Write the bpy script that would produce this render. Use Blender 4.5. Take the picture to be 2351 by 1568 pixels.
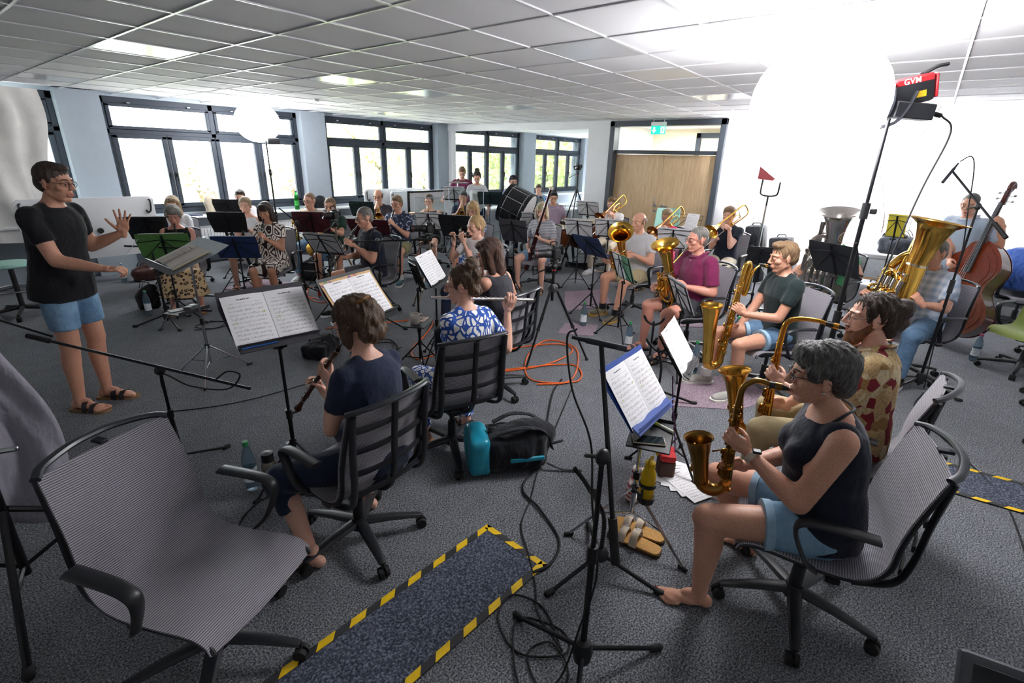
import bpy, bmesh, math, random
import numpy as np
from mathutils import Vector, Matrix, Euler, Quaternion
PI = math.pi
for _o in list(bpy.data.objects):
    bpy.data.objects.remove(_o, do_unlink=True)
SC = bpy.context.scene
COL = SC.collection
random.seed(7)
RNG = np.random.default_rng(7)

# ------------------------------------------------------------------ camera
YAW, PITCH, ROLL = 0.66648972, -0.35125553, 0.02720692
def _axes():
    f = Vector((math.cos(PITCH)*math.cos(YAW), math.cos(PITCH)*math.sin(YAW), math.sin(PITCH)))
    r = Vector((math.sin(YAW), -math.cos(YAW), 0)); u = r.cross(f)
    c, s = math.cos(ROLL), math.sin(ROLL)
    return r*c+u*s, u*c-r*s, f
_r, _u, _f = _axes()
cam_d = bpy.data.cameras.new('camera'); cam = bpy.data.objects.new('camera', cam_d); COL.objects.link(cam)
cam.matrix_world = Matrix(((_r.x,_u.x,-_f.x,0),(_r.y,_u.y,-_f.y,0),(_r.z,_u.z,-_f.z,1.88),(0,0,0,1)))
cam_d.sensor_width = 36; cam_d.lens = 17.4615; cam_d.clip_start = .02; cam_d.clip_end = 300
SC.camera = cam
# ------------------------------------------------------------------ light and exposure
SC.view_settings.view_transform = 'Standard'; SC.view_settings.look = 'None'
SC.view_settings.exposure = 1.65; SC.view_settings.gamma = 1.0; SC.view_settings.use_curve_mapping = False
WORLD = bpy.data.worlds.new('sky'); SC.world = WORLD; WORLD.use_nodes = True
_nt = WORLD.node_tree; _bg = _nt.nodes['Background']
_sky = _nt.nodes.new('ShaderNodeTexSky'); _sky.sky_type = 'HOSEK_WILKIE'; _sky.turbidity = 7.0; _sky.ground_albedo = .4
_sky.sun_direction = Vector((-.5, -.45, .74)).normalized()
_mx = _nt.nodes.new('ShaderNodeMixRGB'); _mx.inputs[0].default_value = .72; _mx.inputs[2].default_value = (.95, 1.0, 1.06, 1)
_nt.links.new(_sky.outputs[0], _mx.inputs[1]); _nt.links.new(_mx.outputs[0], _bg.inputs[0])
_bg.inputs[1].default_value = 6.5
_sd = bpy.data.lights.new('sun', 'SUN'); _sd.energy = 9.0; _sd.angle = .01; _sd.color = (1, .96, .88)
_so = bpy.data.objects.new('sun', _sd); COL.objects.link(_so)
_so.rotation_euler = Vector((-.5, -.45, .74)).to_track_quat('Z', 'Y').to_euler(); _so.location = (-6, -6, 14)
LANTERN_R, LANTERN_L, BOUNCE = 9.5, 10.0, 420.0      # strengths used by the lamps' own builders
# ------------------------------------------------------------------ helpers
def lin(h):
    h = h.lstrip('#'); o = []
    for i in (0, 2, 4):
        c = int(h[i:i+2], 16)/255; o.append(c/12.92 if c <= .04045 else ((c+.055)/1.055)**2.4)
    return (*o, 1)
def A(*p): return np.array(p, float)
def nrm(v):
    v = np.asarray(v, float); return v/(np.linalg.norm(v)+1e-12)
class NT:
    def __init__(s, m): s.t = m.node_tree; s.b = s.t.nodes['Principled BSDF']; s.out = s.t.nodes['Material Output']
    def n(s, k, **kw):
        nd = s.t.nodes.new('ShaderNode'+k)
        for a, v in kw.items():
            if a.startswith('i'):
                key = a[1:]; key = int(key) if key.isdigit() else key.replace('_', ' ')
                nd.inputs[key].default_value = v
            else: setattr(nd, a, v)
        return nd
    def l(s, a, b): s.t.links.new(a, b)
    def coord(s, kind='Object', scale=None):
        c = s.n('TexCoord'); o = c.outputs[kind]
        if scale is None: return o
        m = s.n('Mapping'); m.inputs['Scale'].default_value = scale; s.l(o, m.inputs[0]); return m.outputs[0]
    def noise(s, scale, detail=2, rough=.5, vec=None):
        n = s.n('TexNoise', iScale=scale, iDetail=detail, iRoughness=rough)
        s.l(vec if vec is not None else s.coord(), n.inputs['Vector']); return n.outputs['Fac']
    def ramp(s, fac, stops, interp='LINEAR'):
        r = s.n('ValToRGB'); cr = r.color_ramp; cr.interpolation = interp
        while len(cr.elements) < len(stops): cr.elements.new(.5)
        for e, (p, c) in zip(cr.elements, stops): e.position = p; e.color = c
        s.l(fac, r.inputs[0]); return r.outputs[0]
    def mix(s, fac, a, b, mode='MIX'):
        m = s.n('MixRGB', blend_type=mode)
        for i, x in ((0, fac), (1, a), (2, b)):
            if hasattr(x, 'links'): s.l(x, m.inputs[i])
            else: m.inputs[i].default_value = x
        return m.outputs[0]
    def math(s, op, a, b=None, c=None):
        m = s.n('Math', operation=op)
        for i, x in ((0, a), (1, b), (2, c)):
            if x is None: continue
            if hasattr(x, 'links'): s.l(x, m.inputs[i])
            else: m.inputs[i].default_value = x
        return m.outputs[0]
    def bump(s, h, strength=.3, dist=.01):
        b = s.n('Bump', iStrength=strength, iDistance=dist); s.l(h, b.inputs['Height']); s.l(b.outputs[0], s.b.inputs['Normal'])
MATS = {}
def mat(name, col='#808080', rough=.5, metal=0., var=.12, nscale=30., bump=0., bscale=80., spec=None, coat=0., trans=0., ior=1.45, emit=None, estr=0., sheen=0., alpha=1., stretch=None):
    if name in MATS: return MATS[name]
    m = bpy.data.materials.new(name); m.use_nodes = True; MATS[name] = m
    t = NT(m); c = lin(col) if isinstance(col, str) else col
    vec = t.coord('Object', stretch) if stretch else t.coord()
    f = t.noise(nscale, 3, .55, vec)
    lo = tuple(x*(1-var) for x in c[:3])+(1,); hi = tuple(min(1, x*(1+var)) for x in c[:3])+(1,)
    t.l(t.ramp(f, [(.3, lo), (.7, hi)]), t.b.inputs['Base Color'])
    t.b.inputs['Roughness'].default_value = rough; t.b.inputs['Metallic'].default_value = metal
    if spec is not None: t.b.inputs['Specular IOR Level'].default_value = spec
    if coat: t.b.inputs['Coat Weight'].default_value = coat; t.b.inputs['Coat Roughness'].default_value = .08
    if trans: t.b.inputs['Transmission Weight'].default_value = trans; t.b.inputs['IOR'].default_value = ior
    if sheen: t.b.inputs['Sheen Weight'].default_value = sheen
    if alpha < 1: t.b.inputs['Alpha'].default_value = alpha
    if emit: t.b.inputs['Emission Color'].default_value = lin(emit); t.b.inputs['Emission Strength'].default_value = estr
    if bump: t.bump(t.noise(bscale, 3, .6, vec), bump, .006)
    return m
# ---- shapes: each returns (verts Nx3 array, list of faces)
def box(c, s, R=None):
    h = np.array(s, float)/2
    v = np.array([(x, y, z) for x in (-1, 1) for y in (-1, 1) for z in (-1, 1)], float)*h
    if R is not None: v = v @ np.array(R, float).T
    return v+np.array(c, float), [(0,1,3,2),(4,6,7,5),(0,4,5,1),(2,3,7,6),(0,2,6,4),(1,5,7,3)]
def bev(c, s, b=.006, R=None):
    """box with chamfered edges"""
    h = np.array(s, float)/2; b = min(b, h.min()*.9); V = []; 
    bm = bmesh.new(); bmesh.ops.create_cube(bm, size=1)
    for v in bm.verts: v.co = Vector((v.co.x*s[0], v.co.y*s[1], v.co.z*s[2]))
    bmesh.ops.bevel(bm, geom=list(bm.edges), offset=b, segments=2 if b > .012 else 1, affect='EDGES', profile=.5)
    bm.verts.index_update(); v = np.array([x.co[:] for x in bm.verts]); f = [tuple(q.index for q in p.verts) for p in bm.faces]; bm.free()
    if R is not None: v = v @ np.array(R, float).T
    return v+np.array(c, float), f
def frames(P, up=None):
    P = np.array(P, float); T = np.gradient(P, axis=0) if len(P) > 2 else np.array([P[1]-P[0]]*2)
    T /= np.linalg.norm(T, axis=1, keepdims=True)+1e-12
    n = np.array(up, float) if up is not None else (A(0, 0, 1) if abs(T[0][2]) < .9 else A(1, 0, 0))
    N = []
    for t in T:
        if up is not None: n = np.array(up, float)
        n = n-t*(n@t); n = n/(np.linalg.norm(n)+1e-12); N.append(n.copy())
    N = np.array(N); return P, T, N, np.cross(T, N)
def tube(P, r, n=8, cap=True, sx=1., sy=1., up=None, closed=False, rect=False, loop=False):
    P, T, N, B = frames(P, up); k = len(P)
    if loop:
        T = np.roll(P, -1, 0)-np.roll(P, 1, 0); T /= np.linalg.norm(T, axis=1, keepdims=True)
        nn = N[0]; NN = []
        for t in T: nn = nn-t*(nn@t); nn /= np.linalg.norm(nn); NN.append(nn.copy())
        N = np.array(NN); B = np.cross(T, N)
    r = np.broadcast_to(np.array(r, float), (k,))
    if rect: a = np.array([.25, .75, 1.25, 1.75])*PI; n = 4; q = math.sqrt(2)
    else: a = np.arange(n)*2*PI/n; q = 1
    V = (P[:, None, :]+(N[:, None, :]*(np.cos(a)*sx*q)[None, :, None]+B[:, None, :]*(np.sin(a)*sy*q)[None, :, None])*r[:, None, None]).reshape(-1, 3)
    F = [(i*n+j, i*n+(j+1) % n, (i+1)*n+(j+1) % n, (i+1)*n+j) for i in range(k-1) for j in range(n)]
    if loop: F += [((k-1)*n+j, (k-1)*n+(j+1) % n, (j+1) % n, j) for j in range(n)]
    elif cap: F += [tuple(range(n-1, -1, -1)), tuple((k-1)*n+j for j in range(n))]
    return V, F
def cyl(p0, p1, r0, r1=None, n=12): return tube([p0, p1], [r0, r0 if r1 is None else r1], n)
def capsule(p0, p1, r0, r1=None, n=12, m=4):
    r1 = r0 if r1 is None else r1; p0 = np.array(p0, float); p1 = np.array(p1, float); d = nrm(p1-p0)
    P = []; R = []
    for i in range(m): a = PI/2*i/m; P.append(p0-d*r0*math.cos(a)); R.append(max(r0*math.sin(a), r0*.05))
    P += [p0, p1]; R += [r0, r1]
    for i in range(m-1, -1, -1): a = PI/2*i/m; P.append(p1+d*r1*math.cos(a)); R.append(max(r1*math.sin(a), r1*.05))
    P = np.array(P); T = np.array([d]*len(P)); u = A(0, 0, 1) if abs(d[2]) < .9 else A(1, 0, 0)
    N = nrm(np.cross(u, d)); B = np.cross(d, N); a = np.arange(n)*2*PI/n; R = np.array(R); k = len(P)
    V = (P[:, None, :]+(N[None, None]*np.cos(a)[None, :, None]+B[None, None]*np.sin(a)[None, :, None])*R[:, None, None]).reshape(-1, 3)
    F = [(i*n+j, i*n+(j+1) % n, (i+1)*n+(j+1) % n, (i+1)*n+j) for i in range(k-1) for j in range(n)]
    return V, F+[tuple(range(n-1, -1, -1)), tuple((k-1)*n+j for j in range(n))]
def ell(c, r, R=None, n=16, m=10):
    r = np.broadcast_to(np.array(r, float), (3,)); th = np.linspace(0, PI, m+1)[1:-1]; a = np.arange(n)*2*PI/n
    V = [(0, 0, 1)]+[(math.sin(t)*math.cos(p), math.sin(t)*math.sin(p), math.cos(t)) for t in th for p in a]+[(0, 0, -1)]
    V = np.array(V)*r; k = len(th)
    if R is not None: V = V @ np.array(R, float).T
    F = [(0, 1+j, 1+(j+1) % n) for j in range(n)]
    F += [(1+i*n+j, 1+(i+1)*n+j, 1+(i+1)*n+(j+1) % n, 1+i*n+(j+1) % n) for i in range(k-1) for j in range(n)]
    F += [(1+k*n, 1+(k-1)*n+(j+1) % n, 1+(k-1)*n+j) for j in range(n)]
    return V+np.array(c, float), F
def lathe(prof, n=24, M=None, close=False):
    """prof: (radius, z) pairs, spun about z"""
    a = np.arange(n)*2*PI/n; k = len(prof)
    V = np.array([(r*math.cos(t), r*math.sin(t), z) for r, z in prof for t in a])
    F = [(i*n+j, i*n+(j+1) % n, (i+1)*n+(j+1) % n, (i+1)*n+j) for i in range(k-1) for j in range(n)]
    if close: F += [tuple(range(n-1, -1, -1)), tuple((k-1)*n+j for j in range(n))]
    if M is not None: V = xf(V, M)
    return V, F
def xf(V, M):
    M = np.array(M, float); return np.asarray(V) @ M[:3, :3].T+M[:3, 3]
def axmat(o, z, x=None):
    """4x4 with origin o, local z along z"""
    z = nrm(z); x = A(1, 0, 0) if x is None else np.array(x, float)
    if abs(nrm(x)@z) > .98: x = A(0, 1, 0)
    x = nrm(x-z*(x@z)); y = np.cross(z, x); M = np.eye(4); M[:3, 0] = x; M[:3, 1] = y; M[:3, 2] = z; M[:3, 3] = o; return M
def spl(P, k=6, closed=False):
    P = np.array(P, float)
    Q = np.vstack([P[-1], P, P[0], P[1]]) if closed else np.vstack([2*P[0]-P[1], P, 2*P[-1]-P[-2]])
    out = []
    for i in range(1, len(Q)-2):
        for t in np.arange(k)/k:
            a, b, c, d = Q[i-1:i+3]
            out.append(.5*((2*b)+(-a+c)*t+(2*a-5*b+4*c-d)*t*t+(-a+3*b-3*c+d)*t**3))
    if not closed: out.append(P[-1])
    return np.array(out)
def grid(fn, nu, nv, thick=0.):
    """surface fn(u,v)->xyz on [0,1]^2, given thickness along its normals"""
    U = np.linspace(0, 1, nu); W = np.linspace(0, 1, nv)
    V = np.array([[fn(u, w) for w in W] for u in U], float)
    F = [(i*nv+j, (i+1)*nv+j, (i+1)*nv+j+1, i*nv+j+1) for i in range(nu-1) for j in range(nv-1)]
    if thick:
        du = np.gradient(V, axis=0); dv = np.gradient(V, axis=1); N = np.cross(du, dv); N /= np.linalg.norm(N, axis=2, keepdims=True)+1e-12
        V2 = V-N*thick; o = nu*nv
        F += [tuple(x+o for x in f[::-1]) for f in F]
        b = [i*nv for i in range(nu)]+[(nu-1)*nv+j for j in range(1, nv)]+[i*nv+nv-1 for i in range(nu-2, -1, -1)]+[j for j in range(nv-2, 0, -1)]
        F += [(b[(i+1) % len(b)], b[i], b[i]+o, b[(i+1) % len(b)]+o) for i in range(len(b))]
        V = np.concatenate([V.reshape(-1, 3), V2.reshape(-1, 3)])
    return V.reshape(-1, 3), F
def prism(pts, z0, z1):
    """closed 2-D outline extruded in z"""
    n = len(pts); V = [(x, y, z0) for x, y in pts]+[(x, y, z1) for x, y in pts]
    return np.array(V, float), [tuple(range(n-1, -1, -1)), tuple(range(n, 2*n))]+[(i, (i+1) % n, n+(i+1) % n, n+i) for i in range(n)]
class MB:
    def __init__(s, *parts):
        s.v = []; s.f = []; s.m = []; s.n = 0
        for p in parts: s.add(p)
    def add(s, vf, mi=0, M=None):
        V, F = vf; V = np.asarray(V, float)
        if M is not None: V = xf(V, M)
        s.v.append(V); n = s.n; s.f += [tuple(i+n for i in f) for f in F]; s.m += [mi]*len(F); s.n += len(V); return s
    def V(s): return np.concatenate(s.v) if s.v else np.zeros((0, 3))
def mk_mesh(name, mb, mats, angle=40):
    me = bpy.data.meshes.new(name); me.from_pydata(mb.V().tolist(), [], mb.f)
    for m in (mats if isinstance(mats, (list, tuple)) else [mats]): me.materials.append(m)
    if any(mb.m): me.polygons.foreach_set('material_index', mb.m)
    me.validate(); me.shade_smooth()
    if angle and angle < 180: me.set_sharp_from_angle(angle=math.radians(angle))
    return me
def obj(name, mb, mats, parent=None, M=None, angle=40):
    if isinstance(mb, tuple): mb = MB(mb)
    o = bpy.data.objects.new(name, mk_mesh(name, mb, mats, angle)); COL.objects.link(o)
    if parent is not None: o.parent = parent
    if M is not None: o.matrix_local = Matrix(np.array(M).tolist())
    return o
def tag(o, label, cat, group=None):
    o['label'] = label; o['category'] = cat
    if group: o['group'] = group
    return o
def thing(name, label, cat, loc=(0, 0, 0), rotz=0., group=None, M=None):
    o = bpy.data.objects.new(name, None); COL.objects.link(o); o.empty_display_size = .1
    if M is not None: o.matrix_world = Matrix(np.array(M).tolist())
    else: o.location = loc; o.rotation_euler = (0, 0, rotz)
    return tag(o, label, cat, group)
def struct(name, mb, mats, parent=None, M=None, angle=40):
    o = obj(name, mb, mats, parent, M, angle)
    if parent is None: o['kind'] = 'structure'
    return o
KIDS = {}
def dup(root, loc, rotz, label=None, group=None):
    r = root.copy(); COL.objects.link(r); r.location = loc; r.rotation_euler = (0, 0, rotz)
    if label: r['label'] = label
    if group: r['group'] = group
    for ch in root.children:
        c = ch.copy(); COL.objects.link(c); c.parent = r
        for g in ch.children:
            d = g.copy(); COL.objects.link(d); d.parent = c
    return r
def RZ(a):
    c, s = math.cos(a), math.sin(a); M = np.eye(4); M[:2, :2] = [[c, -s], [s, c]]; return M
def RY(a):
    c, s = math.cos(a), math.sin(a); M = np.eye(4); M[0, 0] = c; M[0, 2] = s; M[2, 0] = -s; M[2, 2] = c; return M
def RX(a):
    c, s = math.cos(a), math.sin(a); M = np.eye(4); M[1, 1] = c; M[1, 2] = -s; M[2, 1] = s; M[2, 2] = c; return M
def TR(x, y, z): M = np.eye(4); M[:3, 3] = (x, y, z); return M
D2R = math.radians
# common materials
BLK = mat('black_plastic', '#17181b', .45, var=.2); BLKM = mat('black_metal', '#141519', .35, .3, var=.2)
CHR = mat('chrome', '#c9ccd0', .14, 1., var=.05); WHT = mat('white_paint', '#e9eaea', .5, var=.03)
RUB = mat('black_rubber', '#101012', .7, var=.2); DGF = mat('dark_grey_frame', '#343b45', .55, var=.06, spec=.3)
PAP = mat('plain_paper', '#f1f0f2', .8, var=.02)
# ------------------------------------------------------------------ the room
HC = 2.6456; XD = 9.55; YW = 9.9
def carpet_mat(name, a, b, c, scale=190.):
    m = bpy.data.materials.new(name); m.use_nodes = True; t = NT(m); MATS[name] = m
    v = t.coord(); n1 = t.noise(scale, 2, .7, v); n2 = t.noise(7., 4, .6, v)
    col = t.ramp(n1, [(.36, lin(a)), (.5, lin(b)), (.66, lin(c))])
    t.l(t.mix(.1, col, t.ramp(n2, [(.3, lin(a)), (.75, lin(c))]), 'MIX'), t.b.inputs['Base Color'])
    t.b.inputs['Roughness'].default_value = .95; t.b.inputs['Specular IOR Level'].default_value = .1
    t.bump(t.noise(scale*.8, 2, .7, v), .6, .008); return m
CARPET = carpet_mat('grey_carpet', '#303338', '#696c71', '#a3a5a9', 125.)
RUGM = carpet_mat('blue_grey_runner', '#2f333f', '#4b505e', '#7f8594', 95)
PINK = carpet_mat('pink_grey_felt', '#6e5d68', '#93808c', '#b5a3ae', 120)
def glass_mat():
    m = bpy.data.materials.new('window_glass'); m.use_nodes = True; t = NT(m); nt = t.t; nt.nodes.remove(t.b)
    tr = t.n('BsdfTransparent'); tr.inputs[0].default_value = (.94, .97, .96, 1)
    gl = t.n('BsdfGlossy', iRoughness=.02); fr = t.n('LayerWeight', iBlend=.25); mx = t.n('MixShader')
    nz = t.noise(2., 1); t.l(t.math('MULTIPLY', fr.outputs['Fresnel'], t.math('MULTIPLY_ADD', nz, .2, .8)), mx.inputs[0])
    t.l(tr.outputs[0], mx.inputs[1]); t.l(gl.outputs[0], mx.inputs[2]); t.l(mx.outputs[0], t.out.inputs[0]); MATS['window_glass'] = m; return m
GLASS = glass_mat()
WALLW = mat('white_wall', '#eeeef0', .75, var=.015, nscale=6, bump=.05, bscale=150)
WALLG = mat('grey_blue_plaster', '#9fa9b3', .8, var=.03, nscale=8, bump=.25, bscale=40)
CEILM = mat('mineral_tile', '#ebeaed', .85, var=.03, nscale=60, bump=.12, bscale=140, stretch=(1, 4, 1))
BARM = mat('ceiling_bar_paint', '#dcdce0', .3, var=.02)
struct('floor', MB(box((6, 3, -.05), (20, 16, .1))), CARPET)
# window wall: parapet, head, piers
WIN = [(-1.15, 1.98), (2.49, 5.62), (6.13, 9.2), (9.77, 12.72), (13.33, 16.25)]
piers = [(-4, -1.15), (1.98, 2.49), (5.62, 6.13), (9.2, 9.77), (12.72, 13.33), (16.25, 16.6)]
w = MB(box((6.3, 10.05, .44), (20.6, .3, .88)), box((6.3, 10.05, 2.7), (20.6, .3, .16)))
for a, b in piers: w.add(box(((a+b)/2, 10.0, 1.33), (b-a, .5, 2.66)))
struct('wall_window', w, WALLG)
sl = MB()
struct('trim_1', MB(bev((3.6, 9.72, .82), (11.6, .32, .035), .006)), WHT)          # white window board
struct('trim_2', MB(bev((13.1, 9.72, .82), (6.2, .32, .035), .006)), WHT)
struct('wall_door', MB(box((9.65, -.14, 1.33), (.2, 6.12, 2.66)), box((9.65, 5.4, 1.33), (.2, .54, 2.66)),
       box((9.65, 7.74, 2.585), (.2, 4.14, .15)), box((9.65, 4.03, 2.642), (.2, 2.22, .02)), box((9.65, 9.72, 1.3), (.16, .14, 2.5))), WALLW)
struct('wall_back', MB(box((-3.1, 3, 1.33), (.2, 14, 2.66))), WALLW)
struct('wall_right', MB(box((6, -3.2, 1.33), (20, .2, 2.66))), WALLW)
struct('wall_annexe', MB(box((16.7, 8, 1.33), (.2, 5, 2.66)), box((13.2, 5.56, 1.33), (7, .16, 2.66))), WALLW)
pl_ = bpy.data.lights.new('passage_ceiling_lamp', 'AREA'); pl_.energy = 60; pl_.size = .6; po_ = bpy.data.objects.new('passage_ceiling_lamp', pl_); COL.objects.link(po_); po_.location = (11, 4, 2.6)
# a short passage behind the glazed door
struct('wall_passage', MB(box((12.4, 4, 1.33), (.2, 3.6, 2.66)), box((11.1, 2.2, 1.33), (2.6, .2, 2.66))), mat('cream_wall', '#e4dcc6', .8, var=.02))
pf = MB()
for y in (2.75, 3.25, 3.8, 4.35): pf.add(box((12.25, y, 1.3), (.06, .1, 2.5)))
pf.add(box((12.25, 3.55, 2.5), (.06, 1.7, .1))); pf.add(box((12.25, 3.55, 1.3), (.06, 1.7, .1)))
struct('trim_3', pf, DGF)
# ceiling: slab, bars, tiles, luminaires
slab = struct('ceiling', MB(box((3.2, 3.35, HC+.08), (12.8, 13.3, .1)), box((13.2, 7.8, HC+.05), (7.2, 4.6, .1)), box((11, 4, HC+.05), (3, 3.6, .1))), CEILM)
slab['kind'] = 'structure'
GX, GY, GS = 1.425, 1.25, .625
def in_view(x, y, z):
    d = Vector((x, y, z-1.88)); w_ = d.dot(_f)
    if w_ < .2: return False
    return abs(d.dot(_r)/w_*1140.3) < 1330 and -900 < d.dot(_u)/w_*1140.3 < 1000
bar_x = mk_mesh('grid_bar', MB(box((0, 0, 0), (12.6, .017, .012))), BARM); bar_y = mk_mesh('grid_bar', MB(box((0, 0, 0), (.017, 13.1, .012))), BARM)
for k in range(-7, 14):
    y = GY+GS*k
    if -3 < y < 9.8:
        o = bpy.data.objects.new('grid_bar', bar_x); COL.objects.link(o); o.parent = slab; o.location = (3.22, y, HC+.004)
for k in range(-7, 13):
    x = GX+GS*k
    if -3 < x < 9.5:
        o = bpy.data.objects.new('grid_bar', bar_y); COL.objects.link(o); o.parent = slab; o.location = (x, 3.35, HC+.0045)
tile_me = mk_mesh('ceiling_tile', MB(bev((0, 0, .011), (.607, .607, .014), .004)), CEILM)
LUMM = mat('luminaire_diffuser', '#dcdde2', .22, var=.02, nscale=200)
lum_me = mk_mesh('diffuser', MB(bev((0, 0, .008), (.59, .59, .012), .002)), LUMM)
lumf_me = mk_mesh('frame', MB(box((.3, 0, .006), (.014, .6, .016)), box((-.3, 0, .006), (.014, .6, .016)), box((0, .3, .006), (.6, .014, .016)), box((0, -.3, .006), (.6, .014, .016))), BARM)
LUMS = {(0,6),(3,6),(0,11),(5,6),(3,1),(5,1),(8,1),(0,1),(5,11),(8,11),(3,11),(8,6)}
rest = MB(); ntile = 0
for i in range(-7, 13):
    for j in range(-7, 14):
        x, y = GX+GS*(i+.5), GY+GS*(j+.5)
        if not (-3 < x-.3 and x+.3 < XD and -3.1 < y-.3 and y+.3 < 9.95): continue
        if (i, j) in LUMS:
            t = thing('ceiling_light', '%s flush square luminaire counted from the hanging sheet in the ceiling row %s' % ({0: 'first', 3: 'second', 5: 'third', 8: 'fourth'}[i], {1: 'over the saxophones', 6: 'over the clarinets', 11: 'along the windows'}[j]), 'ceiling light', (x, y, HC), group='ceiling luminaires')
            for n_, me in (('diffuser', lum_me), ('frame', lumf_me)):
                o = bpy.data.objects.new(n_, me); COL.objects.link(o); o.parent = t
        elif in_view(x, y, HC) and ntile < 295:
            o = bpy.data.objects.new('ceiling_tile', tile_me); COL.objects.link(o); o.parent = slab; o.location = (x, y, HC+random.uniform(0, .002)); ntile += 1
        else: rest.add(bev((x, y, HC+.011), (.607, .607, .014), .004))
r_ = obj('ceiling_tiles_unseen', rest, CEILM, slab); r_['kind'] = 'stuff'
for (x, y, q_) in ((4.55, 7.4, 'window lantern'), (7.2, 6.6, 'bass drum')):
    tag(obj('smoke_detector', MB(lathe([(.001, -.03), (.03, -.03), (.045, -.018), (.05, 0)], 16, TR(x, y, HC))), WHT), 'small round white smoke detector on the ceiling above the '+q_, 'smoke detector', 'ceiling detectors')
# windows
PANE_N = 0
HND = mat('brushed_steel', '#a9adb3', .3, .9, var=.05)
def window(n, x0, x1, y=9.97):
    r = bpy.data.objects.new('window_%d' % n, None); COL.objects.link(r); r['kind'] = 'structure'; r.location = (x0, y, 0)
    L = x1-x0; f = MB(); d = .09
    for b in (((L/2, 0, .925), (L, d, .09)), ((L/2, 0, 2.575), (L, d, .11)), ((.04, 0, 1.75), (.08, d, 1.74)), ((L-.04, 0, 1.75), (.08, d, 1.74)), ((L/2, 0, 2.13), (L, d, .075)), ((L/2, 0, 1.75), (.085, d, 1.74))): f.add(bev(*b, .008))
    obj('window_frame', f, DGF, r)
    for k in range(2):                                       # top lights
        a = .08+k*(L/2-.037); b = a+L/2-.123
        s = MB()
        for q in (((a+b)/2, -.03, 2.19), (b-a, .06, .05)), (((a+b)/2, -.03, 2.51), (b-a, .06, .05)), ((a+.025, -.03, 2.35), (.05, .06, .34)), ((b-.025, -.03, 2.35), (.05, .06, .34)): s.add(bev(*q, .006))
        so = obj('top_sash', s, DGF, r); obj('pane', box(((a+b)/2, 0, 2.35), (b-a-.06, .008, .3)), GLASS, so)
        for hx in (a+.3, b-.3): obj('latch', MB(bev((hx, -.075, 2.545), (.05, .03, .022), .006)), HND, r)
    for k in range(4):
        a = .08+k*(L-.16)/4; b = a+(L-.16)/4
        s = MB()
        for q in (((a+b)/2, -.03, 1.0), (b-a-.01, .07, .07)), (((a+b)/2, -.03, 2.07), (b-a-.01, .07, .07)), ((a+.04, -.03, 1.535), (.07, .07, 1.1)), ((b-.04, -.03, 1.535), (.07, .07, 1.1)): s.add(bev(*q, .008))
        so = obj('sash', s, DGF, r); obj('pane', box(((a+b)/2, 0, 1.535), (b-a-.13, .008, 1.02)), GLASS, so)
        hx = b-.04 if k % 2 == 0 else a+.04
        obj('handle', MB(bev((hx, -.075, 1.5), (.028, .012, .07), .004), capsule((hx, -.1, 1.51), (hx, -.1, 1.4), .009, n=8, m=2), cyl((hx, -.07, 1.51), (hx, -.1, 1.51), .008, n=8)), BLK, so)
for i, (a, b) in enumerate(WIN): window(i+1, a, b)
# radiators
RADM = mat('radiator_enamel', '#e6e8ea', .4, var=.02)
def radiator(x0, x1, lab):
    t = thing('radiator', lab, 'radiator', ((x0+x1)/2, 9.72, 0)); L = x1-x0
    p = MB(bev((0, 0, .4), (L, .1, .46), .01)); k = int(L/.05)
    for i in range(k): p.add(box((-L/2+.03+i*(L-.06)/(k-1), -.056, .4), (.026, .014, .4)))
    obj('panel', p, RADM, t); obj('top_grille', MB(bev((0, 0, .64), (L, .11, .02), .004)), RADM, t)
    for sx in (-1, 1):
        obj('bracket', MB(box((sx*(L/2-.25), .03, .1), (.03, .05, .2))), RADM, t)
    obj('valve', MB(cyl((L/2-.02, -.02, .2), (L/2+.06, -.02, .2), .022, n=10), cyl((L/2+.02, -.02, .0), (L/2+.02, -.02, .2), .009, n=8)), WHT, t)
radiator(2.6, 5.5, 'long white ribbed radiator under the window behind the clarinets')
radiator(6.3, 9.0, 'long white ribbed radiator under the window beside the annexe opening')
# door with glazed fanlight
dr = bpy.data.objects.new('door_1', None); COL.objects.link(dr); dr['kind'] = 'structure'; dr.location = (9.55, 4.03, 0)
FRM = mat('door_frame_anthracite', '#40464f', .4, var=.05)
f = MB(); 
for q in (((.04, 1.06, 1.315), (.24, .1, 2.63)), ((.04, -1.06, 1.315), (.24, .1, 2.63)), ((.04, 0, 2.58), (.24, 2.22, .1)), ((.07, 0, 2.075), (.14, 2.1, .07))): f.add(bev(*q, .006))
obj('door_frame', f, FRM, dr)
def oak():
    m = bpy.data.materials.new('oak_veneer'); m.use_nodes = True; t = NT(m); v = t.coord('Object', (6, 6, .55))
    n = t.noise(3.2, 5, .6, v); n2 = t.noise(24., 3, .6, t.coord('Object', (6, 6, .25)))
    c = t.ramp(n, [(.25, lin('#bb9a72')), (.5, lin('#d0b189')), (.75, lin('#dfc6a2'))])
    t.l(t.mix(.35, c, t.ramp(n2, [(.35, lin('#a98660')), (.7, lin('#e8d3b0'))])), t.b.inputs['Base Color'])
    t.b.inputs['Roughness'].default_value = .5; MATS['oak_veneer'] = m; return m
OAK = oak()
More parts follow.
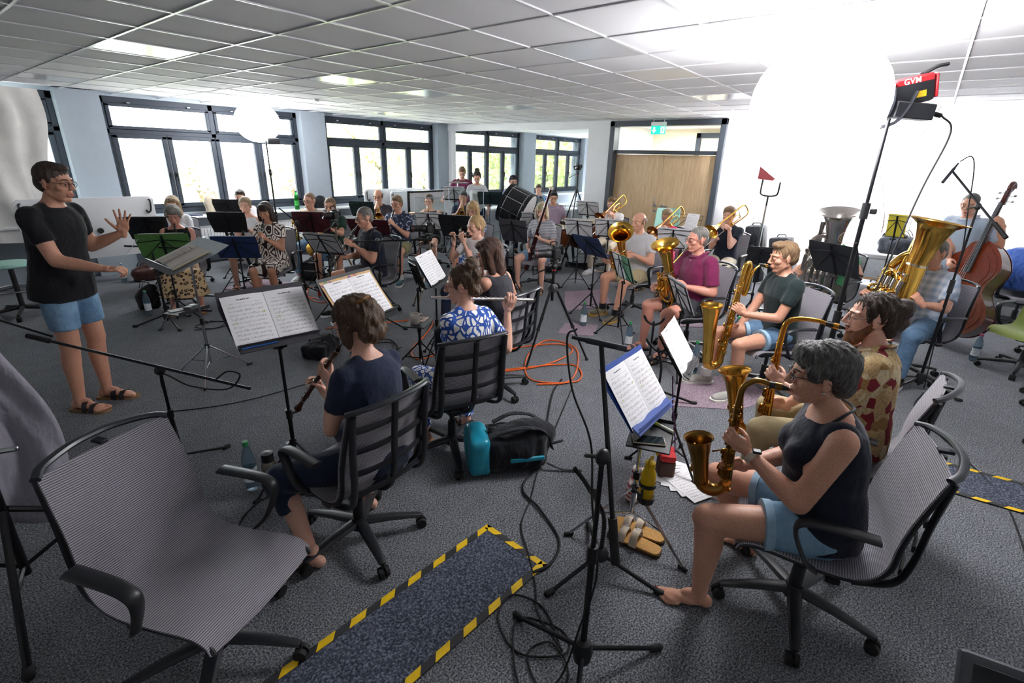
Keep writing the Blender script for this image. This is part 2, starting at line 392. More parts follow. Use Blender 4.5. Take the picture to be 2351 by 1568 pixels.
for s in (1, -1):
    l = obj('door_leaf', MB(bev((.11, s*.503, 1.02), (.05, 1.0, 2.03), .004)), OAK, dr)
    obj('handle', MB(cyl((.09, s*.07, 1.1), (.03, s*.07, 1.1), .011), capsule((.03, s*.07, 1.1), (.03, s*.19 if s < 0 else s*.07, 1.1 if s < 0 else 1.24), .011, n=10, m=3), lathe([(.028, 0), (.028, .008), (.001, .008)], 16, axmat((.085, s*.07, 1.1), (-1, 0, 0)))), HND, l)
    obj('lock_rose', MB(lathe([(.026, 0), (.026, .008), (.001, .008)], 16, axmat((.085, s*.07, 1.0), (-1, 0, 0)))), HND, l)
obj('fanlight', box((.1, 0, 2.32), (.01, 2.02, .44)), GLASS, dr)
# exit sign hung from the ceiling
GRN = mat('exit_sign_green', '#12a583', .4, emit='#18b48f', estr=.7); EXW = mat('exit_sign_white', '#ffffff', .4, emit='#ffffff', estr=1.)
t = thing('exit_sign', 'small green and white lit exit sign hanging in front of the fanlight', 'exit sign', (9.33, 4.08, 2.45))
obj('panel', MB(bev((0, 0, 0), (.02, .27, .14), .003)), GRN, t)
obj('hanger', MB(bev((0, 0, .105), (.05, .28, .06), .004), box((0, .1, .16), (.01, .01, .08)), box((0, -.1, .16), (.01, .01, .08))), WHT, t)
fx = -.0115
ar = [(.075, -.05), (.115, .0), (.09, .0), (.09, .045), (.06, .045), (.06, .0), (.035, .0)]
V, F = prism(ar, 0, .003); V = V[:, [2, 0, 1]]*A(-1, 1, 1)+A(fx, 0, 0); obj('arrow', MB((V, F)), EXW, t); obj('door_pictogram', MB(box((fx, -.085, 0), (.004, .07, .11))), EXW, t)
stuff_ = obj('running_figure', MB(box((fx-.003, -.085, .0), (.003, .022, .045)), ell((fx-.003, -.085, .037), (.003, .012, .012), n=8, m=6), box((fx-.003, -.07, -.03), (.003, .01, .04)), box((fx-.003, -.1, -.03), (.003, .012, .03))), GRN, t); stuff_['kind'] = 'stuff'
# hung cloth over the first window
CLO = mat('raw_cotton_sheet', '#f0ede9', .9, var=.05, nscale=5, bump=.35, bscale=22)
def cl(u, v):
    x = -1.4+u*3.18+.04*math.sin(v*9)*(u > .5)*u; z = 2.6-v*1.95-.03*math.sin(u*9)*v
    return (x+(-.12*v if u > .9 else 0), 9.58+.012*math.sin(u*34+3*v)+.008*math.sin(u*71-4*v)+.01*math.sin(v*15+u*8), z)
g = grid(cl, 90, 40, .004)
tag(obj('hanging_sheet', g, CLO), 'off-white cotton sheet hung from the ceiling over the window', 'cloth')
# ------------------------------------------------------------------ people
TMP = bpy.data.scenes.new('remesh_bench')
def remesh(mb, vox, it=6, fac=.5):
    me = bpy.data.meshes.new('bench'); me.from_pydata(mb.V().tolist(), [], mb.f)
    o = bpy.data.objects.new('bench', me); TMP.collection.objects.link(o)
    m = o.modifiers.new('r', 'REMESH'); m.mode = 'VOXEL'; m.voxel_size = vox
    s = o.modifiers.new('s', 'SMOOTH'); s.factor = fac; s.iterations = it
    vl = TMP.view_layers[0]; vl.update(); em = o.evaluated_get(vl.depsgraph).to_mesh()
    V = np.empty(len(em.vertices)*3); em.vertices.foreach_get('co', V); V = V.reshape(-1, 3)
    n = len(em.loops); L = np.empty(n, int); em.loops.foreach_get('vertex_index', L)
    k = len(em.polygons); S = np.empty(k, int); em.polygons.foreach_get('loop_start', S); T = np.empty(k, int); em.polygons.foreach_get('loop_total', T)
    F = [tuple(L[a:a+b]) for a, b in zip(S.tolist(), T.tolist())]
    bpy.data.objects.remove(o, do_unlink=True); bpy.data.meshes.remove(me); return V, F
def skin_mat(name, col, red='#b9604f'):
    m = bpy.data.materials.new(name); m.use_nodes = True; t = NT(m); MATS[name] = m
    n = t.noise(9., 4, .6); n2 = t.noise(160., 2, .5); c = t.mix(t.math('MULTIPLY', t.math('SUBTRACT', n, .35), .55), lin(col), lin(red))
    t.l(t.mix(.12, c, t.ramp(n2, [(.3, (.25, .12, .08, 1)), (.7, (1, .85, .75, 1))])), t.b.inputs['Base Color'])
    t.b.inputs['Roughness'].default_value = .48; t.b.inputs['Subsurface Weight'].default_value = .0
    t.bump(n2, .08, .003); return m
SKIN = {k: skin_mat('skin_'+k, c, r) for k, c, r in (('fair', '#dda78e', '#c4796a'), ('mid', '#c98f72', '#b36450'), ('tan', '#b97e5c', '#9c5a40'), ('red', '#cd8a74', '#b4584c'), ('asian', '#cf9a76', '#b4745a'))}
EYEW = mat('eye_white', '#e9e4e0', .25, var=.02); EYED = mat('eye_iris', '#2c2620', .15, var=.2); LIP = mat('lip', '#a85a54', .4, var=.1); NAIL = mat('dark_red_nail', '#5c1220', .2)
def hair_mat(name, col, hi=None, rough=.42):
    m = bpy.data.materials.new(name); m.use_nodes = True; t = NT(m); MATS[name] = m
    v = t.coord('Object', (60, 60, 9)); n = t.noise(2.2, 4, .7, v); n2 = t.noise(14., 3, .6)
    c = lin(col); h = lin(hi) if hi else tuple(min(1, x*1.9) for x in c[:3])+(1,); lo = tuple(x*.45 for x in c[:3])+(1,)
    t.l(t.mix(.3, t.ramp(n, [(.3, lo), (.5, c), (.72, h)]), t.ramp(n2, [(.35, lo), (.7, h)])), t.b.inputs['Base Color'])
    t.b.inputs['Roughness'].default_value = rough; t.b.inputs['Specular IOR Level'].default_value = .45
    t.bump(n, .9, .012); return m
HAIR = {k: hair_mat('hair_'+k, c, h) for k, c, h in (('darkbrown', '#33261f', '#5e4a3c'), ('brown', '#4c3626', '#80603f'), ('chestnut', '#3e2a22', '#7a4f38'), ('lightbrown', '#7d6045', '#a98a66'), ('blonde', '#c19a63', '#e7cf9c'), ('ashblonde', '#a58a68', '#d3bd98'), ('grey', '#6d6862', '#b4b0aa'), ('silver', '#8e8a85', '#d2cfc9'), ('black', '#15131a', '#3a3440'), ('saltpepper', '#3f3d3b', '#8d8a85'), ('redbeard', '#7b4424', '#ad6c3a'), ('plat', '#d8c79d', '#f4ead0'))}
def fab(name, col, var=.1, wr=.5, rough=.85, weave=0.):
    if name in MATS: return MATS[name]
    m = bpy.data.materials.new(name); m.use_nodes = True; t = NT(m); MATS[name] = m
    c = lin(col); f = t.noise(5., 4, .6); lo = tuple(x*(1-var) for x in c[:3])+(1,); hi = tuple(min(1, x*(1+var)) for x in c[:3])+(1,)
    t.l(t.ramp(f, [(.3, lo), (.7, hi)]), t.b.inputs['Base Color']); t.b.inputs['Roughness'].default_value = rough
    t.b.inputs['Sheen Weight'].default_value = .15; t.b.inputs['Specular IOR Level'].default_value = .25
    t.bump(t.noise(11., 3, .55, t.coord('Object', (1, 1, .6))), wr, .03); return m
def denim(name, col, hi):
    if name in MATS: return MATS[name]
    m = bpy.data.materials.new(name); m.use_nodes = True; t = NT(m); MATS[name] = m
    n = t.noise(6., 4, .6); n2 = t.noise(300., 2, .6, t.coord('Object', (1, 1, .2)))
    t.l(t.mix(.25, t.ramp(n, [(.32, lin(col)), (.68, lin(hi))]), t.ramp(n2, [(.35, lin(col)), (.7, lin(hi))])), t.b.inputs['Base Color'])
    t.b.inputs['Roughness'].default_value = .85; t.bump(t.noise(14., 3, .6), .5, .02); return m
def print_mat(name, base, ink, kind, scale=18., ink2=None):
    """printed cloth: pattern lies in the cloth itself"""
    m = bpy.data.materials.new(name); m.use_nodes = True; t = NT(m); MATS[name] = m; b, i = lin(base), lin(ink)
    v = t.coord('Object')
    if kind == 'leaf':
        d = t.n('TexNoise', iScale=scale*.35, iDetail=1.); t.l(v, d.inputs['Vector'])
        mv = t.n('MixRGB', blend_type='ADD', i0=.16); t.l(v, mv.inputs[1]); t.l(d.outputs['Color'], mv.inputs[2])
        vo = t.n('TexVoronoi', feature='DISTANCE_TO_EDGE', iScale=scale); t.l(mv.outputs[0], vo.inputs['Vector']); f = t.ramp(vo.outputs['Distance'], [(.13, (0, 0, 0, 1)), (.15, (1, 1, 1, 1))])
    elif kind == 'leopard':
        vo = t.n('TexVoronoi', iScale=scale, iRandomness=.9); t.l(v, vo.inputs['Vector'])
        f = t.ramp(vo.outputs['Distance'], [(.0, (.35, .35, .35, 1)), (.2, (.4, .4, .4, 1)), (.26, (1, 1, 1, 1)), (.42, (1, 1, 1, 1)), (.47, (0, 0, 0, 1))])
    elif kind == 'floral':
        vo = t.n('TexVoronoi', feature='SMOOTH_F1', iScale=scale); t.l(v, vo.inputs['Vector']); n = t.noise(scale*2.2, 3, .7)
        f = t.ramp(t.math('ADD', vo.outputs['Distance'], t.math('MULTIPLY', n, .55)), [(.52, (1, 1, 1, 1)), (.6, (0, 0, 0, 1))])
    elif kind == 'abstract':
        vo = t.n('TexVoronoi', feature='DISTANCE_TO_EDGE', distance='CHEBYCHEV', iScale=scale, iRandomness=.75) if False else t.n('TexVoronoi', feature='DISTANCE_TO_EDGE', iScale=scale, iRandomness=.7)
        t.l(t.coord('Object', (1, 1, .6)), vo.inputs['Vector']); f = t.ramp(vo.outputs['Distance'], [(.05, (0, 0, 0, 1)), (.06, (1, 1, 1, 1)), (.2, (1, 1, 1, 1)), (.21, (0, 0, 0, 1)), (.33, (0, 0, 0, 1)), (.34, (1, 1, 1, 1))])
    elif kind == 'stripe':
        w = t.n('TexWave', iScale=scale, wave_type='BANDS', bands_direction='Z'); t.l(v, w.inputs['Vector']); f = w.outputs['Fac']
    elif kind == 'plaid':
        w = t.n('TexWave', iScale=scale, bands_direction='Z'); w2 = t.n('TexWave', iScale=scale, bands_direction='Y'); t.l(v, w.inputs[0]); t.l(v, w2.inputs[0])
        f = t.math('MULTIPLY', t.math('ADD', w.outputs['Fac'], w2.outputs['Fac']), .5)
    elif kind == 'retro':
        vo = t.n('TexVoronoi', iScale=scale, iRandomness=.85); t.l(t.coord('Object', (1, 1, .7)), vo.inputs['Vector']); n = t.noise(scale*4, 3, .7)
        f = t.math('GREATER_THAN', n, .55)
        c0 = t.ramp(vo.outputs['Color'], [(.0, b), (.36, lin('#e0cfa6')), (.48, lin('#a07c48')), (.56, lin('#d2b98a')), (.68, lin(ink2 or '#8a2531'))], 'CONSTANT')
        t.l(t.mix(t.math('MULTIPLY', f, .35), c0, i), t.b.inputs['Base Color'])
    if kind != 'retro': t.l(t.mix(f, b, i), t.b.inputs['Base Color'])
    t.b.inputs['Roughness'].default_value = .85; t.bump(t.noise(11., 3, .55), .4, .03); return m
# ---- head templates, facing +x, origin at mid head
def head_template(fem=False, vox=.0042):
    j = .9 if fem else 1.
    m = MB(ell((-.012, 0, .03), (.098, .077, .09)), ell((.022, 0, -.035), (.066, .059*j, .085)), ell((.06, 0, -.1), (.022, .024*j, .019)))
    for s in (-1, 1):
        m.add(capsule((-.015, s*.05*j, -.055), (.052, s*.018, -.1), .02, .017)); m.add(ell((.05, s*.038, -.022), (.03, .028, .026)))
        m.add(capsule((.083, s*.014, .026), (.064, s*.052, .028), .0105)); m.add(ell((.1, s*.0125, -.034), (.0105, .0085, .008)))
        m.add(ell((-.012, s*.0795, -.004), (.019, .0065, .031), (RZ(s*.35) @ RY(.2))[:3, :3])); m.add(ell((-.008, s*.077, -.028), (.009, .006, .01)))
        m.add(ell((.0735, s*.033, .0045), (.0155, .0185, .0145)))
    m.add(capsule((.09, 0, .016), (.111, 0, -.028), .0085, .0115)); m.add(ell((.08, 0, -.066), (.018, .027, .02)))
    V, F = remesh(m, vox, 4)
    out = MB((V, F))
    for s in (-1, 1):
        out.add(ell((.0775, s*.033, .003), (.0125, .0135, .0085), n=10, m=8), 1); out.add(ell((.087, s*.033, .001), (.0042, .0058, .0058), n=8, m=6), 2)
        out.add(ell((.0765, s*.033, .0075), (.0145, .0165, .0075), RY(-.15)[:3, :3], n=10, m=8), 0)
        out.add(tube(spl([(.094, s*.012, .0245), (.0925, s*.032, .031), (.074, s*.053, .026)], 3), [.002]+[.0034]*5+[.0015], 6), 4)
    out.add(tube(spl([(.083, .024, -.0675), (.096, .009, -.063), (.0975, 0, -.065), (.096, -.009, -.063), (.083, -.024, -.0675)], 3), [.001]+[.0042]*11+[.001], 6), 3)
    out.add(tube(spl([(.082, .021, -.0695), (.095, .0, -.0745), (.082, -.021, -.0695)], 4), [.001]+[.005]*7+[.001], 6), 3)
    return out
HEADS = {(False, 0): head_template(False, .0042), (True, 0): head_template(True, .0042), (False, 1): head_template(False, .0062), (True, 1): head_template(True, .0062)}
def hand_template(pose, vox):
    """right hand, wrist at origin, fingers +x, palm -z, thumb +y"""
    curl = {'grip': (38, 62, 48), 'key': (22, 42, 34), 'open': (-4, 6, 6), 'relax': (16, 28, 20), 'point': (30, 50, 40)}[pose]
    m = MB(ell((.046, .0, 0), (.052, .038, .0145)), capsule((-.02, 0, 0), (.02, 0, 0), .023, .024), ell((.03, .022, -.008), (.032, .016, .014)), ell((.075, 0, .002), (.018, .038, .0115)))
    for k, (y, L, sp) in enumerate(((.029, .074, .09), (.010, .083, .02), (-.0095, .077, -.05), (-.028, .06, -.14))):
        p = A(.086, y, .002); a = sp if pose != 'open' else sp*2.6; pitch = 0; r = .0088-.0006*(k == 3)
        for q, (fr, c) in enumerate(zip((.46, .31, .25), curl)):
            pitch += D2R(c+(2*k if pose in ('key',) else 0)); d = A(math.cos(a)*math.cos(pitch), math.sin(a)*math.cos(pitch), -math.sin(pitch)); e = p+d*L*fr
            m.add(capsule(p, e, r, r*.93, 10, 3)); p = e; r *= .93
    tp = {'open': [(.018, .026, -.004), (.05, .056, -.01), (.072, .078, -.01), (.09, .094, -.006)]}.get(pose, [(.018, .024, -.006), (.045, .042, -.022), (.068, .042, -.04), (.088, .034, -.05)])
    for q in range(3): m.add(capsule(tp[q], tp[q+1], (.0135, .011, .0095)[q], (.011, .0095, .008)[q], 10, 3))
    return remesh(m, vox, 3)
HANDS = {}
def hand(pose, near):
    k = (pose, near)
    if k not in HANDS: HANDS[k] = hand_template(pose, .004 if near else .006)
    return HANDS[k]
def foot_template(vox):
    """bare foot, ankle above origin, toes +x, sole z=0; big toe on +y side (right foot)"""
    m = MB(ell((-.035, 0, .034), (.036, .031, .034)), ell((.05, 0, .03), (.1, .036, .028)), ell((.115, .002, .022), (.05, .046, .021)), capsule((.0, 0, .05), (-.008, 0, .11), .036, .034), ell((.03, .004, .055), (.055, .028, .03)))
    for k, (y, x, r) in enumerate(((.03, .185, .0145), (.008, .182, .0105), (-.010, .173, .0098), (-.025, .161, .0092), (-.038, .147, .0088))):
        m.add(capsule((x-.055, y*.95, r+.006), (x, y, r), r*1.05, r, 10, 3))
    return remesh(m, vox, 3)
FOOT = {True: foot_template(.0055), False: foot_template(.009)}
def shoe_template(kind):
    up = MB(ell((-.03, 0, .05), (.052, .042, .05)), ell((.06, 0, .04), (.12, .045, .038)), ell((.12, .004, .034), (.075, .05, .03)), capsule((-.02, 0, .07), (-.02, 0, .1), .046, .044), box((.05, 0, .018), (.2, .075, .03)))
    V, F = remesh(up, .0105, 5); V[:, 2] = np.maximum(V[:, 2], .012)
    pts = [(-.088, 0), (-.075, -.035), (-.02, -.042), (.06, -.044), (.13, -.053), (.185, -.04), (.205, .0), (.19, .038), (.13, .05), (.06, .043), (-.02, .042), (-.075, .035)]
    P = spl([(x, y, 0) for x, y in pts], 3, True)[:, :2]
    return (V, F), prism(P, 0, .026)
SHOE = shoe_template('x')
def hair_template(style, near):
    m = MB(); cap = None; vox = .0062 if near else .009; amp = .0035
    if style in ('short', 'quiff', 'crop', 'mop'):
        g = -.0015 if style == 'crop' else .004
        m.add(ell((-.02, 0, .05), (.097+g, .0795+g*.7, .084+g))); m.add(ell((-.06, 0, .005), (.055+g, .07+g*.5, .075)))
        for s in (-1, 1): m.add(ell((.008, s*.068, .04), (.022, .011+g, .038)))
        if style == 'quiff':
            m.add(ell((.03, .004, .108), (.06, .066, .032))); m.add(ell((.052, .012, .112), (.034, .05, .022), RY(-.3)[:3, :3])); amp = .01
        if style == 'mop': m.add(ell((.01, 0, .09), (.09, .08, .05))); m.add(ell((-.07, 0, .0), (.05, .075, .07))); amp = .009
        if style == 'short': m.add(ell((.035, .0, .1), (.055, .062, .028)))
    elif style == 'bald':
        for s in (-1, 1): m.add(ell((-.03, s*.07, .012), (.06, .014, .045)))
        m.add(ell((-.085, 0, .005), (.03, .064, .05)))
    elif style == 'pixie':     # short volumous swept cut
        m.add(ell((-.026, 0, .052), (.112, .094, .096))); m.add(ell((-.075, 0, .0), (.055, .078, .085))); m.add(ell((.05, .01, .092), (.058, .076, .05), RY(.25)[:3, :3]))
        for s in (-1, 1): m.add(ell((.028, s*.075, .04), (.032, .018, .05)))
        amp = .007
    elif style in ('bob', 'longbob', 'long'):
        m.add(ell((-.024, 0, .046), (.108, .09, .094)))
        L = {'bob': -.1, 'longbob': -.15, 'long': -.23}[style]
        for s in (-1, 1):
            m.add(capsule((-.01, s*.078, .03), (-.015, s*.083, L), .028, .03)); m.add(capsule((.03, s*.07, .06), (.028, s*.082, L*.62), .02, .018))
        m.add(capsule((-.075, -.035, .03), (-.07, -.04, L), .045, .042)); m.add(capsule((-.075, .035, .03), (-.07, .04, L), .045, .042))
        m.add(ell((.05, 0, .085), (.05, .07, .035))); amp = .005
        if style == 'bob': m.add(ell((.078, 0, .052), (.02, .055, .022)))
    elif style in ('bun', 'pony', 'updo', 'manbun', 'tight'):
        m.add(ell((-.024, 0, .046), (.103, .083, .09))); m.add(ell((-.07, 0, -.005), (.045, .066, .065)))
        for s in (-1, 1): m.add(ell((.01, s*.068, .035), (.03, .016, .05)))
        if style == 'bun': m.add(ell((-.075, 0, .125), (.052, .056, .05))); m.add(ell((-.1, .02, .07), (.04, .035, .035))); m.add(ell((-.09, 0, -.04), (.035, .055, .04))); amp = .009
        if style == 'manbun': m.add(ell((-.125, 0, .06), (.05, .05, .052))); m.add(ell((-.12, 0, -.01), (.04, .045, .05))); m.add(ell((-.09, 0, -.055), (.03, .05, .04))); amp = .011
        if style == 'updo':
            m.add(ell((-.085, 0, .03), (.065, .088, .075))); m.add(ell((-.09, 0, -.03), (.055, .085, .06))); m.add(ell((-.1, 0, .085), (.04, .05, .035))); m.add(ell((-.02, 0, .07), (.11, .096, .08))); amp = .009
            for s in (-1, 1): m.add(ell((.0, s*.078, -.03), (.035, .02, .06)))
        if style in ('pony', 'tight'): m.add(ell((-.115, 0, .03), (.03, .028, .03))); m.add(capsule((-.125, 0, .01), (-.125, 0, -.12 if style == 'pony' else -.02), .026, .014)); amp = .004
    V, F = remesh(m, vox, 4)
    d = nrm(V-A(-.03, 0, .02)) if False else (V-A(-.03, 0, .02)); d = d/(np.linalg.norm(d, axis=1, keepdims=True)+1e-9)
    ang = np.arctan2(V[:, 1], V[:, 0]-.02); w = np.sin(ang*17+V[:, 2]*60)*.5+np.sin(ang*41-V[:, 2]*95+2)*.35+np.sin(V[:, 0]*130+V[:, 1]*90)*.35
    return V+d*(w*amp*.6)[:, None], F
HAIRT = {}
def hairt(style, near):
    if (style, near) not in HAIRT: HAIRT[(style, near)] = hair_template(style, near)
    return HAIRT[(style, near)]
BEARD = None
def beard_mesh():
    m = MB(ell((.05, 0, -.1), (.045, .05, .05)), ell((.062, 0, -.125), (.035, .04, .035)), ell((.088, 0, -.052), (.014, .034, .008)))
    for s in (-1, 1): m.add(capsule((-.005, s*.062, -.03), (.045, s*.04, -.095), .016, .03)); m.add(ell((-.003, s*.072, .0), (.014, .01, .03)))
    V, F = remesh(m, .0055, 3); w = np.sin(V[:, 1]*210+V[:, 2]*80)+np.sin(V[:, 0]*170-V[:, 2]*150)
    return V*(1+.008*w[:, None]), F
def glasses_mesh(r=.0185):
    m = MB()
    for s in (-1, 1):
        a = np.linspace(0, 2*PI, 19)[:-1]; P = [(.103-.006*abs(math.cos(x)), s*.033+r*1.15*math.cos(x), .001+r*.95*math.sin(x)) for x in a]
        m.add(tube(P, .0016, 5, loop=True)); m.add(tube([(.094, s*(.033+r*1.1), .006), (.05, s*.078, .01), (-.015, s*.083, .004), (-.03, s*.082, -.012)], .0018, 5))
    m.add(tube([(.103, -.013, .004), (.108, 0, .007), (.103, .013, .004)], .0016, 5)); return m
def loft(secs, org, u, fwd, n=20, e=2.5):
    """superellipse sections (t, halfwidth, halfdepth, forward shift) along u from org"""
    side = np.cross(u, fwd); a = np.arange(n)*2*PI/n; ca, sa = np.cos(a), np.sin(a)
    ca = np.sign(ca)*abs(ca)**(2/e); sa = np.sign(sa)*abs(sa)**(2/e); V = []
    for t, w, d, sh in secs: V.append(org+u*t+(fwd*sh)+np.outer(ca*d, fwd)+np.outer(sa*w, side))
    k = len(secs); V = np.concatenate(V)
    F = [(i*n+j, i*n+(j+1) % n, (i+1)*n+(j+1) % n, (i+1)*n+j) for i in range(k-1) for j in range(n)]
    return V, F+[tuple(range(n-1, -1, -1)), tuple((k-1)*n+j for j in range(n))]
def ik(S, T, a, b, pole):
    d = T-S; L = np.linalg.norm(d)
    if L > (a+b)*.995: T = S+d*((a+b)*.995/L); d = T-S; L = np.linalg.norm(d)
    L = max(L, abs(a-b)+.02); x = (a*a-b*b+L*L)/(2*L); h = math.sqrt(max(a*a-x*x, 1e-6)); dn = nrm(d); p = np.array(pole, float); p = nrm(p-dn*(p@dn))
    return S+dn*x+p*h, T
def mir(V): return np.asarray(V)*A(1, -1, 1)
def flip(F): return [f[::-1] for f in F]
PEOPLE = {}
def folds(V, a=.0032):
    q = np.zeros(len(V)); r = np.random.default_rng(3)
    for f in (28, 40, 55, 75):
        k = nrm(r.normal(size=3))*f; q += np.sin(V @ k+r.uniform(0, 6)+1.6*np.sin(V @ nrm(r.normal(size=3))*17))*(28/f)**.5
    c = V.mean(0); d = V-c; d[:, 2] *= .3; d /= np.linalg.norm(d, axis=1, keepdims=True)+1e-9
    return V+d*(q*a*.55)[:, None]
def person(key, label, pos, yaw, seat=.45, s=1., lean=4, fat=0., fem=False, tone='fair', head=(0, 8), hair=('short', 'brown'), top=('tee', None), bottom=('shorts', None), shoes=('shoe', None), legs=((9, .02), (9, .02)), glasses=None, beard=None, near=False, inst=None, hands=None, poles=None, turn=0, z0=0., necklace=None, extra=None):
    yw = D2R(yaw); R0 = TR(pos[0], pos[1], z0) @ RZ(yw); vox = .0115 if near else .017
    root = thing('person', label, 'person', M=R0); Y = A(0, 1, 0); stand = seat is None
    P = A(0, 0, (.95*s if stand else seat+.1*s)); la = D2R(lean); u = A(math.sin(la), 0, math.cos(la)); tw = D2R(turn)
    fw = A(math.cos(la), 0, -math.sin(la)); Rt = RZ(tw)[:3, :3]; fwT = Rt @ fw; sdT = np.cross(u, fwT)
    N = P+u*.5*s; H = N+nrm(u+fw*.35)*.145*s
    S = {k: N-u*.07*s+sdT*sg*(.152 if fem else .168)*s*(1+.25*fat) for k, sg in (('L', 1), ('R', -1))}
    hp = {k: P+A(.02, sg*.092*s, -.02) for k, sg in (('L', 1), ('R', -1))}
    kn = {}; an = {}; ft = {}
    for k, sg, (sp, off) in (('L', 1, legs[0]), ('R', -1, legs[1])):
        hh = .085*s if shoes[0] != 'bare' else .075*s
        if stand:
            an[k] = A(off, sg*.1*s, hh); kn[k] = A(.03+off*.5, sg*.1*s, .5*s); ft[k] = D2R(sg*sp)
        else:
            a = D2R(sp)*sg; L2 = .41*s; kz = hh+math.sqrt(max(L2*L2-off*off, .01)); kz = min(kz, hp[k][2]+.1)
            hz = kz-hp[k][2]; L1 = math.sqrt(max((.44*s)**2-hz*hz, .05)); kn[k] = hp[k]+A(L1*math.cos(a), L1*math.sin(a), hz)
            an[k] = A(kn[k][0]+off, kn[k][1], hh); ft[k] = a
    Hm = np.eye(4); Hm[:3, 3] = H; Hm = Hm @ RZ(D2R(head[0])+tw) @ RY(D2R(head[1])); hs = s*.5+.5
    mouth = (Hm @ A(.1*hs, 0, -.068*hs, 1))[:3]
    tgt = dict(hands or {})
    if inst:
        Mi, grips = INST_POSE[inst[0]](mouth, Hm, fw, inst[1] if len(inst) > 1 else {})
        for k, (p, fd, pn, po) in grips.items():
            R_ = Mi[:3, :3]; tgt.setdefault(k, ((Mi @ A(*p, 1))[:3], R_ @ nrm(fd), R_ @ nrm(pn), po))
    # default: hands resting on the thighs
    for k, sg in (('L', 1), ('R', -1)):
        if k not in tgt: tgt[k] = (hp[k]*.35+kn[k]*.65+A(-.02, 0, .11) if not stand else S[k]+A(.05, sg*.06, -.55), A(.95, -.2*sg, -.25) if not stand else A(.1, 0, -1), A(0, 0, -1) if not stand else A(0, -sg, 0), 'relax')
    b = MB(); fm = .92 if fem else 1.
    wst = (.125 if fem else .145)*(1+.75*fat); secs = [(-.1, .12, .085, 0), (-.05, .165+.06*fat, .115+.05*fat, 0), (.05, .16+.1*fat, .112+.09*fat, .04*fat), (.18, wst, .098+.12*fat, .05*fat), (.33, .155*fm+.07*fat, .112+.06*fat, .01), (.42, .155*fm+.05*fat, .095+.03*fat, 0), (.48, .1, .07, 0), (.52, .05, .05, .01)]
    secs = [tuple(x*s for x in q) for q in secs]
    b.add(loft(secs, P, u, fwT)); b.add(capsule(P+u*.46*s, H-A(0, 0, .03)+fw*(-.012), .058*s*fm, .05*s*fm))
    if fem:
        for sg in (1, -1): b.add(ell(P+u*.315*s+fwT*(.085+.04*fat)*s+sdT*sg*.07*s, .062*s*(1+.4*fat)))
    el = {}; wr = {}
    af = (1+.7*fat)*(fm**1.2)
    for k, sg in (('L', 1), ('R', -1)):
        p, fd, pn, po = tgt[k]; fd = nrm(fd); pn = nrm(pn-fd*(fd@pn)); hsz = s*(.93 if fem else 1.)
        W = p-fd*.085*hsz-pn*.03*hsz; pole = (poles or {}).get(k, A(-.3, sg*.42, -.85))
        E, W = ik(S[k], W, .285*s, .255*s, pole); el[k] = E; wr[k] = W
        b.add(ell(S[k]-sdT*sg*.012, .054*s*af)); b.add(capsule(N-u*.02*s, S[k]-sdT*sg*.04, .042*s*fm, .034*s)); b.add(capsule(S[k], E, .05*s*af, .041*s*af)); b.add(capsule(E, E*.6+W*.4, .041*s*af, .039*s*af)); b.add(capsule(E*.6+W*.4, W, .039*s*af, .026*s*fm))
        Mh = np.eye(4); Mh[:3, 0] = fd; Mh[:3, 2] = -pn; Mh[:3, 1] = np.cross(-pn, fd); Mh[:3, 3] = W; el[k+'M'] = (Mh, po, hsz)
        lf = (1+.55*fat)
        b.add(capsule(hp[k], kn[k], .082*s*lf, .057*s*lf)); c = kn[k]*.68+an[k]*.32-nrm(A(math.cos(ft[k]), math.sin(ft[k]), 0))*.014
        b.add(capsule(kn[k], c, .052*s*lf, .055*s*lf)); b.add(capsule(c, an[k], .054*s*lf, .034*s)); b.add(ell(kn[k]+A(.012, 0, .0), .05*s*lf))
    body = MB(remesh(b, vox, 8))
    Ht = HEADS[(fem, 0 if near else 1)]; HM = Hm.copy(); HM[:3, :3] = HM[:3, :3]*hs*.985
    n0 = body.n; body.v.append(xf(Ht.V(), HM)); body.f += [tuple(i+n0 for i in f) for f in Ht.f]; body.m += Ht.m; body.n += Ht.n
    for k in 'LR':
        Mh, po, hz = el[k+'M']; V, F = hand(po, near); V = V*hz
        if k == 'L': V, F = mir(V), flip(F)
        body.add((V, F), 0, Mh)
    smats = [SKIN[tone], EYEW, EYED, LIP, HAIR[hair[1]] if hair else SKIN[tone], NAIL]
    footz = 0.012 if shoes[0] == 'sandal' else 0.
    for k, sg in (('L', 1), ('R', -1)):
        Mf = np.eye(4); Mf = TR(an[k][0], an[k][1], footz) @ RZ(ft[k])
        if shoes[0] in ('bare', 'sandal'):
            V, F = FOOT[near]; V = V*s*(.93 if fem else 1)
            if k == 'L': V, F = mir(V), flip(F)
            body.add((V, F), 0, Mf)
            if shoes[0] == 'bare': body.add(ell((.197*s*.93, sg*-.028*s, .022), (.007, .009, .005), n=8, m=6), 5, Mf)
    obj('body', body, smats, root, angle=180)
    # ---- clothes
    tk, tm = top[0], top[1]
    g = .014
    if tk:
        t = MB(); hem = -.07 if tk != 'dress' else -.1
        if len(top) > 2: hem = top[2]
        hx = .016 if stand and hem < -.1 else 0.
        ts = [(hem*s, secs[1][1]+g*1.1+hx, secs[1][2]+g*1.1+hx, secs[2][3]), (hem*.5*s, secs[1][1]+g*1.1+hx, secs[1][2]+g*1.1+hx, secs[2][3])]+[(q[0], q[1]+g, q[2]+g, q[3]) for q in secs[2:6]]
        if tk in ('tank', 'strap'): ts += [(.465*s, .105*s+g*.4, .08*s, 0), (.475*s, .1*s, .075*s, 0)]
        else: ts += [(.47*s, .115*s+g*.5, .078*s+g*.3, 0), (.492*s, .082*s, .072*s, .004)]
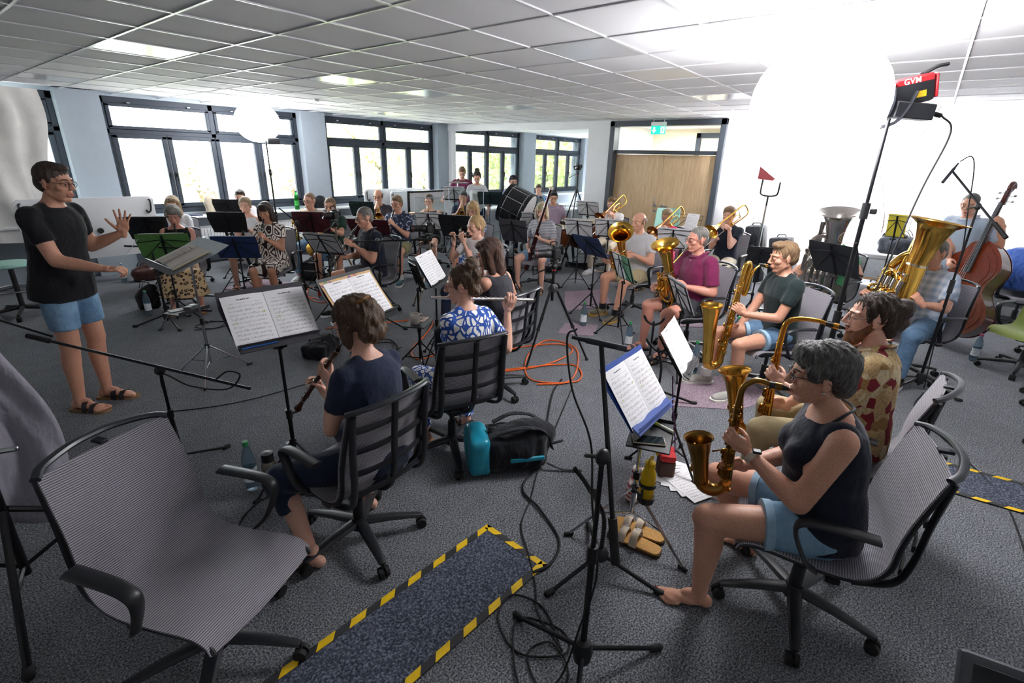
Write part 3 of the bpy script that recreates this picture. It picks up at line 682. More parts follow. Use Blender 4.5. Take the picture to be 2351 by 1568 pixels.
        t.add(loft(ts, P, u, fwT))
        if fem:
            for sg in (1, -1): t.add(ell(P+u*.315*s+fwT*(.085+.04*fat)*s+sdT*sg*.068*s, .066*s*(1+.4*fat)+.006))
        for k, sg in (('L', 1), ('R', -1)):
            if tk == 'tank': t.add(ell(S[k]-sdT*sg*.045*s-u*.01, A(.066, .05, .066)*s*af+.004)); continue
            if tk == 'strap': continue
            fr = {'tee': .58, 'polo': .62, 'shirt': .78, 'dress': .5, 'loose': .66, 'cap': .32}.get(tk, .58); E = S[k]*(1-fr)+el[k]*fr; o_ = .022 if tk in ('shirt', 'loose') else .012
            t.add(ell(S[k]-sdT*sg*.012, .054*s*af+g*.85)); t.add(capsule(N-u*.03*s+sdT*sg*.055*s, S[k]-sdT*sg*.03, .05*s, .04*s+g*1.1)); t.add(tube([S[k]+(el[k]-S[k])*.03, E], [.05*s*af+g*.85, .044*s*af+o_+.002], 14))
        V, F = remesh(t, vox*.9, 5)
        # soft folds
        V = folds(V)
        tn = {'dress': 'dress_top', 'tank': 'sleeveless_top', 'strap': 'strap_top', 'polo': 'polo_shirt'}.get(tk, 'shirt')
        to = obj(tn, (V, F), tm, root, angle=180)
        if tk in ('polo', 'shirt'):
            a = np.linspace(-2.6, 2.6, 15); Pn = P+u*.487*s
            C = [Pn+fwT*(.006+.082*s*-math.cos(x+PI))*.95+sdT*.088*s*math.sin(x)+u*(.012+.02*(math.cos(x) < 0)-.02*(math.cos(x) > .6)) for x in a]
            obj('collar', MB(tube(C, .02, 6, sx=.3, sy=1., up=None)), tm, to)
            for q in range(3): obj('button', MB(ell(P+u*(.44-.055*q)*s+fwT*(.105+.004*q)*s, .0055, n=8, m=6)), mat('shirt_button', '#cfcfd2', .4), to)
    bk, bm_ = bottom[0], bottom[1]
    if bk:
        t = MB(); t.add(loft([(-.11*s, .125*s+.02, .09*s+.02, 0), (-.05*s, secs[1][1]+g*.7, secs[1][2]+g*.7, 0), (.045*s, secs[2][1]+g*.5, secs[2][2]+g*.5, secs[2][3]), (.075*s, secs[2][1]*.97+g*.3, secs[2][2]*.97, secs[2][3])], P, u*.0+A(0, 0, 1), A(1, 0, 0)))
        fr = {'shorts': .72, 'short': .52, 'trousers': 1., 'capri': 1., 'skirt': .9, 'longskirt': 1.}[bk]
        if bk in ('skirt', 'longskirt'):
            mh = (hp['L']+hp['R'])/2; mk = (kn['L']+kn['R'])/2; wk = abs(kn['L'][1]-kn['R'][1])/2+.085
            E = mh*(1-fr)+mk*fr; t.add(tube([mh-A(.06, 0, 0), (mh+E)/2, E+A(.03, 0, 0)], 1., 20, sx=.105*s, sy=.17, up=(0, 0, 1)) if False else loft([(-.06, .17*s, .11*s, 0), (.2, .185*s, .105*s, 0), (np.linalg.norm(E-mh)+.03, wk, .095*s, 0)], mh, nrm(E-mh), A(0, 0, 1)))
            if bk == 'longskirt':
                ma = (an['L']+an['R'])/2+A(0, 0, .14); t.add(loft([(-.07, wk*.9, .09, 0), (.05, wk, .13, 0), (np.linalg.norm(ma-mk), wk*1.15, .2, .03)], mk, nrm(ma-mk), A(1, 0, 0)))
        else:
            for k in 'LR':
                E = hp[k]*(1-fr)+kn[k]*fr; r1 = (.082*(1-fr)+.057*fr)*s*lf+.017
                t.add(tube([hp[k]-(kn[k]-hp[k])*.05, E], [.086*s*lf+.01, r1+.004], 16))
                if bk in ('trousers', 'capri'):
                    q = .3 if bk == 'trousers' and False else (1. if bk == 'trousers' else .42); e2 = kn[k]*(1-q)+an[k]*q+A(0, 0, .03 if q == 1 else 0)
                    t.add(ell(kn[k], .07*s*lf)); t.add(tube([kn[k], e2], [.066*s*lf, .055*s], 16))
        V, F = remesh(t, vox*.9, 5); V = folds(V)
        bo = obj({'trousers': 'trousers', 'capri': 'trousers', 'skirt': 'skirt', 'longskirt': 'long_skirt'}.get(bk, 'shorts'), (V, F), bm_, root, angle=180)
        if bk in ('shorts', 'short') and len(bottom) > 2:
            for k in 'LR':
                E = hp[k]*(1-fr)+kn[k]*fr; d = nrm(kn[k]-hp[k]); r1 = (.082*(1-fr)+.057*fr)*s*lf+.0225
                obj('cuff', MB(tube([E-d*.03, E-d*.0+d*.002], r1+.004, 18)), bottom[2], bo)
    for k, sg in (('L', 1), ('R', -1)):
        Mf = TR(an[k][0], an[k][1], 0) @ RZ(ft[k]); fz = s*(.94 if fem else 1.)
        if shoes[0] == 'shoe':
            (V, F), sole = SHOE; V2, F2 = V*fz, F; S2 = (np.asarray(sole[0])*A(fz, fz, 1), sole[1])
            if k == 'L': V2, F2 = mir(V2), flip(F2); S2 = (mir(S2[0]), flip(S2[1]))
            so = obj('shoe', MB().add((V2, F2), 0, Mf), shoes[1], root, angle=180); obj('sole', MB().add(S2, 0, Mf), shoes[2] if len(shoes) > 2 else WHT, so)
            if len(shoes) > 3:
                obj('sock', MB(cyl(an[k]+A(-.012, 0, .0), an[k]+A(-.008, 0, .07), .05*s, .046*s, 14)), shoes[3], root)
                for q in range(3): obj('side_stripe', MB().add(tube([(.035+.022*q, sg*-.049*fz if False else -.046*fz, .028), (.055+.022*q, -.03*fz, .062)], .006, 4, sx=.35), 0, Mf).add(tube([(.035+.022*q, .046*fz, .028), (.055+.022*q, .03*fz, .062)], .006, 4, sx=.35), 0, Mf), shoes[2], so)
                for q in range(4): obj('lace', MB().add(tube([(.055+.025*q, -.022, .077-.008*q), (.055+.025*q, .022, .077-.008*q)], .004, 6), 0, Mf), shoes[2], so)
        elif shoes[0] == 'sandal':
            sole = (np.asarray(SHOE[1][0])*A(fz, fz*.98, .7), SHOE[1][1])
            if k == 'L': sole = (mir(sole[0]), flip(sole[1]))
            so = obj('sandal', MB().add(sole, 0, Mf), shoes[2] if len(shoes) > 2 else mat('cork_sole', '#8a6a48', .8), root)
            for x0, h_, w_ in ((.055, .068, .046), (.115, .05, .051)):
                a = np.linspace(-.25, PI+.25, 11); C = [(x0, math.cos(x)*w_*fz, .012+max(math.sin(x), -.1)*h_*fz) for x in a]
                obj('strap', MB().add(tube(C, .018, 4, sx=1., sy=.16, up=(1, 0, 0), rect=True), 0, Mf), shoes[1], so)
    # ---- hair, glasses, beard
    if hair:
        V, F = hairt(hair[0], near); obj('hair', MB().add((V*1., F), 0, HM), HAIR[hair[1]], root, angle=180)
    if glasses: obj('glasses', MB().add((glasses_mesh().V(), glasses_mesh().f), 0, HM), mat('glasses_'+glasses.strip('#'), glasses, .3), root)
    if beard:
        global BEARD
        BEARD = BEARD or beard_mesh(); obj('beard', MB().add(BEARD, 0, HM), HAIR[beard], root, angle=180)
    info = dict(root=root, R0=R0, mouth=mouth, H=H, Hm=HM, wr=wr, S=S, kn=kn, an=an, N=N, P=P, u=u, fw=fwT, sd=sdT, el=el)
    PEOPLE[key] = info
    if extra: extra(info)
    if inst: BUILD_INST[inst[0]](R0 @ Mi, inst[1] if len(inst) > 1 else {})
    return info
INST_POSE = {}; BUILD_INST = {}
# ------------------------------------------------------------------ chairs
def sling_mat(name, a, b):
    m = bpy.data.materials.new(name); m.use_nodes = True; t = NT(m); MATS[name] = m
    s = t.n('SeparateXYZ'); t.l(t.coord(), s.inputs[0]); q = t.math('SUBTRACT', s.outputs['Z'], s.outputs['X'])
    w = t.math('MULTIPLY_ADD', t.math('SINE', t.math('MULTIPLY', q, 640.)), .5, .5); w2 = t.math('MULTIPLY_ADD', t.math('SINE', t.math('MULTIPLY', s.outputs['Y'], 1900.)), .5, .5)
    f = t.math('ADD', t.math('MULTIPLY', w, .75), t.math('MULTIPLY', w2, .25))
    t.l(t.ramp(f, [(.15, lin(a)), (.7, lin(b))]), t.b.inputs['Base Color']); t.b.inputs['Roughness'].default_value = .6
    t.b.inputs['Sheen Weight'].default_value = .2; t.bump(f, .5, .003); return m
SLING = sling_mat('grey_sling_mesh', '#47454d', '#a9a5ad'); SLINGG = sling_mat('green_sling_mesh', '#5d6b2a', '#a3b35a')
CHF = mat('chair_frame_black', '#191b20', .42, var=.15); CHG = mat('chair_frame_satin', '#2a2e35', .3, var=.1)
PROF = spl([(.255, 0, .405), (.235, 0, .44), (.17, 0, .455), (.02, 0, .438), (-.12, 0, .43), (-.2, 0, .455), (-.238, 0, .52), (-.245, 0, .6), (-.262, 0, .7), (-.295, 0, .82), (-.325, 0, .915)], 4)
def prof_at(v):
    x = v*(len(PROF)-1); i = min(int(x), len(PROF)-2); return PROF[i]*(1-(x-i))+PROF[i+1]*(x-i)
def make_chair(name, label, sling, loc, yaw):
    t = thing(name, label, 'chair', loc, yaw)
    def sf(u, v):
        p = prof_at(v); hw = .238-.02*max(0, v-.6)/.4; y = (u*2-1)*hw; dip = (1-(u*2-1)**2)*.022
        n = A(0, 0, -1) if v < .4 else A(-1, 0, -.15) if v > .58 else nrm(A(-(v-.4)/.18, 0, -(1-(v-.4)/.18)))
        return p+A(0, y, 0)+n*dip
    obj('sling_seat', grid(sf, 13, 45, .006), sling, t, angle=60)
    for s in (-1, 1):
        R = [p+A(-.017*min(1, max(0, (i-15)/8)), s*(.226-.02*max(0, i/(len(PROF)-1)-.6)/.4), -.017*min(1, max(0, (27-i)/8))) for i, p in enumerate(PROF[1:-1])]
        obj('side_rail', MB(tube(R, .011, 8)), CHF, t)
        q = spl([(-.03, s*.245, .42), (.015, s*.275, .47), (.06, s*.282, .56), (.075, s*.285, .62), (.05, s*.287, .65), (-.02, s*.287, .66), (-.18, s*.285, .655)], 4); n = len(q)
        obj('armrest', MB(tube(q, np.concatenate([np.linspace(.016, .02, n-9), np.linspace(.021, .027, 9)]), 10, sx=.42, sy=1., up=None) if False else tube(q, np.linspace(.018, .031, n), 10, sx=1., sy=.38, up=(0, s*1., 0))), CHF, t)
        b = spl([(-.16, s*.2, .39), (-.28, s*.205, .44), (-.315, s*.205, .55), (-.325, s*.205, .72), (-.345, s*.205, .9)], 4)
        obj('back_upright', MB(tube(b, .0125, 8, sx=1.5, sy=.8, up=(0, 1, 0))), CHF, t)
    b = spl([(-.1, 0, .37), (-.27, 0, .42), (-.33, 0, .55), (-.345, 0, .72), (-.365, 0, .9)], 4); obj('back_spine', MB(tube(b, .014, 8, sx=1.3, sy=.8, up=(0, 1, 0))), CHF, t)
    for z, x in ((.5, -.312), (.61, -.325), (.72, -.332), (.82, -.342)):
        c = spl([(x+.025, -.21, z), (x-.004, -.11, z), (x-.012, 0, z), (x-.004, .11, z), (x+.025, .21, z)], 3); obj('back_rib', MB(tube(c, .009, 6, sx=.7, sy=1.7, up=(1, 0, 0))), CHF, t)
    c = spl([(-.325, -.222, .912), (-.36, -.18, .925), (-.392, -.08, .935), (-.398, 0, .937), (-.392, .08, .935), (-.36, .18, .925), (-.325, .222, .912)], 4)
    obj('top_handle', MB(tube(c, .014, 8, sx=.8, sy=1.1, up=(0, 0, 1))), CHG, t); obj('handle_tab', MB(bev((-.365, 0, .918), (.05, .03, .012), .003)), CHG, t)
    obj('mechanism', MB(bev((-.03, 0, .355), (.24, .14, .05), .015), box((-.1, 0, .375), (.05, .44, .018))), CHF, t)
    obj('gas_column', MB(cyl((-.03, 0, .36), (-.03, 0, .2), .016), cyl((-.03, 0, .24), (-.03, 0, .1), .027, .03)), CHF, t)
    obj('hub', MB(lathe([(.001, .07), (.04, .07), (.045, .1), (.036, .135), (.001, .135)], 16, TR(-.03, 0, 0))), CHF, t)
    for k in range(5):
        a = 2*PI*k/5+.3; d = A(math.cos(a), math.sin(a), 0); c0 = A(-.03, 0, 0); e = c0+d*.315
        l = obj('base_leg', MB(tube([c0+d*.03+A(0, 0, .108), c0+d*.16+A(0, 0, .1), c0+d*.3+A(0, 0, .078), e+A(0, 0, .074)], [.028, .024, .017, .014], 8, sx=.75, sy=1.15, up=(0, 0, 1))), CHF, t)
        sd = A(-d[1], d[0], 0); w = MB(cyl(e+A(0, 0, .05), e+A(0, 0, .08), .008, n=8))
        for s in (-1, 1): w.add(cyl(e+sd*s*.006+A(0, 0, .028), e+sd*s*.024+A(0, 0, .028), .028, .026, n=16))
        w.add(cyl(e-sd*.01+A(0, 0, .028), e+sd*.01+A(0, 0, .028), .018, n=10)); obj('caster', w, RUB, l)
    return t
CH0 = None
def chair(pos, yaw, label, green=False):
    global CH0
    y = D2R(yaw)
    if green:
        return make_chair('office_chair', label, SLINGG, (*pos, 0), y)
    if CH0 is None: CH0 = make_chair('office_chair', label, SLING, (*pos, 0), y); return CH0
    return dup(CH0, (*pos, 0), y, label)
# ------------------------------------------------------------------ stands
def legs3(t, z, R, yaw, r=.008, m=BLKM, foot=True, z2=None, nm='leg', n=3):
    for k in range(n):
        a = D2R(yaw)+2*PI*k/n; d = A(math.cos(a), math.sin(a), 0)
        l = obj(nm, MB(tube([d*.015+A(0, 0, z), d*R+A(0, 0, r*1.2)], r, 8)), m, t)
        if z2: obj('brace', MB(tube([A(0, 0, z2), d*R*.55+A(0, 0, z*.45+r*.5)], r*.7, 6)), m, t)
        if foot: obj('rubber_foot', MB(capsule(d*(R-.02)+A(0, 0, r*1.5), d*(R+.012)+A(0, 0, r*1.5), r*1.5, n=10, m=3)), RUB, l)
def music_stand(label, pos, yaw, h=.85, tilt=22, kind='solid', col=None, w=.48, dh=.3, pole=BLKM, legr=.26, ly=20., ox=.03):
    """desk faces local +x; returns world matrix of the desk plane: x width, y up the desk, z out of its face"""
    t = thing('music_stand', label, 'music stand', (*pos, 0), D2R(yaw)); ti = D2R(tilt); up = A(-math.sin(ti), 0, math.cos(ti)); n = A(math.cos(ti), 0, math.sin(ti)); o = A(ox, 0, h); m = col or BLKM
    def pt(y, v, q=0.): return o+A(0, y, 0)+up*v+n*q
    if kind == 'solid':
        V = []; 
        for q in (0., -.004):
            V += [pt(-w*.44, 0, q), pt(w*.44, 0, q), pt(w*.5, dh*.72, q), pt(w*.485, dh, q+.012), pt(-w*.485, dh, q+.012), pt(-w*.5, dh*.72, q)]
        obj('desk', (np.array(V), [(0, 1, 2, 5), (5, 2, 3, 4), (11, 8, 7, 6), (10, 9, 8, 11)]+[(i, 6+i, 6+(i+1) % 6, (i+1) % 6) for i in range(6)]), m, t, angle=20)
    else:
        for a, b in (((-w/2, dh*.95), (w/2, dh*.95)), ((-w*.48, .02), (-w/2, dh*.95)), ((w*.48, .02), (w/2, dh*.95))): obj('desk_bar', MB(tube([pt(*a), pt(*b)], .005, 6, sx=1.4, sy=.6, up=n)), BLKM, t)
    obj('ledge', MB(bev(o+n*.022, (.055, w*.9, .006), .002, RY(ti)[:3, :3]), bev(o+n*.048+up*.008, (.005, w*.9, .02), .002, RY(ti)[:3, :3])), m if kind == 'solid' else BLKM, t)
    obj('spine', MB(tube([pt(0, -.03, -.012), pt(0, dh*.97, -.012)], .008, 6, sx=.6, sy=1.5, up=n)), BLKM, t)
    for s in (-1, 1):
        obj('strut', MB(tube([pt(0, dh*.78, -.012), pt(s*w*.42, dh*.05, -.008)], .0045, 6)), BLKM, t); obj('strut', MB(tube([pt(0, dh*.8, -.012), pt(s*w*.47, dh*.7, -.008)], .0045, 6)), BLKM, t)
    obj('joint', MB(ell(pt(0, -.01, -.03), .02, n=10, m=8), cyl(pt(-.0, -.01, -.03)+A(0, -.035, 0), pt(0, -.01, -.03)+A(0, .035, 0), .01, n=10)), BLK, t)
    zt = h-.01-.03*math.sin(ti)+max(0, ox-.03)*.35; 
    obj('upper_pole', MB(cyl((0, 0, .42*h), (0, 0, zt), .009, n=10)), pole, t); obj('lower_pole', MB(cyl((0, 0, .12), (0, 0, .5*h), .0125, n=12)), pole, t)
    c = obj('clamp', MB(cyl((0, 0, .48*h), (0, 0, .54*h), .018, n=12)), BLK, t); obj('knob', MB(capsule((0, .015, .51*h), (0, .045, .51*h), .009, n=10, m=3)), BLK, c)
    obj('leg_collar', MB(cyl((0, 0, .26), (0, 0, .3), .02, n=12)), BLK, t); legs3(t, .28, legr, ly, .0075, pole, z2=.13)
    M = np.eye(4); y_ = A(0, 1, 0); M[:3, 0] = y_; M[:3, 1] = up; M[:3, 2] = n; M[:3, 3] = o+n*.006+up*.006
    return TR(*pos, 0) @ RZ(D2R(yaw)) @ M
def sheet_mat(name, paper='#f3f2f4', ink='#2a2a30', hl=True):
    m = bpy.data.materials.new(name); m.use_nodes = True; t = NT(m); MATS[name] = m
    s = t.n('SeparateXYZ'); t.l(t.coord(), s.inputs[0]); X, Y = s.outputs['X'], s.outputs['Y']; per = .0235
    ph = t.math('FRACT', t.math('DIVIDE', t.math('ADD', Y, 1.), per)); inb = t.math('MULTIPLY', t.math('GREATER_THAN', ph, .3), t.math('LESS_THAN', ph, .66))
    ln = t.math('LESS_THAN', t.math('FRACT', t.math('MULTIPLY', t.math('SUBTRACT', ph, .3), 11.2)), .2)
    v = t.n('TexVoronoi', iScale=1., iRandomness=.95); mp = t.n('Mapping'); mp.inputs['Scale'].default_value = (170, 260, 1); t.l(t.coord(), mp.inputs[0]); t.l(mp.outputs[0], v.inputs['Vector'])
    nt_ = t.math('MULTIPLY', t.math('LESS_THAN', v.outputs['Distance'], .33), t.math('MULTIPLY', t.math('GREATER_THAN', ph, .2), t.math('LESS_THAN', ph, .78)))
    big = t.noise(38., 2, .6); nt_ = t.math('MULTIPLY', nt_, t.math('GREATER_THAN', big, .43))
    inx = t.math('LESS_THAN', t.math('ABSOLUTE', X), .088); iny = t.math('MULTIPLY', t.math('GREATER_THAN', Y, .02), t.math('LESS_THAN', Y, .255))
    f = t.math('MULTIPLY', t.math('MULTIPLY', inx, iny), t.math('MAXIMUM', t.math('MULTIPLY', t.math('MULTIPLY', inb, ln), .55), t.math('MULTIPLY', nt_, .85)))
    tt = t.math('MULTIPLY', t.math('LESS_THAN', t.math('ABSOLUTE', X), .035), t.math('MULTIPLY', t.math('GREATER_THAN', t.math('ABSOLUTE', t.math('SUBTRACT', Y, .277)), -1.), t.math('MULTIPLY', t.math('GREATER_THAN', Y, .27), t.math('LESS_THAN', Y, .277))))
    f = t.math('MAXIMUM', f, t.math('MULTIPLY', tt, t.math('GREATER_THAN', t.noise(260., 1), .48)))
    c = t.mix(f, lin(paper), lin(ink))
    if hl:
        y = t.math('MULTIPLY', t.math('MULTIPLY', inx, iny), t.math('GREATER_THAN', t.noise(17., 1, .5), .71)); c = t.mix(t.math('MULTIPLY', y, .8), c, lin('#e3ec4e'), 'MULTIPLY')
    t.l(c, t.b.inputs['Base Color']); t.b.inputs['Roughness'].default_value = .7; return m
SHEET = sheet_mat('printed_music'); SHEETP = sheet_mat('printed_music_plain', hl=False)
def page_geo(w, h, curl=.006):
    return grid(lambda u, v: ((u-.5)*w, v*h, curl*math.sin(PI*u)+.001), 7, 5, .0012)
def sheets(label, M, n=2, w=.21, h=.297, mat_=None, folder=None, dx=0., shift=0., curl=.006):
    t = thing('sheet_music', label, 'sheet music', M=M)
    if folder is not None: obj('folder', MB(bev((shift, h*.5+.005, .002), (w*2+.035 if n > 1 else w+.03, h+.03, .004), .001)), folder, t)
    for i in range(n):
        o = obj('page', page_geo(w, h, curl), mat_ or SHEETP, t); o.location = (shift+(i-(n-1)/2)*w*1.01, .002, .006)
    return t
def mic_stand(label, pos, ly, zc, tail, tip, mic=True, R=.3, r=.0095, foam=True, cable=None):
    """tripod stand with a boom from tail to tip (world points)"""
    t = thing('microphone_stand', label, 'microphone stand', (*pos, 0)); o = A(*pos, 0)
    tail, tip = A(*tail)-o, A(*tip)-o; c = A(0, 0, zc)
    obj('lower_pole', MB(cyl((0, 0, .05), (0, 0, zc*.6), .0125, n=10)), BLKM, t); obj('upper_pole', MB(cyl((0, 0, zc*.55), (0, 0, zc), .009, n=10)), BLKM, t)
    obj('clutch', MB(cyl((0, 0, zc*.56), (0, 0, zc*.63), .019, n=12)), BLK, t); hub = obj('leg_hub', MB(lathe([(.001, .06), (.034, .07), (.04, .12), (.03, .16), (.012, .17)], 14)), BLK, t)
    legs3(t, .12, R, ly, .0095, BLKM)
    obj('boom_clamp', MB(ell(c, (.03, .022, .03), n=12, m=8), capsule(c, c+A(0, .06, -.02), .007, n=8, m=3)), BLK, t)
    d = nrm(tip-tail); obj('boom', MB(tube([tail, tip], .0085, 10)), BLKM, t)
    if foam: obj('boom_grip', MB(tube([tail-d*.005, tail+d*.15], .0155, 12)), RUB, t)
    return t
def microphone(label, p, d, L=.17, r=.0105, cab=None):
    d = nrm(d); p = A(*p); t = thing('microphone', label, 'microphone', tuple(p))
    obj('body', MB(tube([d*0, d*L*.72], r, 12), tube([d*L*.71, d*L], [r*.8, r*.55], 10)), mat('microphone_black', '#23262d', .35), t); obj('capsule_grille', MB(tube([-d*.012, d*.02], r*1.02, 12)), mat('microphone_mesh', '#4a4d55', .4, .7), t)
    return t
def cable(label, pts, r=.004, m=None, k=8, group=None):
    return tag(obj('cable', MB(tube(spl(pts, k), r, 6)), m or RUB), label, 'cable', group)
def bottle(label, pos, h=.3, r=.037, liq='#a9c4d6', cap='#2d8f4e', lab='#e8eef2', z=0., group=None):
    t = thing('water_bottle', label, 'bottle', (*pos, z), group=group); g = mat('clear_plastic_'+liq.strip('#'), liq, .08, trans=.85, ior=1.25, var=.03)
    obj('bottle_body', MB(lathe([(.001, .002), (r*.85, 0), (r, .012), (r, h*.3), (r*.92, h*.34), (r, h*.4), (r, h*.62), (r*.75, h*.76), (r*.42, h*.86), (r*.38, h*.93)], 18)), g, t)
    obj('label_band', MB(lathe([(r*1.01, h*.2), (r*1.01, h*.3), (r*.93, h*.345), (r*1.01, h*.4), (r*1.01, h*.48)], 18)), mat('bottle_label_'+lab.strip('#'), lab, .6), t)
    obj('cap', MB(lathe([(r*.45, h*.92), (r*.45, h*.99), (r*.4, h), (.001, h)], 14)), mat('bottle_cap_'+cap.strip('#'), cap, .45), t); return t
def tripod(label, pos, H, ly=0, R=.42, m=BLKM, r=.013, name='camera_tripod', hd=True):
    t = thing(name, label, 'tripod', (*pos, 0)); hz = H*.72
    for k in range(3):
        a = D2R(ly)+2*PI*k/3; d = A(math.cos(a), math.sin(a), 0); p0 = d*.035+A(0, 0, hz); p1 = d*R+A(0, 0, .012); q = p0*.48+p1*.52
        l = obj('leg', MB(tube([p0, q], r*1.1, 10), tube([q*1.0, p1], r*.78, 8)), m, t); obj('leg_lock', MB(tube([q-(p1-p0)*.015, q+(p1-p0)*.02], r*1.5, 10)), BLK, l); obj('rubber_foot', MB(ell(p1+A(0, 0, .004), r*1.3, n=8, m=6)), RUB, l)
    obj('centre_column', MB(cyl((0, 0, hz-.12), (0, 0, H-.07), r*1.1, n=12)), m, t); obj('crown', MB(lathe([(.02, hz-.04), (.05, hz-.02), (.05, hz+.02), (.025, hz+.05)], 14)), BLK, t)
    if hd: obj('pan_head', MB(ell((0, 0, H-.065), (.034, .034, .032), n=12, m=8), bev((0, 0, H-.012), (.07, .06, .022), .004), capsule((0, .03, H-.07), (-.05, .2, H-.17), .007, n=8, m=3)), BLK, t); obj('red_ring', MB(cyl((0, 0, H-.105), (0, 0, H-.098), r*1.6, n=14)), mat('red_accent', '#b3261f', .4), t)
    return t
def camera_body(label, M, L=.16):
    t = thing('video_camera', label, 'camera', M=M); cb = mat('camera_black', '#191a1d', .5, var=.15)
    obj('camera_body', MB(bev((0, 0, .06), (.075, .14, .1), .012), bev((0, 0, .118), (.06, .055, .03), .01), bev((.02, -.06, .05), (.07, .03, .09), .01)), cb, t)
    obj('lens', MB(latx([(.035, .001), (.035, .036), (.06, .04), (.1, .04), (.105, .037), (.035+L*.85, .037), (.035+L*.86, .043), (.035+L, .045)], 20), *[]), cb, t, TR(0, 0, .06)); obj('red_lens_ring', MB(latx([(.03+L*.86, .0435), (.034+L*.86, .0435)], 20)), mat('red_accent', '#b3261f', .4), t, TR(0, 0, .06))
    obj('front_glass', MB(latx([(.03+L, .042), (.028+L, .03), (.02+L, .001)], 18)), mat('lens_glass', '#20242c', .05, coat=1.), t, TR(0, 0, .06))
    obj('monitor', MB(bev((-.055, .02, .09), (.014, .1, .07), .004)), cb, t); obj('cage_handle', MB(tube(spl([(-.03, -.03, .13), (-.03, -.03, .16), (.03, -.03, .16), (.03, -.03, .13)], 4), .007, 6)), cb, t); return t
def frame_to(d, z=(0, 0, 1), o=(0, 0, 0)): return imat(np.array(o, float), d, np.array(z, float))
# ------------------------------------------------------------------ instruments
def brassm(name, col, rough=.16):
    return mat(name, col, rough, 1., var=.12, nscale=9, bump=.03, bscale=30)
GOLD = brassm('yellow_brass', '#dcae52'); DGOLD = brassm('dark_lacquer_brass', '#b07f33', .2); AGED = brassm('aged_brass', '#8d6a35', .28); ROSE = brassm('rose_brass', '#cf8f55', .16)
SILV = brassm('silver_plate', '#cfcac4', .13); EBON = mat('grenadilla', '#15130f', .35, var=.3); BWOOD = mat('brown_cocus_wood', '#4a2413', .32, var=.3, nscale=60); BASN = mat('bassoon_maple', '#3d0f12', .22, var=.25, coat=.6)
IVORY = mat('ivory_ring', '#e6dcc0', .4)
def latx(prof, n=16):
    V, F = lathe([(max(r, 1e-4), x) for x, r in prof], n); return V[:, [2, 0, 1]], F
def imat(o, x, z):
    X = nrm(x); Z = nrm(z-X*(X@np.asarray(z, float))); M = np.eye(4); M[:3, 0] = X; M[:3, 1] = np.cross(Z, X); M[:3, 2] = Z; M[:3, 3] = o; return M
def ddir(el, az=0): return A(math.cos(D2R(el))*math.cos(D2R(az)), math.cos(D2R(el))*math.sin(D2R(az)), -math.sin(D2R(el)))
def stuff(o): o['kind'] = 'stuff'; return o
def flare(x0, r0, x1, r1, k=7, p=3.2): return [(x0+(x1-x0)*t, r0+(r1-r0)*t**p) for t in np.linspace(0, 1, k)]
def bow(c, r, a0, a1, ax, ay, k=7):
    return [np.array(c, float)+r*(math.cos(t)*np.array(ax, float)+math.sin(t)*np.array(ay, float)) for t in np.linspace(D2R(a0), D2R(a1), k)]
SP = {}
def reg(name, label, cat, M, o): return thing(name, o.get('label', label), cat, M=M)
# ---- single reeds and oboe
def pose_clar(m, H, fw, o):
    M = imat(m, ddir(o.get('el', 48), o.get('az', 0)), A(0, 0, 1)); return M, {'L': ((.23, 0, -.004), (.1, 0, 1), (0, -1, 0), 'key'), 'R': ((.4, 0, -.004), (.1, 0, 1), (0, 1, 0), 'key')}
def build_clar(M, o):
    wood = BWOOD if o.get('oboe') else EBON; t = reg('oboe' if o.get('oboe') else 'clarinet', 'black clarinet', 'oboe' if o.get('oboe') else 'clarinet', M, o); k = .55 if o.get('oboe') else 1
    obj('mouthpiece', MB(latx([(-.012, .004), (0, .006), (.05, .0125), (.075, .013)] if k == 1 else [(-.01, .003), (.03, .003), (.06, .006)])), EBON, t)
    obj('body', MB(latx([(.07, .013*k+.004), (.13, .0145*k+.003), (.132, .0125*k+.003), (.33, .0135*k+.003), (.34, .016*k+.002), (.345, .0138*k+.003), (.545, .0155*k+.002)])), wood, t)
    obj('bell', MB(latx([(.545, .016*k+.002)]+flare(.55, .0165*k+.001, .64, .038*(1 if k == 1 else .55), 6, 2.4)+[(.642, .036*(1 if k == 1 else .55)), (.6, .02*k)])), wood, t)
    kw = MB()
    for x in (.07, .132, .338, .545): kw.add(latx([(x-.004, .0168), (x+.004, .0168)], 14))
    for s in (-1, 1):
        kw.add(tube([(.16, s*.012, .011), (.32, s*.012, .012)], .0022, 6)); kw.add(tube([(.355, s*.013, .011), (.53, s*.014, .012)], .0022, 6))
        for x in (.18, .225, .27, .37, .42, .465, .505): kw.add(lathe([(.0075, 0), (.0085, .003), (.001, .0045)], 10, axmat((x, s*.006, .0135), (0, s*.35, 1))))
        for x in (.3, .49): kw.add(tube([(x, s*.012, .008), (x+.02, s*.022, .002), (x+.045, s*.02, -.006)], .003, 6))
    stuff(obj('keywork', kw, SILV, t)); return t
INST_POSE['clarinet'] = INST_POSE['oboe'] = pose_clar; BUILD_INST['clarinet'] = build_clar; BUILD_INST['oboe'] = lambda M, o: build_clar(M, {**o, 'oboe': 1})
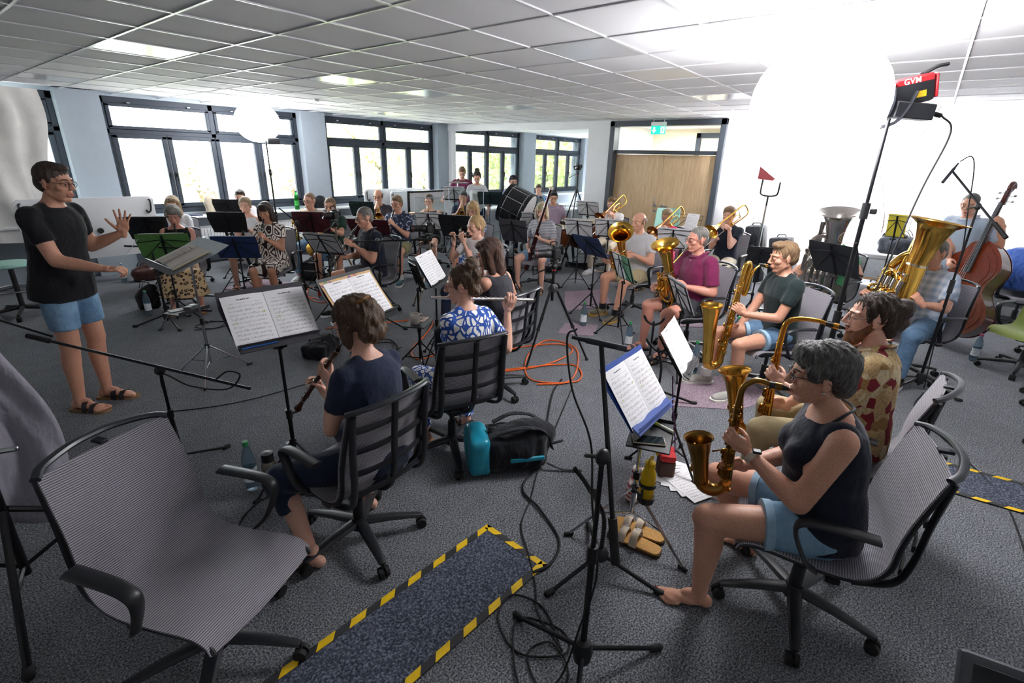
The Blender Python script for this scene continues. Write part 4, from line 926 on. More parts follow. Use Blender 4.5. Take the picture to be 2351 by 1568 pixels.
# ---- flutes
def pose_flute(m, H, fw, o):
    az = o.get('az', -82); M = imat(m+A(.012, 0, -.012), ddir(o.get('el', 8), az), A(0, 0, 1)); L = o.get('L', 1.)
    return M, {'L': ((.16*L, 0, 0), (0, .35, .95) if False else (.25, .2, .95), (0, -1, 0) if False else (.1, -1, .1), 'key'), 'R': ((.42*L, 0, 0), (.15, -.25, .95), (0, 1, 0), 'key')}
def build_flute(M, o):
    L = o.get('L', 1.); pic = L < .7; t = reg('piccolo' if pic else 'flute', 'silver flute', 'piccolo' if pic else 'flute', M, o); r = .0095
    mt = o.get('mat', SILV)
    obj('head_joint', MB(latx([(-.1*L, .001), (-.1*L, r*1.1), (-.09*L, r*1.1), (-.088*L, r), (.14*L, r)], 14), ell((0, 0, r*.7), (.014, .009, .004))), BWOOD if pic else mt, t)
    obj('body', MB(latx([(.13*L, r*1.1), (.16*L, r*1.1), (.162*L, r), (.46*L, r)], 14)), EBON if pic else mt, t)
    if not pic: obj('foot_joint', MB(latx([(.45*L, r*1.12), (.48*L, r*1.12), (.482*L, r), (.58*L, r), (.582*L, .001)], 14)), mt, t)
    kw = MB(tube([(.17*L, .011, .006), (.56*L if not pic else .44*L, .011, .006)], .0022, 6))
    for i in range(11 if not pic else 8): kw.add(lathe([(.0075, 0), (.0085, .003), (.001, .0042)], 12, axmat((.19*L+i*.032*L, 0, r), (0, 0, 1))))
    for i in range(4): kw.add(tube([(.24*L+i*.07*L, .011, .006), (.25*L+i*.07*L, -.006, .014)], .0022, 6))
    stuff(obj('keywork', kw, SILV, t)); return t
INST_POSE['flute'] = pose_flute; BUILD_INST['flute'] = build_flute
# ---- bassoon
def pose_bassoon(m, H, fw, o):
    M = np.eye(4); M[:3, 3] = m; return M, {'L': ((.13, .0, -.26), (.5, -.3, .6), (-.2, -1, 0), 'grip'), 'R': ((.1, -.1, -.5), (.6, .3, .5), (0, 1, 0), 'grip')}
def build_bassoon(M, o):
    t = reg('bassoon', 'dark red bassoon', 'bassoon', M, o); d = nrm(A(.12, .32, .95)); c = A(.13, -.03, -.32); b = c-d*.45; tp = c+d*.82; sd = nrm(np.cross(d, A(1, 0, 0)))*.032
    obj('bass_joint', MB(tube([b, c+d*.2, c+d*.2, c+d*.52], [.019, .021, .019, .0175], 14)), BASN, t); obj('wing_joint', MB(tube([b+sd, c+sd+d*.12], [.018, .015], 12)), BASN, t)
    obj('bell_joint', MB(tube([c+d*.5, c+d*.54, c+d*.78], [.021, .018, .017], 14)), BASN, t); obj('boot', MB(tube([b+sd*.5-d*.04, b+sd*.5+d*.34], .03, 14, sx=1.25, sy=.75, up=sd)), BASN, t)
    obj('bell_rim', MB(lathe([(.012, 0), (.03, 0), (.033, .012), (.03, .03), (.016, .034), (.013, .0)], 18, axmat(tp-d*.04, d))), IVORY, t)
    obj('crook', MB(tube(spl([c+sd+d*.12, c+sd+d*.16+A(-.01, 0, .0), A(.09, -.03, .035), A(.045, -.005, .01), A(0, 0, 0)], 5), np.linspace(.0045, .002, 21), 8)), SILV, t)
    kw = MB(); q = nrm(np.cross(d, sd))
    for a in (-.3, -.15, .0, .12, .25, .4): kw.add(lathe([(.011, 0), (.012, .005), (.001, .007)], 10, axmat(c+d*a+q*.02, q))); kw.add(tube([c+d*a+q*.021-sd*.4, c+d*(a+.12)+q*.021-sd*.4], .003, 6))
    for a in (-.42, -.1, .19, .52): kw.add(tube([c+d*(a-.006), c+d*(a+.006)], .0225, 14))
    stuff(obj('keywork', kw, SILV, t)); return t
INST_POSE['bassoon'] = pose_bassoon; BUILD_INST['bassoon'] = build_bassoon
# ---- saxophones: upright frame with origin at the mouth
SAXD = {'alto': dict(k=1., nk=.13, dx=.165, top=-.1, bot=-.53, sp=.1, bell=.062, bellz=-.27), 'tenor': dict(k=1.2, nk=.22, dx=.27, top=-.13, bot=-.7, sp=.125, bell=.075, bellz=-.34), 'bari': dict(k=1.35, nk=.2, dx=.2, top=-.12, bot=-.92, sp=.082, bell=.068, bellz=-.36)}
def pose_sax(m, H, fw, o):
    d = SAXD[o['k']]; M = np.eye(4); M[:3, 3] = m; M = M @ RZ(D2R(o.get('az', 0))) @ RY(D2R(o.get('tilt', 0))) @ RX(D2R(o.get('roll', 0))); h = d['bot']-d['top']; z1 = d['top']+h*o.get('g1', .3); z2 = d['top']+h*o.get('g2', .68)
    return M, {'L': ((d['dx'], .02, z1), (.75, -.25, .45), (-.1, -1, .1), 'grip'), 'R': ((d['dx']-.01, -.02, z2), (.75, .25, .3), (-.1, 1, .1), 'grip')}
def build_sax(M, o):
    d = SAXD[o['k']]; k = d['k']; br = o.get('mat', GOLD); t = reg('saxophone', 'brass saxophone', 'saxophone', M, o); dx = d['dx']; n = d['nk']; tp = d['top']; bt = d['bot']; sp = d['sp']
    obj('mouthpiece', MB(tube([(-.015, 0, -.002), (.03, 0, .004), (.07*k, 0, .008)], [.005, .0125, .0135], 12)), EBON, t)
    obj('ligature', MB(tube([(.025, 0, .0035), (.05, 0, .006)], .0155, 12)), br, t)
    if o['k'] == 'bari':
        P = spl([(.065, 0, .008), (.1, 0, -.008), (.125, 0, -.045), (.135, 0, -.1), (.136, 0, -.17)], 5); obj('neck', MB(tube(P, np.linspace(.009, .014, len(P)), 12)), br, t)
        P = spl([(.136, 0, -.16), (.136, 0, -.23), (.147, 0, -.252), (.16, 0, -.23), (.163, 0, -.12), (.166, 0, -.03), (.176, 0, .005), (.193, 0, .008), (.206, 0, -.02), (.208, 0, -.08)], 4); obj('pigtail', MB(tube(P, np.linspace(.014, .022, len(P)), 12)), br, t); bx = .208; tp = -.07
    else:
        P = spl([(.06*k, 0, .007), (.1*k, 0, .018), (dx*.78, 0, .012), (dx*.97, 0, -.022*k), (dx, 0, tp)], 5); obj('neck', MB(tube(P, np.linspace(.0095, .0135*k, len(P)), 12)), br, t); bx = dx
    obj('body', MB(tube([(bx, 0, tp-.0), (bx, 0, tp-.02), (bx-.012, 0, bt+.06)], [.0135*k, .014*k, .024*k], 18)), br, t)
    cx = bx-.012+sp*k*.5; r = sp*k*.5
    P = bow((cx, 0, bt+.06), r, 180, 360, (1, 0, 0), (0, 0, 1), 10); obj('bow', MB(tube(P, np.linspace(.024*k, .032*k, 10), 18), *[tube([P[i]-(P[i+1]-P[i])*.08, P[i]+(P[i+1]-P[i])*.08], (.0265+.008*i/9)*k, 18) for i in (0, 8)]), br, t)
    bz = d['bellz']; x2 = bx-.012+sp*k; L = bz-(bt+.06); tl = .2
    rb = d['bell']*k; pr = [(.032*k, 0), (.0345*k, L*.3), (.039*k, L*.55), (.047*k, L*.78), (rb*.84, L*.93), (rb*.95, L*.985), (rb, L), (rb*1.01, L-.003), (rb*.92, L*.975), (rb*.8, L*.92), (.044*k, L*.75), (.03*k, L*.4)]
    obj('bell', MB(lathe(pr, 28, axmat((x2, 0, bt+.06), (tl, 0, 1)))), br, t)
    kw = MB(); h = bt-tp; sd = 1
    for s in (-1, 1):
        for i in range(3): kw.add(tube([(bx+.006*(i-1)*2, s*(.02*k+.004*i), tp+h*.06), (bx-.01+.006*(i-1)*2, s*(.026*k+.004*i), tp+h*.9)], .0026, 6))
        for i in range(9):
            f = .1+.09*i; kw.add(lathe([(.004, -.008), (.008+.0105*k*f, -.001), (.009+.011*k*f, .005), (.004, .0075), (.001, .0075)], 12, axmat((bx+(.012+.01*f)*k*(.8 if i % 2 else -.5), s*(.016+.013*f)*k, tp+h*f), (.9 if i % 2 else -.3, s, 0))))
        for i in range(5): kw.add(ell((bx+.012, s*(.024+.012*i*k/4), tp+h*(.14+.16*i)), (.006, .008, .009), n=8, m=6))
    for i, z in enumerate((.25, .55, .8)): kw.add(lathe([(.026*k, 0), (.028*k, .006), (.004, .008)], 14, axmat((x2+.03*k+.016*z, -.02, bt+.06+L*z*.8), (1, -.5, 0))))
    for z in (.02, .3, .62, .93): kw.add(tube([(bx-.012*z, 0, tp+h*z-.004), (bx-.012*z, 0, tp+h*z+.004)], (.0155+.0105*z)*k, 16))
    kw.add(tube([(bx, .02*k, tp+h*.45), (x2-.02, .02, bz-.05)], .004, 6)); stuff(obj('keywork', kw, o.get('keys', br), t))
    return t
INST_POSE['sax'] = pose_sax; BUILD_INST['sax'] = build_sax
# ---- trumpet family
def pose_tpt(m, H, fw, o):
    M = imat(m, ddir(o.get('el', 12), o.get('az', 0)), A(0, 0, 1)) @ RX(D2R(o.get('roll', 0))); return M, {'L': ((.23, .012, -.055), (.25, .0, 1), (0, -1, 0), 'grip'), 'R': ((.235, -.005, .01), (.35, .25, .85), (0, 1, -.2), 'key')}
def build_tpt(M, o):
    br = o.get('mat', GOLD); b = o.get('fat', 1.); t = reg(o.get('name', 'trumpet'), 'brass trumpet', o.get('name', 'trumpet'), M, o)
    obj('mouthpiece', MB(latx([(-.006, .006), (-.006, .0135), (.004, .013), (.018, .006), (.08, .005)], 14)), SILV, t)
    obj('lead_pipe', MB(tube(spl([(.07, 0, 0), (.38, 0, 0), (.415, 0, -.02), (.415, 0, -.045), (.38, 0, -.062), (.25, 0, -.062)], 4), .0058, 10)), br, t)
    P = spl([(.2, .03, -.075), (.13, .03, -.078), (.095, .03, -.06), (.09, .03, -.035), (.105, .03, -.01), (.15, .03, 0), (.28, .03, 0)], 4); obj('bell_branch', MB(tube(P, np.linspace(.0058, .009*b, len(P)), 10)), br, t)
    V, F = latx(flare(.27, .009*b, .485, .062*b, 10, 3.4)+[(.486, .063*b), (.482, .06*b)]+flare(.27, .008*b, .48, .059*b, 8, 3.4)[::-1], 24); obj('bell', MB((V+A(0, .03, 0), F)), br, t)
    for i in range(3):
        x = .205+.026*i; v = obj('valve', MB(cyl((x, .014, -.115), (x, .014, .012), .0115, n=14), cyl((x, .014, -.125), (x, .014, -.112), .009, n=12), cyl((x, .014, .01), (x, .014, .04), .003, n=8)), br if i else br, t); obj('finger_button', MB(lathe([(.001, .044), (.008, .042), (.008, .038), (.001, .037)], 10, TR(x, .014, 0))), SILV, v)
    obj('valve_slide', MB(tube(spl([(.255, -.0, -.05), (.3, -.012, -.05), (.31, -.012, -.062), (.3, -.012, -.075), (.255, 0, -.075)], 3), .0055, 8)), br, t); return t
INST_POSE['trumpet'] = pose_tpt; BUILD_INST['trumpet'] = build_tpt
# ---- trombone
def pose_tbn(m, H, fw, o):
    M = imat(m, ddir(o.get('el', 22), o.get('az', 0)), A(0, 0, 1)) @ RX(D2R(o.get('roll', 25))); e = o.get('ext', .12)
    return M, {'L': ((.09, .02, -.02), (.6, 0, .8), (0, -1, 0), 'grip'), 'R': ((.14+e, 0, -.04), (.4, .1, .9), (0, 1, 0), 'grip')}
def build_tbn(M, o):
    br = o.get('mat', GOLD); e = o.get('ext', .12); t = reg('trombone', 'brass trombone', 'trombone', M, o)
    obj('mouthpiece', MB(latx([(-.008, .008), (-.008, .0195), (.004, .019), (.03, .007), (.075, .006)], 16)), SILV, t)
    obj('inner_slide', MB(tube([(.06, 0, 0), (.7, 0, 0)], .0065, 10), tube([(.1, 0, -.085), (.7, 0, -.085)], .0065, 10), tube([(.1, 0, 0), (.1, 0, -.085)], .005, 8)), SILV, t)
    obj('outer_slide', MB(tube(spl([(.13+e, 0, 0), (.68+e, 0, 0), (.725+e, 0, -.012), (.74+e, 0, -.0425), (.725+e, 0, -.073), (.68+e, 0, -.085), (.13+e, 0, -.085)], 4), .0082, 10), tube([(.14+e, 0, 0), (.14+e, 0, -.085)], .006, 8), ell((.748+e, 0, -.0425), .011, n=8, m=6)), br if o.get('gslide') else SILV, t)
    P = spl([(.1, 0, -.085), (.0, .03, -.085), (-.12, .075, -.085), (-.25, .11, -.08), (-.31, .12, -.06), (-.325, .125, .0), (-.31, .13, .06), (-.25, .13, .075), (-.05, .13, .075), (.1, .13, .075)], 5)
    obj('tuning_slide', MB(tube(P, np.linspace(.0075, .0125, len(P)), 10)), br, t)
    V, F = latx(flare(.09, .0125, .4, .106, 12, 3.3)+[(.402, .108), (.397, .1035)]+flare(.1, .0115, .393, .1, 9, 3.3)[::-1], 28); obj('bell', MB((V+A(0, .13, .075), F)), o.get('bellmat', br), t)
    obj('brace', MB(tube([(.06, 0, 0), (.06, .13, .075)], .0045, 8)), SILV, t); obj('brace', MB(tube([(-.18, .09, -.083), (-.18, .13, .075)], .0045, 8)), SILV, t)
    if o.get('trig', 1): obj('trigger_tubing', MB(tube(spl([(-.02, .07, -.06), (-.16, .075, -.06), (-.2, .08, -.03), (-.16, .085, .0), (-.05, .085, .01), (.02, .08, -.02)], 4), .0075, 8), lathe([(.02, -.02), (.02, .02), (.001, .02)], 14, TR(-.02, .07, -.06))), br, t)
    return t
INST_POSE['trombone'] = pose_tbn; BUILD_INST['trombone'] = build_tbn
# ---- french horn
def pose_horn(m, H, fw, o):
    M = imat(m, ddir(12, o.get('az', -14)), A(0, 0, 1)); return M, {'L': ((.3, .06, -.12), (.6, -.4, .4), (-.2, -1, 0), 'grip'), 'R': ((.1, -.2, -.36), (.7, -.2, -.5), (0, .6, -1), 'relax')}
def build_horn(M, o):
    br = GOLD; t = reg('french_horn', 'brass french horn', 'french horn', M, o)
    obj('mouthpiece', MB(latx([(-.005, .006), (-.005, .0095), (.005, .009), (.06, .004)], 12)), SILV, t)
    C = A(.26, -.06, -.17); ax = nrm(A(.8, .2, .5)); ay = nrm(A(-.45, .1, .85)); 
    P = spl([(.05, 0, 0), (.18, 0, -.01), (.3, 0, -.02)], 4); obj('lead_pipe', MB(tube(P, .005, 8)), br, t)
    co = MB()
    for r, q, a0, a1 in ((.15, 0, -60, 230), (.125, .014, 0, 330), (.1, -.014, 20, 350), (.135, .03, 40, 300)): co.add(tube(np.array(bow(C, r, a0, a1, ax, ay, 22))+np.cross(ax, ay)*q, np.linspace(.006, .013 if r == .15 else .007, 22), 10))
    stuff(obj('coils', co, br, t)); vz = np.cross(ax, ay)
    for i in range(3): obj('valve', MB(lathe([(.001, -.03), (.022, -.03), (.022, .03), (.001, .03)], 14, axmat(C+ax*(-.04+.045*i)-ay*.02, vz))), br, t)
    bd = nrm(A(-.35, -.55, -.75)); b0 = C+bow((0, 0, 0), .15, 230, 230, ax, ay, 1)[0]
    obj('bell', MB(lathe([(r, z) for z, r in flare(0, .016, .3, .15, 12, 2.6)]+[(.152, .302), (.147, .298)]+[(r, z) for z, r in flare(.02, .013, .295, .145, 9, 2.6)][::-1], 28, axmat(b0, bd))), br, t); return t
INST_POSE['horn'] = pose_horn; BUILD_INST['horn'] = build_horn
# ---- upright brass: tenor horn, baritone, tubas. local frame: z bell axis, x away from the player
def pose_up(m, H, fw, o):
    k = o.get('k', 1.); M = np.eye(4); off = A(*o.get('off', (.16, .0, -.1))); B = imat(A(0, 0, 0), A(1, 0, 0), A(0, 0, 1)); R_ = RZ(D2R(o.get('az', 0))) @ RX(D2R(o.get('roll', 0))) @ RY(D2R(o.get('pitch', 10))); M = R_.copy(); M[:3, 3] = m+off
    o['_m'] = (np.linalg.inv(M) @ A(*m, 1))[:3]
    return M, o.get('grips') or {'L': ((-.02, .12*k, -.02*k), (.6, -.5, .6), (-.1, -1, -.2), 'grip'), 'R': ((.03, -.13*k, -.1*k), (.6, .5, .4), (0, 1, -.1), 'key')}
def build_up(M, o):
    k = o.get('k', 1.); br = o.get('mat', GOLD); nm = o.get('name', 'tenor_horn'); t = reg(nm, 'brass tenor horn', o.get('cat', 'horn'), M, o); rb = o.get('rb', .135); hb = o.get('hb', .34); W = o.get('w', .12)
    # large branch: down one side, bow, up to the bell
    y1 = W*k*.62; P = spl([(0, -W*k*.75, .1*k), (0, -W*k*.8, -.12*k), (0, -W*k*.55, -.27*k), (0, 0, -.33*k), (0, W*k*.55, -.27*k), (0, W*k*.72, -.1*k), (0, W*k*.6, .06*k), (0, W*k*.45, .16*k)], 5)
    obj('bottom_bow', MB(tube(P, np.linspace(.018, .052, len(P))*k, 18)), br, t)
    z0 = .15*k; pf = [(.051*k, 0), (.056*k, hb*.3), (.065*k, hb*.55), (.078*k, hb*.74), (max(.09*k, rb*.62), hb*.87), (rb*.82, hb*.95), (rb*.96, hb*.99), (rb, hb), (rb*1.005, hb-.005), (rb*.93, hb*.975), (rb*.78, hb*.93), (max(.082*k, rb*.57), hb*.85), (.068*k, hb*.66), (.05*k, hb*.35), (.04*k, hb*.05)]
    obj('bell', MB(lathe(pf, 36, axmat((0, W*k*.46, z0), (0, -.03, 1)))), br, t)
    obj('bell_ring', MB(tube([(0, W*k*.46, z0-.008), (0, W*k*.46, z0+.008)], .056*k, 20)), SILV, t)
    m = o['_m']; P = spl([m, m+(A(.02, -W*k*.5, 0)-m)*.45+A(0, 0, .02), A(.03, -W*k*.55, .06*k), A(.045*k, -W*k*.5, -.04*k)], 6); obj('mouth_pipe', MB(tube(P, np.linspace(.0055, .009, len(P)), 10)), br, t)
    d = nrm(P[1]-P[0]); obj('mouthpiece', MB(lathe([(.008, -.012), (.0165, -.012), (.015, .004), (.006, .03), (.006, .07)], 16, axmat(m, d))), SILV, t)
    for i in range(o.get('nv', 3)):
        y = (-.05+.038*i)*k; v = obj('valve', MB(cyl((.055*k, y, -.14*k), (.055*k, y, .05*k), .0165*k, n=16), cyl((.055*k, y, -.155*k), (.055*k, y, -.138*k), .013*k, n=14), cyl((.055*k, y, .05*k), (.055*k, y, .085*k), .004*k, n=8), cyl((.055*k, y, .085*k), (.055*k, y, .092*k), .012*k, n=12)), SILV if o.get('silv') else br, t)
        obj('valve_slide', MB(tube(spl([(.06*k, y, -.02*k), (.115*k, y, -.02*k), (.13*k, y, -.035*k), (.115*k, y, -.05*k), (.06*k, y, -.05*k)], 3), .0085*k, 8)), br, t)
    for q, (yy, zz, rr) in enumerate(((-.03, -.02, .1), (.0, -.04, .13), (-.01, .03, .085))):
        a = np.linspace(0, 2*PI, 25)[:-1]; obj('inner_loop', MB(tube([(.02*k*(q-1)+.035*k, yy*k+rr*k*.62*math.cos(x), zz*k-.05*k+rr*k*1.25*math.sin(x)) for x in a], .0115*k, 10, loop=True)), br, t)
    if o.get('big'):
        P = spl([(-.03*k, -W*k*.3, .3*k), (-.03*k, -W*k*.3, -.1*k), (-.03*k, -W*k*.1, -.2*k), (-.03*k, W*k*.15, -.1*k), (-.03*k, W*k*.15, .12*k), (-.03*k, -.0, .2*k), (-.03*k, -W*k*.55, .16*k), (-.0, -W*k*.8, .05*k)], 5); obj('middle_branch', MB(tube(P, np.linspace(.016, .024, len(P))*k, 12)), br, t)
    return t
INST_POSE['upright'] = pose_up; BUILD_INST['upright'] = build_up
def pose_none(m, H, fw, o): return np.eye(4), {}
# ------------------------------------------------------------------ the players
JEAN = denim('light_denim', '#4a6f92', '#8fb3d0'); JEAND = denim('mid_denim', '#37516d', '#6f8fae'); JEANL = denim('pale_denim', '#5f88aa', '#9cc0d8')
CUFF = denim('denim_cuff', '#7fa3bf', '#b4cddd')
NAVY = fab('navy_cotton', '#1e2740'); NAVY2 = fab('dark_navy_cotton', '#161b2b'); BLACKF = fab('black_cotton', '#131419'); CHAR = fab('charcoal_cotton', '#413d46'); WHITEF = fab('white_cotton', '#dddde0'); GREYF = fab('light_grey_cotton', '#b9b9bd')
BEIGE = fab('beige_cotton', '#b3a898'); DGREEN = fab('bottle_green_knit', '#173329'); DTEAL = fab('dark_green_cotton', '#1b2829'); KHAKI = fab('khaki_cotton', '#8d8a62'); KHAK2 = fab('sand_cotton', '#a59672'); GREYS = fab('grey_shorts_cotton', '#57575c'); DGS = fab('dark_grey_shorts_cotton', '#33353b')
PURP = fab('purple_linen', '#6f2049'); MARO = fab('plum_cotton', '#6f2b4e'); PINKF = fab('pink_cotton', '#d92b66'); LAV = fab('lavender_knit', '#a693a6'); LBLUE = fab('light_blue_cotton', '#86a9cf'); GREENT = fab('green_cotton', '#4d9a6b'); OLIVE = fab('olive_cotton', '#4d4b3a'); CREAM = fab('cream_trousers_cotton', '#cfc4ae'); DGREYT = fab('anthracite_jersey', '#34333a')
LEAF = print_mat('blue_white_leaf_print', '#2350a6', '#f0eee8', 'leaf', 22); LEAF2 = print_mat('white_blue_print', '#3c5cab', '#e9ebf2', 'leaf', 16); FLOR = print_mat('blue_floral_print', '#2c3550', '#aab0c8', 'floral', 26); ABST = print_mat('brown_white_abstract_print', '#3a2226', '#efe6dc', 'abstract', 11)
LEOP = print_mat('leopard_print', '#c9ab84', '#2a1d16', 'leopard', 24); STRI = print_mat('grey_white_stripe', '#70737c', '#cdcdd2', 'stripe', 14); PLAID = print_mat('pale_blue_plaid', '#8296b4', '#c3cbd8', 'plaid', 5); RETRO = print_mat('brown_retro_print', '#c7a877', '#4b3320', 'retro', 24)
SNK = fab('grey_suede', '#a8a59f'); TEALS = fab('teal_trainer', '#3b6068'); OLSH = fab('olive_trainer', '#6b6350'); YSH = fab('tan_leather_shoe', '#b97a35'); WSOLE = mat('white_sole', '#dad8d2', .6); YSOLE = mat('gum_sole', '#b98f3e', .7); SOCK = fab('white_sock', '#dedede'); SOCKB = fab('black_sock', '#17171b'); STRAP = mat('black_leather_strap', '#1d1c20', .35); STRG = mat('grey_sandal_strap', '#3a3c40', .6)
def seatp(pos, yaw, lab, off=.08, green=False):
    a = D2R(yaw); chair((pos[0]+off*math.cos(a), pos[1]+off*math.sin(a)), yaw, lab, green)
CL = 'grey mesh office chair under the '
def P(key, who, pos, yaw, ch=True, chy=None, chp=None, **kw):
    i = person(key, who[0], pos, yaw, **kw)
    if ch: seatp(chp or pos, chy if chy is not None else yaw, CL+who[1])
    return i
# nearest players
def strapx(i):
    n, u, f, s = i['N'], i['u'], i['fw'], i['sd']; m = i['mouth']
    C = spl([n+s*.075-f*.03+u*.01, n+s*.085+f*.05-u*.05, n+f*.13-u*.2, n-s*.085+f*.05-u*.05, n-s*.075-f*.03+u*.01, n-f*.075+u*.0], 5, True); obj('neck_strap', MB(tube(C, .006, 6, loop=True)), BLK, i['root'])
def alto_x(i):
    strapx(i); W = i['wr']['L']; d = nrm(i['el']['L']-W)
    o = obj('wristwatch', MB(tube([W+d*.012, W+d*.035], .0335, 18)), mat('watch_strap_beige', '#c9b7a8', .6), i['root']); n_ = nrm(np.cross(d, A(0, 0, 1))); obj('watch_face', MB(bev(W+d*.024+A(0, 0, 1)*.0+nrm(A(0, 0, 1)-d*d[2])*.032, (.034, .03, .012), .004)), BLK, o)
    HM = i['Hm']; obj('earring', MB(ell(xf([(-.005, .083, -.04)], HM)[0], .006, n=8, m=6)), SILV, i['root'])
P('32', ('barefoot woman in navy sleeveless top and denim shorts playing alto saxophone', 'barefoot alto saxophonist'), (2.15, 0.02), 112, chy=103, chp=(2.17, 0), seat=.43, lean=9, near=True, fem=True, fat=.3, s=.98, tone='mid', head=(-4, 4), hair=('pixie', 'saltpepper'), top=('tank', NAVY2), bottom=('short', JEANL, CUFF), shoes=('bare',), glasses='#3a3038', legs=((2, -.02), (34, -.2)), extra=alto_x,
  inst=('sax', dict(k='alto', mat=AGED, keys=DGOLD, tilt=0, label='aged lacquer alto saxophone played by the barefoot woman')))
P('31', ('bearded man with hair bun and brown retro print shirt playing tenor saxophone', 'bearded tenor saxophonist'), (3.0, -.02), 98, chy=86, near=True, s=1.0, fat=.12, tone='fair', head=(6, 2), hair=('manbun', 'darkbrown'), beard='redbeard', top=('shirt', RETRO), bottom=('trousers', KHAK2), shoes=('shoe', OLSH, WSOLE), glasses='#4a2c24', legs=((6, .02), (14, .0)), extra=strapx,
  inst=('sax', dict(k='tenor', mat=DGOLD, label='brass tenor saxophone played by the bearded man')))
P('30', ('young man in dark green T-shirt and grey trainers playing baritone saxophone', 'baritone saxophonist'), (4.62, .72), 133, chy=138, near=True, s=1.0, tone='mid', head=(-12, 8), hair=('quiff', 'lightbrown'), top=('tee', DTEAL), bottom=('short', JEAND, CUFF), shoes=('shoe', SNK, WSOLE, SOCK), legs=((14, -.02), (6, .06)), extra=strapx,
  inst=('sax', dict(k='bari', mat=GOLD, tilt=-6, label='brass baritone saxophone standing between the young man\'s knees')))
P('18', ('woman seen from behind in navy T-shirt and trousers playing oboe', 'barefoot oboist in navy'), (1.235, 1.77), 96, chy=93, chp=(1.17, 1.84), near=True, fem=True, s=.97, tone='fair', head=(10, 14), hair=('updo', 'brown'), top=('tee', NAVY), bottom=('capri', NAVY), shoes=('bare',), legs=((34, -.2), (8, -.15)), inst=('oboe', dict(label='brown wooden oboe held by the woman in navy')), glasses='#4a4a55')
def clip_x(i):
    HM = i['Hm']; obj('hair_clip', MB().add(tube(spl([(-.075, -.05, .115), (-.1, -.02, .125), (-.105, .02, .12), (-.085, .05, .11)], 4), .011, 8), 0, HM), mat('tortoiseshell', '#6b4a22', .25, var=.5, nscale=80), i['root'])
clip_x(PEOPLE['18'])
P('17', ('woman with bun in blue and white leaf print dress playing flute', 'flautist in leaf print'), (2.1, 1.99), 72, chy=72, chp=(2.04, 2.06), near=True, fem=True, s=.96, tone='fair', head=(38, 6), turn=10, hair=('bun', 'brown'), top=('loose', LEAF), bottom=('trousers', LEAF), shoes=('sandal', STRAP), legs=((12, -.1), (8, -.12)), glasses='#7a1a3a', inst=('flute', dict(az=-104, el=5, label='silver flute played by the woman in leaf print')))
P('16', ('woman with dark bob and glasses in anthracite sleeveless top playing flute', 'flautist in anthracite top'), (2.98, 2.5), 100, chy=97, near=True, fem=True, fat=.22, s=.98, tone='mid', head=(22, 12), hair=('longbob', 'chestnut'), top=('tank', DGREYT), bottom=('trousers', NAVY2), shoes=('shoe', BLACKF), glasses='#6b7a90', inst=('flute', dict(az=-82, el=8, label='silver flute played by the dark haired woman')))
P('15', ('blonde woman with hair tied back in white blouse playing piccolo', 'piccolo player in white'), (4.25, 3.85), 188, chy=150, fem=True, s=.97, tone='fair', head=(-20, 8), hair=('tight', 'blonde'), top=('tee', WHITEF), bottom=('trousers', NAVY), shoes=('shoe', BLACKF), inst=('flute', dict(L=.48, az=-80, el=4, label='short dark piccolo held by the blonde woman')))
# conductor
def baton(i):
    p = xf([(i['wr']['R'])], i['R0'])[0]; d = (i['R0'][:3, :3] @ nrm(A(.55, -.05, .55))); g = p+(i['R0'][:3, :3] @ A(.08, .0, .0))
    t = thing('baton', 'thin white baton in the conductor\'s right hand', 'baton', tuple(g)); obj('shaft', MB(tube([-d*.02, d*.3], [.003, .0015], 6)), WHT, t); obj('grip', MB(ell((0, 0, 0), .01, n=8, m=6)), OAK, t)
P('1', ('conductor in black T-shirt and denim shorts standing with baton raised', ''), (.72, 4.68), -50, ch=False, seat=None, near=True, s=1.05, fat=.12, tone='mid', lean=8, head=(2, 4), hair=('short', 'darkbrown'), glasses='#2a2c33', top=('tee', BLACKF, -.12), bottom=('shorts', JEAN), shoes=('sandal', STRAP), legs=((6, .02), (6, -.03)), extra=baton, poles={'R': A(-.12, -.12, -1), 'L': A(-.2, .4, -.85)},
  hands={'L': (A(.3, .3, 1.36), A(.25, -.15, .95), A(.45, -.85, .1), 'open'), 'R': (A(.5, -.1, 1.07), A(.95, .25, -.05), A(0, .3, -1), 'grip')})
# clarinets and the left rows
P('2', ('woman with short grey hair, sleeveless black top and leopard print skirt playing clarinet', 'clarinettist in leopard skirt'), (2.32, 7.2), 246, seat=.44, fem=True, fat=.1, s=.93, tone='red', head=(0, 12), hair=('pixie', 'silver'), top=('tank', BLACKF), bottom=('longskirt', LEOP), shoes=('sandal', STRAP), inst=('clarinet', dict(el=55, label='black clarinet of the woman in leopard skirt')))
P('3', ('woman with long hair and glasses in white top by the window', 'long haired clarinettist by the window'), (2.75, 8.45), 240, fem=True, s=.95, tone='fair', hair=('long', 'ashblonde'), top=('loose', WHITEF), bottom=('trousers', NAVY), shoes=('shoe', BLACKF), glasses='#6a6a70', inst=('clarinet', dict(label='black clarinet of the long haired woman')))
P('4', ('man with short dark hair in white shirt sitting against the window board', 'man against the window board'), (3.95, 9.0), 235, s=.98, tone='fair', hair=('short', 'darkbrown'), top=('tee', WHITEF), bottom=('trousers', NAVY), shoes=('shoe', BLACKF), inst=('clarinet', dict(label='black clarinet of the man at the window board')))
P('5', ('young blonde woman with bare shoulders playing long low clarinet', 'young blonde clarinettist'), (3.4, 7.6), 228, fem=True, s=.97, tone='fair', hair=('tight', 'ashblonde'), top=('strap', WHITEF), bottom=('skirt', WHITEF), shoes=('sandal', STRAP), inst=('clarinet', dict(el=58, label='black clarinet of the young blonde woman')))
